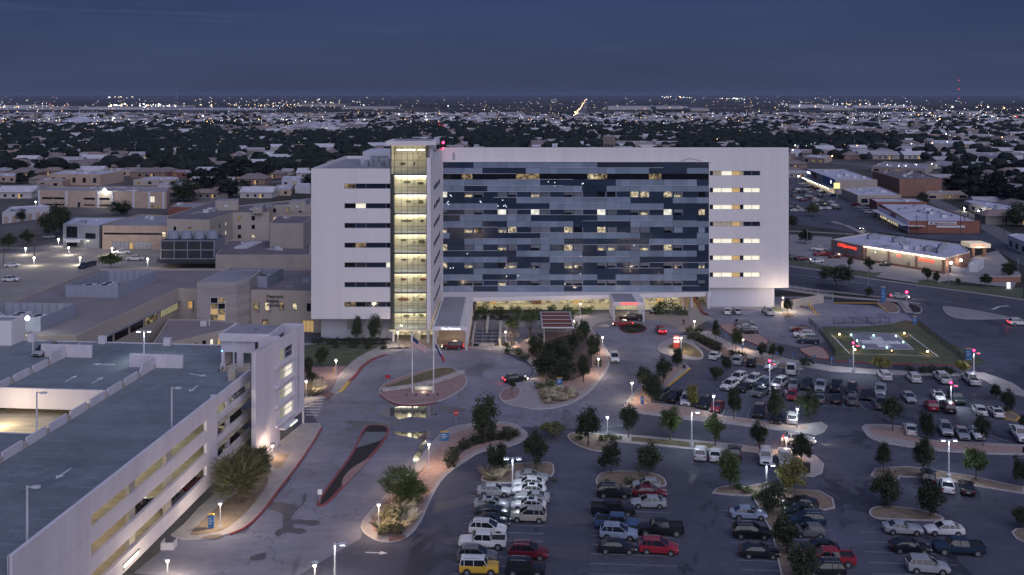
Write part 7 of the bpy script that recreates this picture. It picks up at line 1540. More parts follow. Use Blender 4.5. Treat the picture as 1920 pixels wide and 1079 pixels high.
car('sedan', 'darkred', 1506, 489, -10, 'car with headlights on in the pharmacy lot', lights='head'); car('sedan', 'white', 1531, 493, 200, 'white sedan in the pharmacy lot'); car('hatch', 'black', 1660, 499, 190, 'black hatchback before the pharmacy service door')
car('sedan', 'silver', 1613, 430, 265, 'car with headlights on coming down the mall drive', lights='head')
car('van', 'white', 502, 615, 185, 'white car') if 0 else None
# cars inside the garage decks, seen through the openings
for (x, y, z, k, c, lb) in ((-1.6, 115.5, 6.1, 'sedan', 'black', 'black car behind the middle opening of the garage'), (-1.6, 124.3, 3.0, 'suv', 'grey', 'grey car behind the lowest opening of the garage'), (-1.6, 129.6, 3.0, 'suv', 'darkred', 'dark red car at the right of the lowest opening'), (-2.6, 139, 6.1, 'sedan', 'grey', 'dark grey car on the middle deck near the stair block'), (-2.6, 146.5, 6.1, 'suv', 'black', 'black car deep on the middle deck near the stair block'), (-2.6, 139, 3.0, 'suv', 'navy', 'navy car on the lower deck near the stair block'), (-2.6, 146, 3.0, 'sedan', 'black', 'black car on the lower deck near the stair block'), (-2.6, 148, 9.2, 'suv', 'silver', 'silver car on the upper deck near the stair block')):
    q = ga.matrix_basis @ Vector((x, y, z)); car(k, c, 0, 0, 84.8 if y < 130 else 264.8, lb, loc=(q.x, q.y, z))
# mall lot: rows of cars seen small, each its own
ML = []
for i in range(8): ML.append((1503+i*8.5, 347+i*3.2, 'cars parked in front of the blue discount store', 'parked car in the row along the blue store', 155))
for i in range(6): ML.append((1484+i*6.5, 357+(i % 2)*5, 'cars in the upper rows of the mall lot', 'parked car in the upper rows of the mall lot', 20))
for i in range(7): ML.append((1490+i*8.2, 370+(i % 3)*4, 'cars in the middle rows of the mall lot', 'parked car in the middle rows of the mall lot', 15))
for i in range(9): ML.append((1528+i*5.2, 381+(i % 3)*6, 'cars in the near rows of the mall lot', 'parked car in the near rows of the mall lot', 10))
for i in range(4): ML.append((1484+i*7, 392+(i % 2)*5, 'cars by the hospital corner in the mall lot', 'parked car by the hospital corner in the mall lot', 0))
for i in range(4): ML.append((1604+i*9, 387+i*4.5, 'cars before the white shops of the strip', 'parked car before the white shops of the strip', 150))
for x, y, g_, lb, hd in ML:
    k_ = random.choice(['sedan', 'suv', 'sedan', 'hatch', 'van']); c_ = random.choice(['white', 'white', 'silver', 'silver', 'grey', 'black', 'navy', 'darkred'])
    car(k_, c_, x, y, hd+random.uniform(-6, 6), lb.replace('parked car', {'darkred': 'dark red'}.get(c_, c_)+' '+{'hatch': 'hatchback', 'van': 'minivan'}.get(k_, k_)), group=g_)
# motorcycles by the emergency entrance
for i, x in enumerate((1225, 1233, 1240)):
    q = G(x, 589); t = thing('motorcycle', ['left', 'middle', 'right'][i]+' of the white motorcycles by the emergency shrubs', 'motorcycle', q, R(200+i*10))
    for wx in (-.75, .75): MB().tube((wx, -.08, .32), (wx, .08, .32), .32, n=12).build('wheel', TYRE, t, local=True)
    m = MB(); m.tube((-.7, 0, .45), (.2, 0, .75), .16, .22).tube((.2, 0, .75), (.5, 0, .85), .22, .12).box(-.75, -.35, -.3, .3, .5, .85); m.build('body', PM['white'], t, local=True)
    MB().box(-.6, .0, -.13, .13, .80, .92).build('seat', TRIM, t, local=True); MB().tube((.75, 0, .35), (.5, 0, 1.1), .05).tube((.5, -.35, 1.1), (.5, .35, 1.1), .03).build('fork', STEEL, t, local=True)
# ================================================================== SIGNS, FLAGS, PEOPLE, SMALL THINGS
def signpost(nm, lb, x, yb, h, w, hh, m, txt=None, tm=None, ts=.3, shape='box', rz=0):
    q = G(x, yb); t = thing(nm, lb, 'sign', q, rz); MB().box(-.05, .05, -.03, .03, 0, h).build('post', STEEL, t, local=True)
    f = MB()
    if shape == 'oct': f.prism([(w/2*math.cos(R(22.5+45*k)), w/2*math.sin(R(22.5+45*k))) for k in range(8)], 0, .04); me = f.mesh('sign_face', [m]); o = link('sign_face', me, t, local=True); o.rotation_euler = (R(90), 0, 0); o.location = (0, -.04, h)
    else: f.box(-w/2, w/2, -.10, -.035, h-hh, h).build('sign_face', m, t, local=True)
    if txt: o = lettering(txt, ts, (0, 0, 0), tm or LSTEEL, None, ext=.01); o.parent = t; o.location = (0, -.12 if shape == 'box' else -.09, (h-ts*.35) if shape == 'oct' else h-hh/2-ts*.35)
    return t
SB = M('blue_sign', (.03, .13, .32), .5, .05, 1); SR = M('red_sign', (.42, .02, .05), .5, .05, 1); LW = M('sign_lettering', (.7, .7, .7), .6, 0)
signpost('stop_sign', 'red octagonal STOP sign at the end of the long bed', 855, 800, 2.3, 1.0, 0, SR, 'STOP', LW, .36, 'oct')
signpost('road_sign', 'red and white sign pair left of the flagpole island', 727, 722, 1.9, .95, .7, SR, 'ONE', LW, .0) if 0 else signpost('road_sign', 'red and white double sign left of the flagpole island', 727, 722, 1.9, 1.0, .65, SR)
signpost('arrow_sign', 'small white arrow sign on the tip of the red-kerbed island', 600, 945, 2.0, .6, .7, LW)
def blue_sign(lb, x, yb, w, h, cap=True):
    q = G(x, yb); t = thing('wayfinding_sign', lb, 'sign', q); MB().box(-w/2, w/2, -.15, .15, .1, h).build('panel', SB, t, local=True); MB().box(-w/2-.05, w/2+.05, -.2, .2, 0, .1).build('base', CONC, t, local=True)
    if cap: MB().box(-w/2, w/2, -.16, .16, h, h+.15).build('cap', YEL, t, local=True)
    m = MB()
    for k in range(3): m.box(-w*.36, w*(.1+.2*(k % 2)), -.17, -.151, h*.75-k*h*.18, h*.75-k*h*.18+.07)
    m.build('lettering_lines', LW, t, local=True); return t
for a_ in (('blue wayfinding sign in the bed by the garage drive', 396, 992, .7, 1.8), ('wide blue wayfinding sign at the head of the long bed', 834, 828, 1.35, 1.5), ('blue wayfinding sign at the left tip of the lot bed', 1204, 759, .55, 1.6), ('tall blue sign by the road before the blurred tree', 1656, 568, 1.2, 4.2), ('blue sign on the brown mound behind the helipad', 1715, 609, 1.0, 1.9),
           ('blue sign at the near right corner of the helipad', 1816, 675, 1.3, 2.3), ('pale blue box sign in the central garden', 1049, 723, 1.1, 1.4)): blue_sign(*a_)
for i, (x, y) in enumerate(((1361, 640), (1418, 667), (1458, 676), (1392, 664), (1486, 678), (1527, 682), (1559, 686), (1594, 690))):
    q = G(x, y-1); t = thing('accessible_parking_sign', 'small blue parking sign on the slope walk, ' + ['beside the tall dark tree', 'left of the small dark tree', 'between the twin dark trees', 'at the warm lamp', 'above the white pickup', 'near the gravel island', 'left of the helipad beacon lamp', 'right of the helipad beacon lamp'][i], 'sign', q); MB().tube((0, 0, 0), (0, 0, 1.5), .04).build('post', STEEL, t, local=True); MB().box(-.2, .2, -.07, -.04, 1.2, 1.7).build('sign_face', SB, t, local=True)
q = G(1268, 655); t = thing('emergency_pylon', 'red and white striped pylon sign on the sign island', 'sign', q); MB().box(-.65, .65, -.25, .25, .3, 3.0).build('panel', M('pylon_red', (.30, .04, .04), .5, .05, 1, emit=.12, ecol=(1, .1, .05)), t, local=True)
for z in (2.35, 1.55): MB().box(-.6, .6, -.28, -.251, z, z+.4).build('white_band', M('pylon_white', (.8, .8, .8), .5, 0, emit=.6, ecol=(1, .95, .9)), t, local=True)
MB().box(-.3, .3, -.2, .2, 0, .3).build('base', CONC, t, local=True); o = lettering('EMERGENCY', .2, (0, 0, 0), LW, None); o.parent = t; o.location = (0, -.27, 2.05)
# monument sign and flagpoles
q = G(795, 733); t = thing('monument_sign', 'long low lit stone sign between the flagpoles', 'sign', q); MB().box(-3.2*.55, 3.2*.55, -.2, .2, .14, .9).build('slab', M('lit_limestone', (.5, .46, .38), .8, .1, 1), t, local=True); MB().box(-1.65, 1.65, -.24, -.201, .45, .68).build('lettering_band', LW, t, local=True)
o = lettering('MEDICAL CENTER', .2, (0, 0, 0), DARKM, None) if 0 else None
point((q.x, q.y-1.2, .5), 40, (1, .9, .7), .1)
FB, FW_, FR_ = M('flag_blue', (.02, .03, .12), .8, 0), M('flag_white', (.6, .6, .62), .8, 0), M('flag_red', (.35, .03, .04), .8, 0)
for i, (lb, x, ptop) in enumerate((('left flagpole with a limp American flag on the circle island', 773, 11.4), ('taller right flagpole with a dark furled flag on the circle island', 813, 12.6))):
    q = G(x, 738); t = thing('flagpole', lb, 'flagpole', q); MB().tube((0, 0, .13), (0, 0, ptop), .14, .07, n=10).ball((0, 0, ptop+.1), .14).build('pole', LSTEEL, t, local=True); MB().tube((0, 0, .13), (0, 0, .4), .3, .2, n=12).build('base', STEEL, t, local=True)
    for sx in (-1, 1): MB().tube((sx*.9, -1.6, .14), (sx*.9, -1.5, .45), .22, .16, n=8).build('uplight', DARKM, t, local=True)
    for sx in (-1, 1): o = spot((0, 0, 0), 450, (1, .95, .9), 24, aim=Vector((-sx*.9, 1.5, 8))); o.parent = t; o.location = (sx*.9, -1.5, .5)
def cloth(root, p0, U, V, nu, nv, colr, wave=.12):
    m = MB(); g = {}
    for i in range(nu+1):
        for j in range(nv+1):
            u, v = i/nu, j/nv; g[i, j] = p0+U*u+V*v+Vector((0, math.sin(u*9+v*2)*wave*u, math.cos(u*7+v)*wave*.4*u))
    for i in range(nu):
        for j in range(nv): m.face([g[i, j], g[i, j+1], g[i+1, j+1], g[i+1, j]], colr(i/nu, (j+.5)/nv))
    o = m.build('cloth', [FB, FW_, FR_], root, local=True); return o
q = G(773, 738); t = tag(bpy.data.objects.new('american_flag', None), 'American flag hanging in folds from the left flagpole', 'flag'); COL.objects.link(t); t.location = q
cloth(t, Vector((.15, 0, 10.6)), Vector((2.6, .2, -1.9)), Vector((-.25, 0, -1.35)), 22, 13, lambda u, v: 0 if (u < .4 and v < .54) else (2 if int(v*13) % 2 == 0 else 1))
q = G(813, 738); t = tag(bpy.data.objects.new('dark_flag', None), 'dark flag with a red stripe furled beside the right flagpole', 'flag'); COL.objects.link(t); t.location = q
cloth(t, Vector((.6, 0, 9.4)), Vector((1.5, .2, -3.2)), Vector((-.30, 0, -.55)), 20, 4, lambda u, v: 2 if u > .62 and v < .8 else (1 if v < .2 else 0), .08)
# people: one continuous skinned body each
def person(lb, x, yb, top, legs, rz, stride=.22, z0=0):
    q = G(x, yb, z0); J_ = [((0, 0, .95), .15), ((0, 0, 1.2), .15), ((0, 0, 1.42), .13), ((0, .0, 1.54), .055), ((0, 0, 1.68), .105),
        ((.1, -stride*.2, .90), .10), ((.1, -stride, .50), .07), ((.1, -stride*.6, .08), .05), ((.1, -stride*.6-.16, .04), .04),
        ((-.1, stride*.2, .90), .10), ((-.1, stride*.7, .50), .07), ((-.1, stride*1.6, .10), .05), ((-.1, stride*1.5-.15, .05), .04),
        ((.2, 0, 1.40), .065), ((.26, .10, 1.14), .05), ((.26, -.02, .90), .038), ((-.2, 0, 1.40), .065), ((-.26, -.10, 1.14), .05), ((-.25, -.22, .92), .038)]
    ed = [(0, 1), (1, 2), (2, 3), (3, 4), (0, 5), (5, 6), (6, 7), (7, 8), (0, 9), (9, 10), (10, 11), (11, 12), (2, 13), (13, 14), (14, 15), (2, 16), (16, 17), (17, 18)]
    me = bpy.data.meshes.new('body'); me.from_pydata([j[0] for j in J_], ed, []); o = bpy.data.objects.new('body', me); COL.objects.link(o)
    sk_ = o.modifiers.new('skin', 'SKIN'); sub = o.modifiers.new('sub', 'SUBSURF'); sub.levels = 1; sub.render_levels = 1; sk_.use_smooth_shade = True
    for i, j in enumerate(J_): me.skin_vertices[0].data[i].radius = (j[1], j[1]*.8); me.skin_vertices[0].data[i].use_root = (i == 0)
    bpy.context.view_layer.update(); m2 = bpy.data.meshes.new_from_object(o.evaluated_get(bpy.context.evaluated_depsgraph_get())); bpy.data.objects.remove(o)
    SK = M('skin', (.30, .18, .12), .6, 0); m2.materials.clear()
    for m_ in (top, legs, SK, M('dark_hair', (.02, .015, .012), .7, 0)): m2.materials.append(m_)
    for p in m2.polygons: z = p.center.z; p.material_index = 3 if z > 1.72 or (z > 1.62 and p.center.y > .03) else 2 if z > 1.52 or (abs(p.center.x) > .2 and z < 1.02 and z > .8) else 0 if z > .95 else 1
    t = thing('person', lb, 'person', q, rz); b = link('body', m2, t, local=True); return t
person('person in a red top walking on the sidewalk behind the dark tree', 1420, 840, M('red_top', (.4, .03, .04), .8, 0), M('dark_trousers', (.02, .02, .03), .8, 0), R(80))
person('person in pale clothes standing behind the moving white suv', 1467, 838, M('pale_top', (.55, .55, .58), .8, 0), M('grey_trousers', (.2, .2, .22), .8, 0), R(200), .08)
person('person in black standing beside the emergency walk kerb', 1282, 611, M('black_top', (.02, .02, .025), .8, 0), MATS['dark_trousers'], R(10), .08)
for i in range(7): q = G(1512+i*4.2-(i > 3)*4, 572+i*3.6); tag(MB().tube((q.x, q.y, 0), (q.x, q.y, 1.2), .14, n=8).build('bollard', YEL), 'yellow bollard in the line beside the service drive', 'bollard', 'yellow bollards beside the service drive')
tag(MB().tube((-84.5, 0, 0), (-84.5, 0, .1), .1).build('x', YEL), '', '') if 0 else None
q = G(626, 700); tag(MB().tube((q.x, q.y, 0), (q.x, q.y, 1.1), .1, n=8).build('bollard', YEL), 'single yellow bollard beside the lawn lamp', 'bollard')
q = G(1283, 692); t = thing('litter_bin', 'dark litter bin at the tip of the yellow kerb bed', 'bin', q); MB().tube((0, 0, .15), (0, 0, 1.0), .3, .33, n=12).build('drum', DARKM, t, local=True); MB().tube((0, 0, 1.0), (0, 0, 1.15), .36, .2, n=12).build('lid', STEEL, t, local=True)
q = G(1512, 887); t = thing('electrical_cabinet', 'black cabinet on the rounded island end', 'cabinet', q); MB().box(-.5, .5, -.3, .3, 0, 1.5).build('body', DARKM, t, local=True); MB().box(-.45, .45, -.33, -.301, .1, 1.4).build('door', TRIM, t, local=True)
q = G(1738, 566); tag(MB().box(q.x-.3, q.x+.3, q.y-.2, q.y+.2, 0, 1.2).build('traffic_box', STEEL), 'grey roadside box by the median', 'cabinet') if 0 else None
bw = thing('brick_wall', 'low brick wall with dark tree behind it right of the verge', 'wall', G(1895, 530)); q = G(1895, 530); MB().box(q.x-6, q.x+3, q.y, q.y+.3, 0, 1.8).build('wall', BBRICK, bw); MB().box(q.x-6.1, q.x+3.1, q.y-.05, q.y+.35, 1.8, 1.9).build('coping', LSTEEL, bw)
q = G(1891, 543); t = thing('lit_monument_sign', 'small lit white sign on the pharmacy verge', 'sign', q); MB().box(-.45, .45, -.2, .2, .3, 2.0).build('panel', M('lit_white_panel', (1, 1, 1), .5, 0, emit=.9, ecol=(1, 1, .95)), t, local=True); MB().box(-.9, .9, -.3, .3, 0, .3).build('base', CONC, t, local=True)
q = G(1700, 575); t = thing('red_beacon_post', 'red beacon lamp on a post with curved arm by the road', 'beacon', q); MB().tube((0, 0, 0), (0, 0, 3.6), .08).tube((0, 0, .9), (.7, 0, .5), .1).build('post', LSTEEL, t, local=True); MB().ball((0, 0, 3.8), .33, sub=2).build('beacon', REDL, t, local=True)
# ================================================================== THE CITY BEYOND
rn = random.Random(21)
def fpx(x, y): return G(x, y)
def far_crown(seed):
    bm = bmesh.new(); bmesh.ops.create_icosphere(bm, subdivisions=2, radius=1); r = random.Random(seed); o = Vector((r.uniform(0, 50),)*3)
    for v in bm.verts:
        k = 1+.42*noise.noise(v.co*1.6+o)+.22*noise.noise(v.co*3.7+o); v.co = Vector((v.co.x*k*.5, v.co.y*k*.5, max(-.42, v.co.z*k*.46)+.5))
    me = bpy.data.meshes.new('crown'); bm.to_mesh(me); bm.free(); me.materials.append(FARLEAF); return me
FCR = [crown_mesh(40+i, 420, 1, ['round', 'spread', 'oval', 'round'][i], .26).mesh('crown', [FARLEAF]) for i in range(4)]; FC2 = [far_crown(s) for s in range(4)]
# where: open ground and roads are kept free
def blocked(x, y):
    px = CX+F*x/y; py = HY+F*56/y
    for a, b, c, d_ in BF:
        if a < x < b and c < y < d_: return True
    if 583 < px < 1479 and y < 560: return True
    if px > 1470 and py > 302:
        if not (px > 1775 and py < 428 and py < 352+(px-1775)*.6): return True
        if abs(py-(330+(px-1760)*.09)) < 4: return True
    if px < 583 and py > 334: return not (py < 372 and (px < 66 or 330 < px < 470) and abs(py-350) > 5)
    # avenues that run towards the horizon
    if abs(px-(915-(py-178)*.0)) < 0: return True
    ax = 826+(py-238)*1.25
    if 228 < py < 285 and abs(px-ax) < 3+(py-228)*.18: return True
    bx = 552-(py-235)*.55
    if 232 < py < 275 and abs(px-bx) < 2.5+(py-230)*.1: return True
    return False
HW = [M('far_house_wall_%d' % i, c, .9, .1, .2) for i, c in enumerate(((.34, .30, .28), (.25, .17, .14), (.45, .42, .42), (.22, .20, .19)))]
HR = [M('far_house_roof_%d' % i, c, .9, .2, .4) for i, c in enumerate(((.34, .33, .36), (.20, .165, .165), (.50, .49, .54), (.26, .19, .18)))]
WIN = M('far_lit_window', (1, .8, .5), .5, 0, emit=1.6, ecol=(1, .75, .4))
def house_parts(w, d, h, hip):
    a = MB().box(-w/2, w/2, -d/2, d/2, 0, h)
    r = MB(); o = .5; rh = min(w, d)*.22; W_, D_ = w/2+o, d/2+o; k = W_-D_*.8 if hip else W_
    v = [(-W_, -D_, h), (W_, -D_, h), (W_, D_, h), (-W_, D_, h), (-k, 0, h+rh), (k, 0, h+rh)]
    for f in ((0, 1, 5, 4), (2, 3, 4, 5), (1, 2, 5), (3, 0, 4), (3, 2, 1, 0)): r.face([v[i] for i in f])
    return a, r
HP = []
for i in range(6):
    w, d = 15+(i*5 % 8), 9+(i % 3)*1.5; a, r = house_parts(w, d, 3, i % 2); HP.append((a.mesh('wall', [HW[i % 4]]), r.mesh('roof', [HR[i % 4]]), MB().box(-1, .4, -d/2-.06, -d/2-.01, .8, 2.0).mesh('window', [GLB]), MB().box(2, 3, -d/2-.07, -d/2-.01, 0, 2.2).mesh('door', [WARM]), a, r, w, d))
SEC = ['far left', 'left', 'left of the tower', 'behind the tower', 'behind the hospital', 'right of the hospital\'s top corner', 'right', 'far right']
def sector(px): return SEC[min(7, max(0, int(px/240)))]
placed = 0; cand = []
for k in range(16000):
    px = rn.uniform(-40, 1960); yv = 420*(1.0+5.6*rn.random()**1.4)
    x = (px-CX)*yv/F
    if blocked(x, yv): continue
    cand.append((yv, x, px))
# keep a street grid: houses stand in rows, trees fill in between
cells = {}; houses = []; ttrees = []
for yv, x, px in cand:
    gx, gy = round(x/27), round(yv/21)
    if (gx, gy) in cells: continue
    cells[gx, gy] = 1
    if gy % 3 == 0: continue
    py = HY+F*56/yv
    comm = py < 240 or (px > 1480 and py < 300 and rn.random() < .5)
    nz_ = noise.noise(Vector((x*.004, yv*.0025, 3)))
    if nz_ > (.40 if comm else (.36 if px < 700 else .46)): continue
    houses.append((gy*21+rn.uniform(-3, 3), gx*27+rn.uniform(-4, 4), px))
houses.sort()
hid = MB(); hm = {}
def addto(mb, src, x, y, a, sc, mi):
    b = len(mb.v); c, s = math.cos(a), math.sin(a); mb.v += [(x+(v[0]*c-v[1]*s)*sc, y+(v[0]*s+v[1]*c)*sc, v[2]*sc) for v in src.v]; mb.f += [tuple(b+k for k in f) for f in src.f]; mb.m += [mi]*len(src.f)
nh = 0
for y, x, px in houses:
    i = rn.randrange(6); a = rn.choice((0, 0, math.pi/2, .05, -.05)); sc = rn.uniform(.85, 1.25)
    px_ = CX+F*x/y
    if -20 < px_ < 1940 and nh < 290 and y < 1500:
        w, r, wi, do = HP[i][:4]; t = thing('house', f'low {["grey","dark","pale","brown"][i%4]}-roofed house among trees, {sector(px_)} of the view', 'house', (x, y, 0), a, f'{["grey","dark","pale","brown"][i%4]}-roofed houses {sector(px_)} of the view'); t.scale = (sc, sc, sc); nh += 1
        link('wall', w, t, local=True); link('roof', r, t, local=True)
        if y < 1000:
            for ox in (-4, 0, 3.8): o = link('window', wi, t, local=True); o.location = (ox, 0, 0)
            link('door', do, t, local=True)
    else:
        addto(hid, HP[i][4], x, y, a, sc, i % 4); addto(hid, HP[i][5], x, y, a, sc, 4+i % 4)
o = hid.build('distant_houses', HW+HR); o['kind'] = 'stuff'
hgrid = {}
for h_ in houses: hgrid.setdefault((int(h_[0]//40), int(h_[1]//40)), []).append(h_)
def near_h(t_):
    a, b = int(t_[0]//40), int(t_[1]//40); return [h_ for i in (-1, 0, 1) for j in (-1, 0, 1) for h_ in hgrid.get((a+i, b+j), ())] if random.random() < .75 else []
# trees: the nearest singly, the far ones as a mass
tr = []
for k in range(26000):
    px = rn.uniform(-30, 1950); yv = 430+2300*rn.random()**1.25; x = (px-CX)*yv/F; py = HY+F*56/yv
    if blocked(x, yv): continue
    dens = noise.noise(Vector((x*.0045+7, yv*.003, 1)))+noise.noise(Vector((x*.02, yv*.012, 5)))*.6
    belt = (.85 if px < 700 else .72) if 236 < py < 330 and px < 1440 else .35 if py > 232 else .13
    if px > 1440: belt = .30 if py > 225 else .14
    if rn.random() > belt*(.85+1.4*dens): continue
    tr.append((yv, x, px))
tr = [t_ for t_ in tr if not any(abs(t_[1]-h_[1]) < 9 and -14 < t_[0]-h_[0] < 4 for h_ in near_h(t_))]; tr.sort(); nt_ = 0; tm = MB(); far_src = []
for me in FC2:
    s_ = MB(); s_.v = [tuple(v.co) for v in me.vertices]; s_.f = [tuple(p.vertices) for p in me.polygons]; far_src.append(s_)
ico = []
for s in range(3):
    bm = bmesh.new(); bmesh.ops.create_icosphere(bm, subdivisions=1, radius=1)
    for v in bm.verts: kk = 1+.45*noise.noise(v.co*1.7+Vector((s*9, 0, 0))); v.co = Vector((v.co.x*kk*.5, v.co.y*kk*.5, max(-.45, v.co.z*kk*.46)+.5))
    m_ = MB(); m_.v = [tuple(v.co) for v in bm.verts]; bm.verts.ensure_lookup_table(); m_.f = [tuple(v.index for v in f.verts) for f in bm.faces]; ico.append(m_); bm.free()
def addtree(mb, src, x, y, a, w, h):
    b = len(mb.v); c, s = math.cos(a), math.sin(a); mb.v += [(x+(v[0]*c-v[1]*s)*w, y+(v[0]*s+v[1]*c)*w, v[2]*h+.3) for v in src.v]; mb.f += [tuple(b+k for k in f) for f in src.f]; mb.m += [0]*len(src.f)
for y, x, px in tr[:14000]:
    h = rn.uniform(5, 10.5); w = h*rn.uniform(.95, 1.5)
    if nt_ < 290 and -10 < px < 1930:
        t = thing('street_tree', f'dark broad-crowned tree among the houses, {sector(px)} of the view', 'tree', (x, y, 0), rn.uniform(0, 6), f'dark neighbourhood trees {sector(px)} of the view'); nt_ += 1
        c = link('crown', rn.choice(FCR), t, local=True); c.scale = (w, w, h*.9); c.location = (0, 0, h*.12); tt = link('trunk', TR[0], t, local=True); tt.scale = (h, h, h)
        # a dense inner mass of leaves so the crown reads solid
        c2 = link('inner_foliage', FC2[nt_ % 4], c, local=True); c2.scale = (.8, .8, .8); c2.location = (0, 0, .08)
    elif y < 1300: addtree(tm, far_src[rn.randrange(4)], x, y, rn.uniform(0, 6), w, h)
    else: addtree(tm, ico[rn.randrange(3)], x, y, rn.uniform(0, 6), w*1.1, h)
o = tm.build('distant_trees', FARLEAF); o['kind'] = 'stuff'
# big pale roofs of the commercial belts
WB = [(0, 60, 203, 4), (70, 130, 205, 3), (25, 105, 262-24, 5), (130, 170, 232, 6), (120, 160, 241, 4), (165, 225, 233, 5), (232, 240, 229, 9), (225, 290, 232, 4), (300, 340, 231, 5), (170, 240, 238, 4), (240, 330, 240, 5), (395, 425, 222, 7), (430, 480, 234, 5), (340, 400, 240, 4), (0, 100, 214, 3), (150, 290, 205, 3), (290, 330, 202, 3), (560, 640, 200, 4), (490, 560, 232, 4), (500, 560, 245, 4), (570, 610, 240, 5), (560, 700, 235, 4), (620, 670, 246, 4), (640, 740, 205, 3), (700, 760, 232, 5), (760, 800, 234, 4), (690, 750, 243, 4), (800, 840, 230, 6), (835, 850, 232, 5), (860, 920, 230, 5), (900, 960, 238, 5), (960, 1030, 224, 4), (1060, 1080, 234, 4), (1030, 1070, 232, 5), (1120, 1210, 232, 6), (1140, 1220, 206, 5), (1230, 1290, 205, 4), (1295, 1330, 209, 4), (1090, 1140, 240, 4), (1210, 1290, 222, 4), (1340, 1420, 218, 4), (1440, 1480, 231, 5), (1500, 1560, 222, 5), (1550, 1600, 226, 4), (1620, 1640, 234, 5), (1645, 1700, 238, 7), (1690, 1745, 236, 7), (1600, 1680, 218, 4), (1700, 1760, 216, 5), (1760, 1860, 214, 7), (1760, 1830, 233, 4), (1830, 1910, 222, 5), (1480, 1560, 202, 4), (1600, 1700, 202, 3), (1540, 1600, 207, 3), (1640, 1700, 228, 4), (1720, 1800, 224, 4), (1850, 1920, 232, 4), (1380, 1440, 227, 3), (880, 960, 222, 4), (1500, 1540, 240, 4), (1570, 1620, 244, 4)]
wn_ = {}
ORD = ['first', 'second', 'third', 'fourth', 'fifth', 'sixth', 'seventh', 'eighth', 'ninth', 'tenth', 'eleventh', 'twelfth', 'thirteenth', 'fourteenth']
for x0, x1, yb, h in sorted(WB):
    a, b = G(x0, yb), G(x1, yb); dp = a.y*rn.uniform(.03, .06); h *= a.y/1500 if a.y > 3000 else 1; sx = sector((x0+x1)/2)
    wn_[sx] = wn_.get(sx, -1)+1
    t = thing('warehouse', f'{"wide" if x1-x0 > 60 else "narrow"} pale warehouse near the horizon, {ORD[min(13, wn_[sx])]} from the left among those {sx}'.replace(' of the view', '').replace("'s top corner", ''), 'warehouse', (a.x, a.y, 0), 0, f'pale warehouses far off {sx} of the view'); w_ = b.x-a.x
    MB().box(0, w_, 0, dp, 0, h).build('wall', rn.choice([HW[0], HW[2], HW[2], STUCCO]), t, local=True); MB().box(-.5, w_+.5, -.5, dp+.5, h, h+.5).build('roof', rn.choice([ROOFW, ROOFW, ROOFG]), t, local=True)
rh_ = thing('round_hall', 'wide pale domed hall with a thin spire far at the left', 'hall', G(149, 234)); q = G(149, 234); mb = MB(); mb.tube((0, 0, 0), (0, 0, 5), 36, 36, n=24).tube((0, 0, 5), (0, 0, 15), 36, 4, n=24); mb.build('dome', ROOFW, rh_, local=True); MB().tube((0, 0, 15), (0, 0, 32), 1.2, .1).build('spire', LSTEEL, rh_, local=True)
# streets drawn to the horizon
def street(px, w, m=None): return ribbon('far_street', px, w, .02, m or M('far_street_asphalt', (.13, .125, .14), .9, .15, .05), sm=3)
street([(915, 300), (896, 280), (868, 262), (845, 250), (828, 240), (818, 232)], 26); street([(500, 282), (525, 262), (541, 248), (552, 236)], 14)
street([(-50, 352), (120, 346), (330, 352), (470, 345), (560, 338)], 12); street([(340, 395), (400, 372), (440, 352), (470, 340)], 12); street([(-50, 470), (60, 470), (130, 452), (180, 440)], 10)
street([(1075, 232), (1085, 222), (1092, 210), (1098, 195), (1102, 186)], 30); street([(1480, 305), (1600, 308), (1760, 330), (1925, 345)], 12); street([(1930, 470), (1880, 440), (1800, 400), (1740, 372)], 9)
street([(1500, 225), (1700, 226), (1925, 224)], 30); street([(-50, 222), (300, 223), (700, 221), (960, 226)], 26); street([(0, 249), (300, 247), (700, 250)], 14)
field = M('dark_field', (.038, .040, .040), .95, .3, .01); 
for px in ([(640, 213), (960, 214), (960, 221), (900, 224), (640, 219)], [(1330, 221), (1480, 222), (1480, 229), (1330, 227)], [(1440, 206), (1700, 207), (1700, 213), (1440, 211)], [(1600, 236), (1900, 238), (1920, 248), (1640, 246)], [(1200, 214), (1480, 214), (1480, 218), (1200, 218)], [(1440, 186), (1920, 187), (1920, 195), (1440, 194)]):
    sheet('field', px, .03, field)
pale = M('pale_yard', (.36, .35, .40), .9, .3, .015)
for px in ([(0, 232), (420, 236), (580, 234), (760, 238), (760, 232), (300, 228), (0, 226)], [(0, 200), (520, 203), (520, 207), (0, 206)], [(1000, 228), (1250, 232), (1250, 236), (1000, 234)], [(1500, 214), (1920, 212), (1920, 220), (1500, 221)], [(1560, 226), (1920, 226), (1920, 234), (1560, 236)], [(0, 212), (420, 214), (420, 217), (0, 217)], [(1480, 198), (1720, 199), (1720, 203), (1480, 204)]):
    sheet('pale_yard', px, .025, pale)
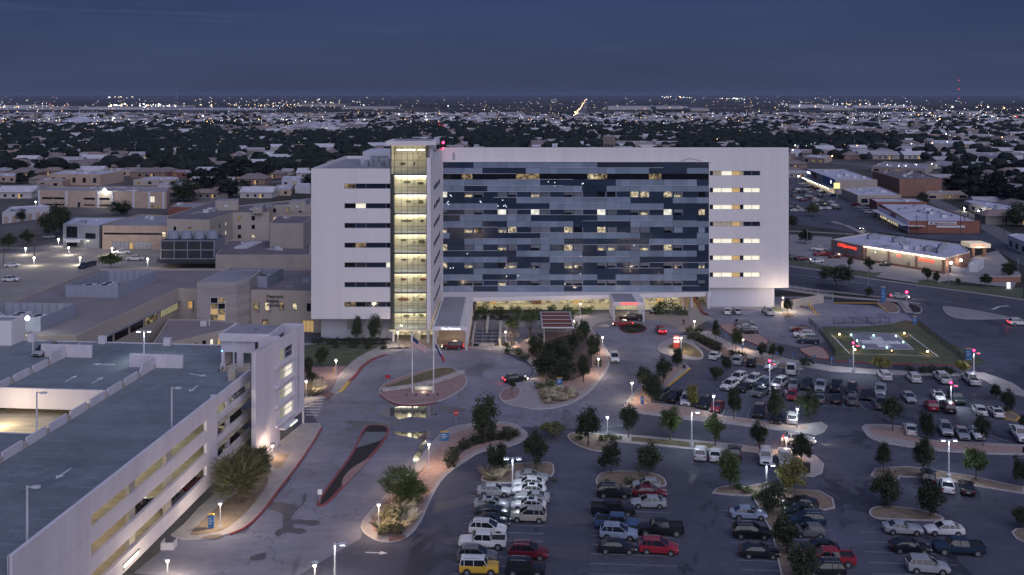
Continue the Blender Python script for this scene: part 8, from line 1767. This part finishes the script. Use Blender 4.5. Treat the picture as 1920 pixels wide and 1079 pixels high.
# ------------------------------------------------------------------ the lights of the town
L3 = [MB(), MB(), MB(), MB()]
def glim(px, py, k, up=7, size=1.0):
    q = G(px, py); r = q.y*.00034*size
    h = min(up, 12); b = L3[k]; c = (q.x, q.y, h+r)
    n0 = len(b.v); b.v += [(c[0]+r, c[1], c[2]), (c[0]-r, c[1], c[2]), (c[0], c[1]+r, c[2]), (c[0], c[1]-r, c[2]), (c[0], c[1], c[2]+r), (c[0], c[1], c[2]-r)]
    for f in ((0, 2, 4), (2, 1, 4), (1, 3, 4), (3, 0, 4), (2, 0, 5), (1, 2, 5), (3, 1, 5), (0, 3, 5)): b.f.append(tuple(n0+i for i in f)); b.m.append(0)
def scatter(n, x0, x1, y0, y1, warm=.35, size=(.5, 1.3), red=.01):
    for i in range(n):
        x, y = rn.uniform(x0, x1), rn.gauss((y0+y1)/2, (y1-y0)/4)
        if y < 182.5: y = 182.5+abs(y-182.5)
        k = 2 if rn.random() < red else 1 if rn.random() < warm else rn.choice((0, 3)); s_ = rn.uniform(*size)
        if rn.random() < .08: s_ *= 1.7
        qy = F*56/(y-HY)
        if 583 < x < 1479 and y > 262: continue
        glim(x, y, k, rn.uniform(4, 9), s_)
scatter(1000, 0, 1920, 184, 250, .4, (.28, .7)); scatter(260, 0, 1920, 225, 262, .5, (.25, .5)); scatter(150, 0, 1920, 182, 200, .3, (.35, .7)); scatter(60, 195, 330, 199, 205, .12, (.8, 1.5)); scatter(36, 0, 130, 198, 208, .35, (.6, 1.2), .08); scatter(44, 330, 560, 196, 206, .55, (.6, 1.1)); scatter(70, 0, 480, 226, 240, .3, (.5, 1.1))
scatter(50, 480, 700, 188, 204, .3, (.5, 1.0)); scatter(50, 480, 960, 222, 240, .35, (.5, 1.1)); scatter(50, 960, 1300, 220, 240, .5, (.5, 1.0)); scatter(60, 1450, 1700, 197, 204, .15, (.7, 1.2)); scatter(70, 1700, 1920, 206, 232, .4, (.5, 1.1)); scatter(40, 1440, 1720, 216, 236, .25, (.5, 1.0))
scatter(60, 0, 580, 245, 330, .6, (.3, .55)); scatter(45, 1480, 1920, 245, 300, .5, (.35, .7), .05); scatter(30, 600, 1470, 240, 262, .5, (.35, .65)); scatter(14, 195, 250, 182, 186, .4, (.8, 1.2)); scatter(14, 1240, 1300, 183, 186, .3, (.7, 1.3)); scatter(16, 1350, 1400, 186, 189, .1, (.8, 1.3))
for i in range(26): t_ = i/25; glim(1078+t_*24-abs(rn.gauss(0, 1.5)), 222-t_*35+rn.uniform(-1, 1), 1 if i % 3 else 0, 6, .9+.5*(1-t_))
for i in range(22): glim(812+rn.gauss(8, 9), 236+rn.gauss(0, 3.2), 2 if i % 3 else 3, 3, .9)
for x, y, k, s_ in ((824, 243, 2, 1.1), (829, 244, 2, 1), (834, 246, 2, 1.2), (800, 233, 0, 2.2), (798, 226, 3, 1.8), (213, 230, 3, 2.6), (211, 233, 0, 1.6), (1078, 217, 1, 2.4), (1083, 219, 1, 1.8), (1786, 206, 3, 2.6), (1853, 206, 3, 2.6), (1883, 208, 1, 2.2), (1762, 232, 1, 2.2), (1774, 263, 3, 1.9), (1709, 284, 3, 1.6), (1350, 272, 3, 1.4), (1345, 274, 1, 1.2), (840, 203, 3, 1.4), (612, 250, 1, 1.2), (1491, 288, 3, 2.0), (1748, 283, 1, 1.9), (1776, 280, 3, 1.6), (1879, 270, 1, 1.6), (1607, 288, 1, 1.6), (1560, 297, 1, 1.5)): glim(x, y, k, 7, s_)
TW_ = M('white_town_lights', (1, 1, 1), .5, 0, emit=6.0, ecol=(1, .95, .85)); TA_ = M('amber_town_lights', (1, .7, .3), .5, 0, emit=6.0, ecol=(1, .62, .26)); TRd = M('red_town_lights', (1, .1, .1), .5, 0, emit=4.0, ecol=(1, .06, .1)); TC_ = M('cool_town_lights', (1, 1, 1), .5, 0, emit=7.0, ecol=(.85, .95, 1))
for b, m_, nm in zip(L3, (TW_, TA_, TRd, TC_), ('white_town_lights', 'amber_town_lights', 'red_town_lights', 'cool_town_lights')): o = b.build(nm, m_); o['kind'] = 'stuff'

# ------------------------------------------------------------------ evening air
HZ = bpy.data.materials.new('evening_air'); HZ.use_nodes = True; n_ = HZ.node_tree; n_.nodes.clear(); ho = n_.nodes.new('ShaderNodeOutputMaterial'); hv = n_.nodes.new('ShaderNodeVolumePrincipled')
hv.inputs['Color'].default_value = (.42, .52, .80, 1); hv.inputs['Density'].default_value = 3.2e-5; hv.inputs['Anisotropy'].default_value = 0; n_.links.new(hv.outputs[0], ho.inputs['Volume'])
hz = MB().box(-9000, 9000, -120, 16000, -1.2, 90).build('haze', HZ); hz['kind'] = 'stuff'
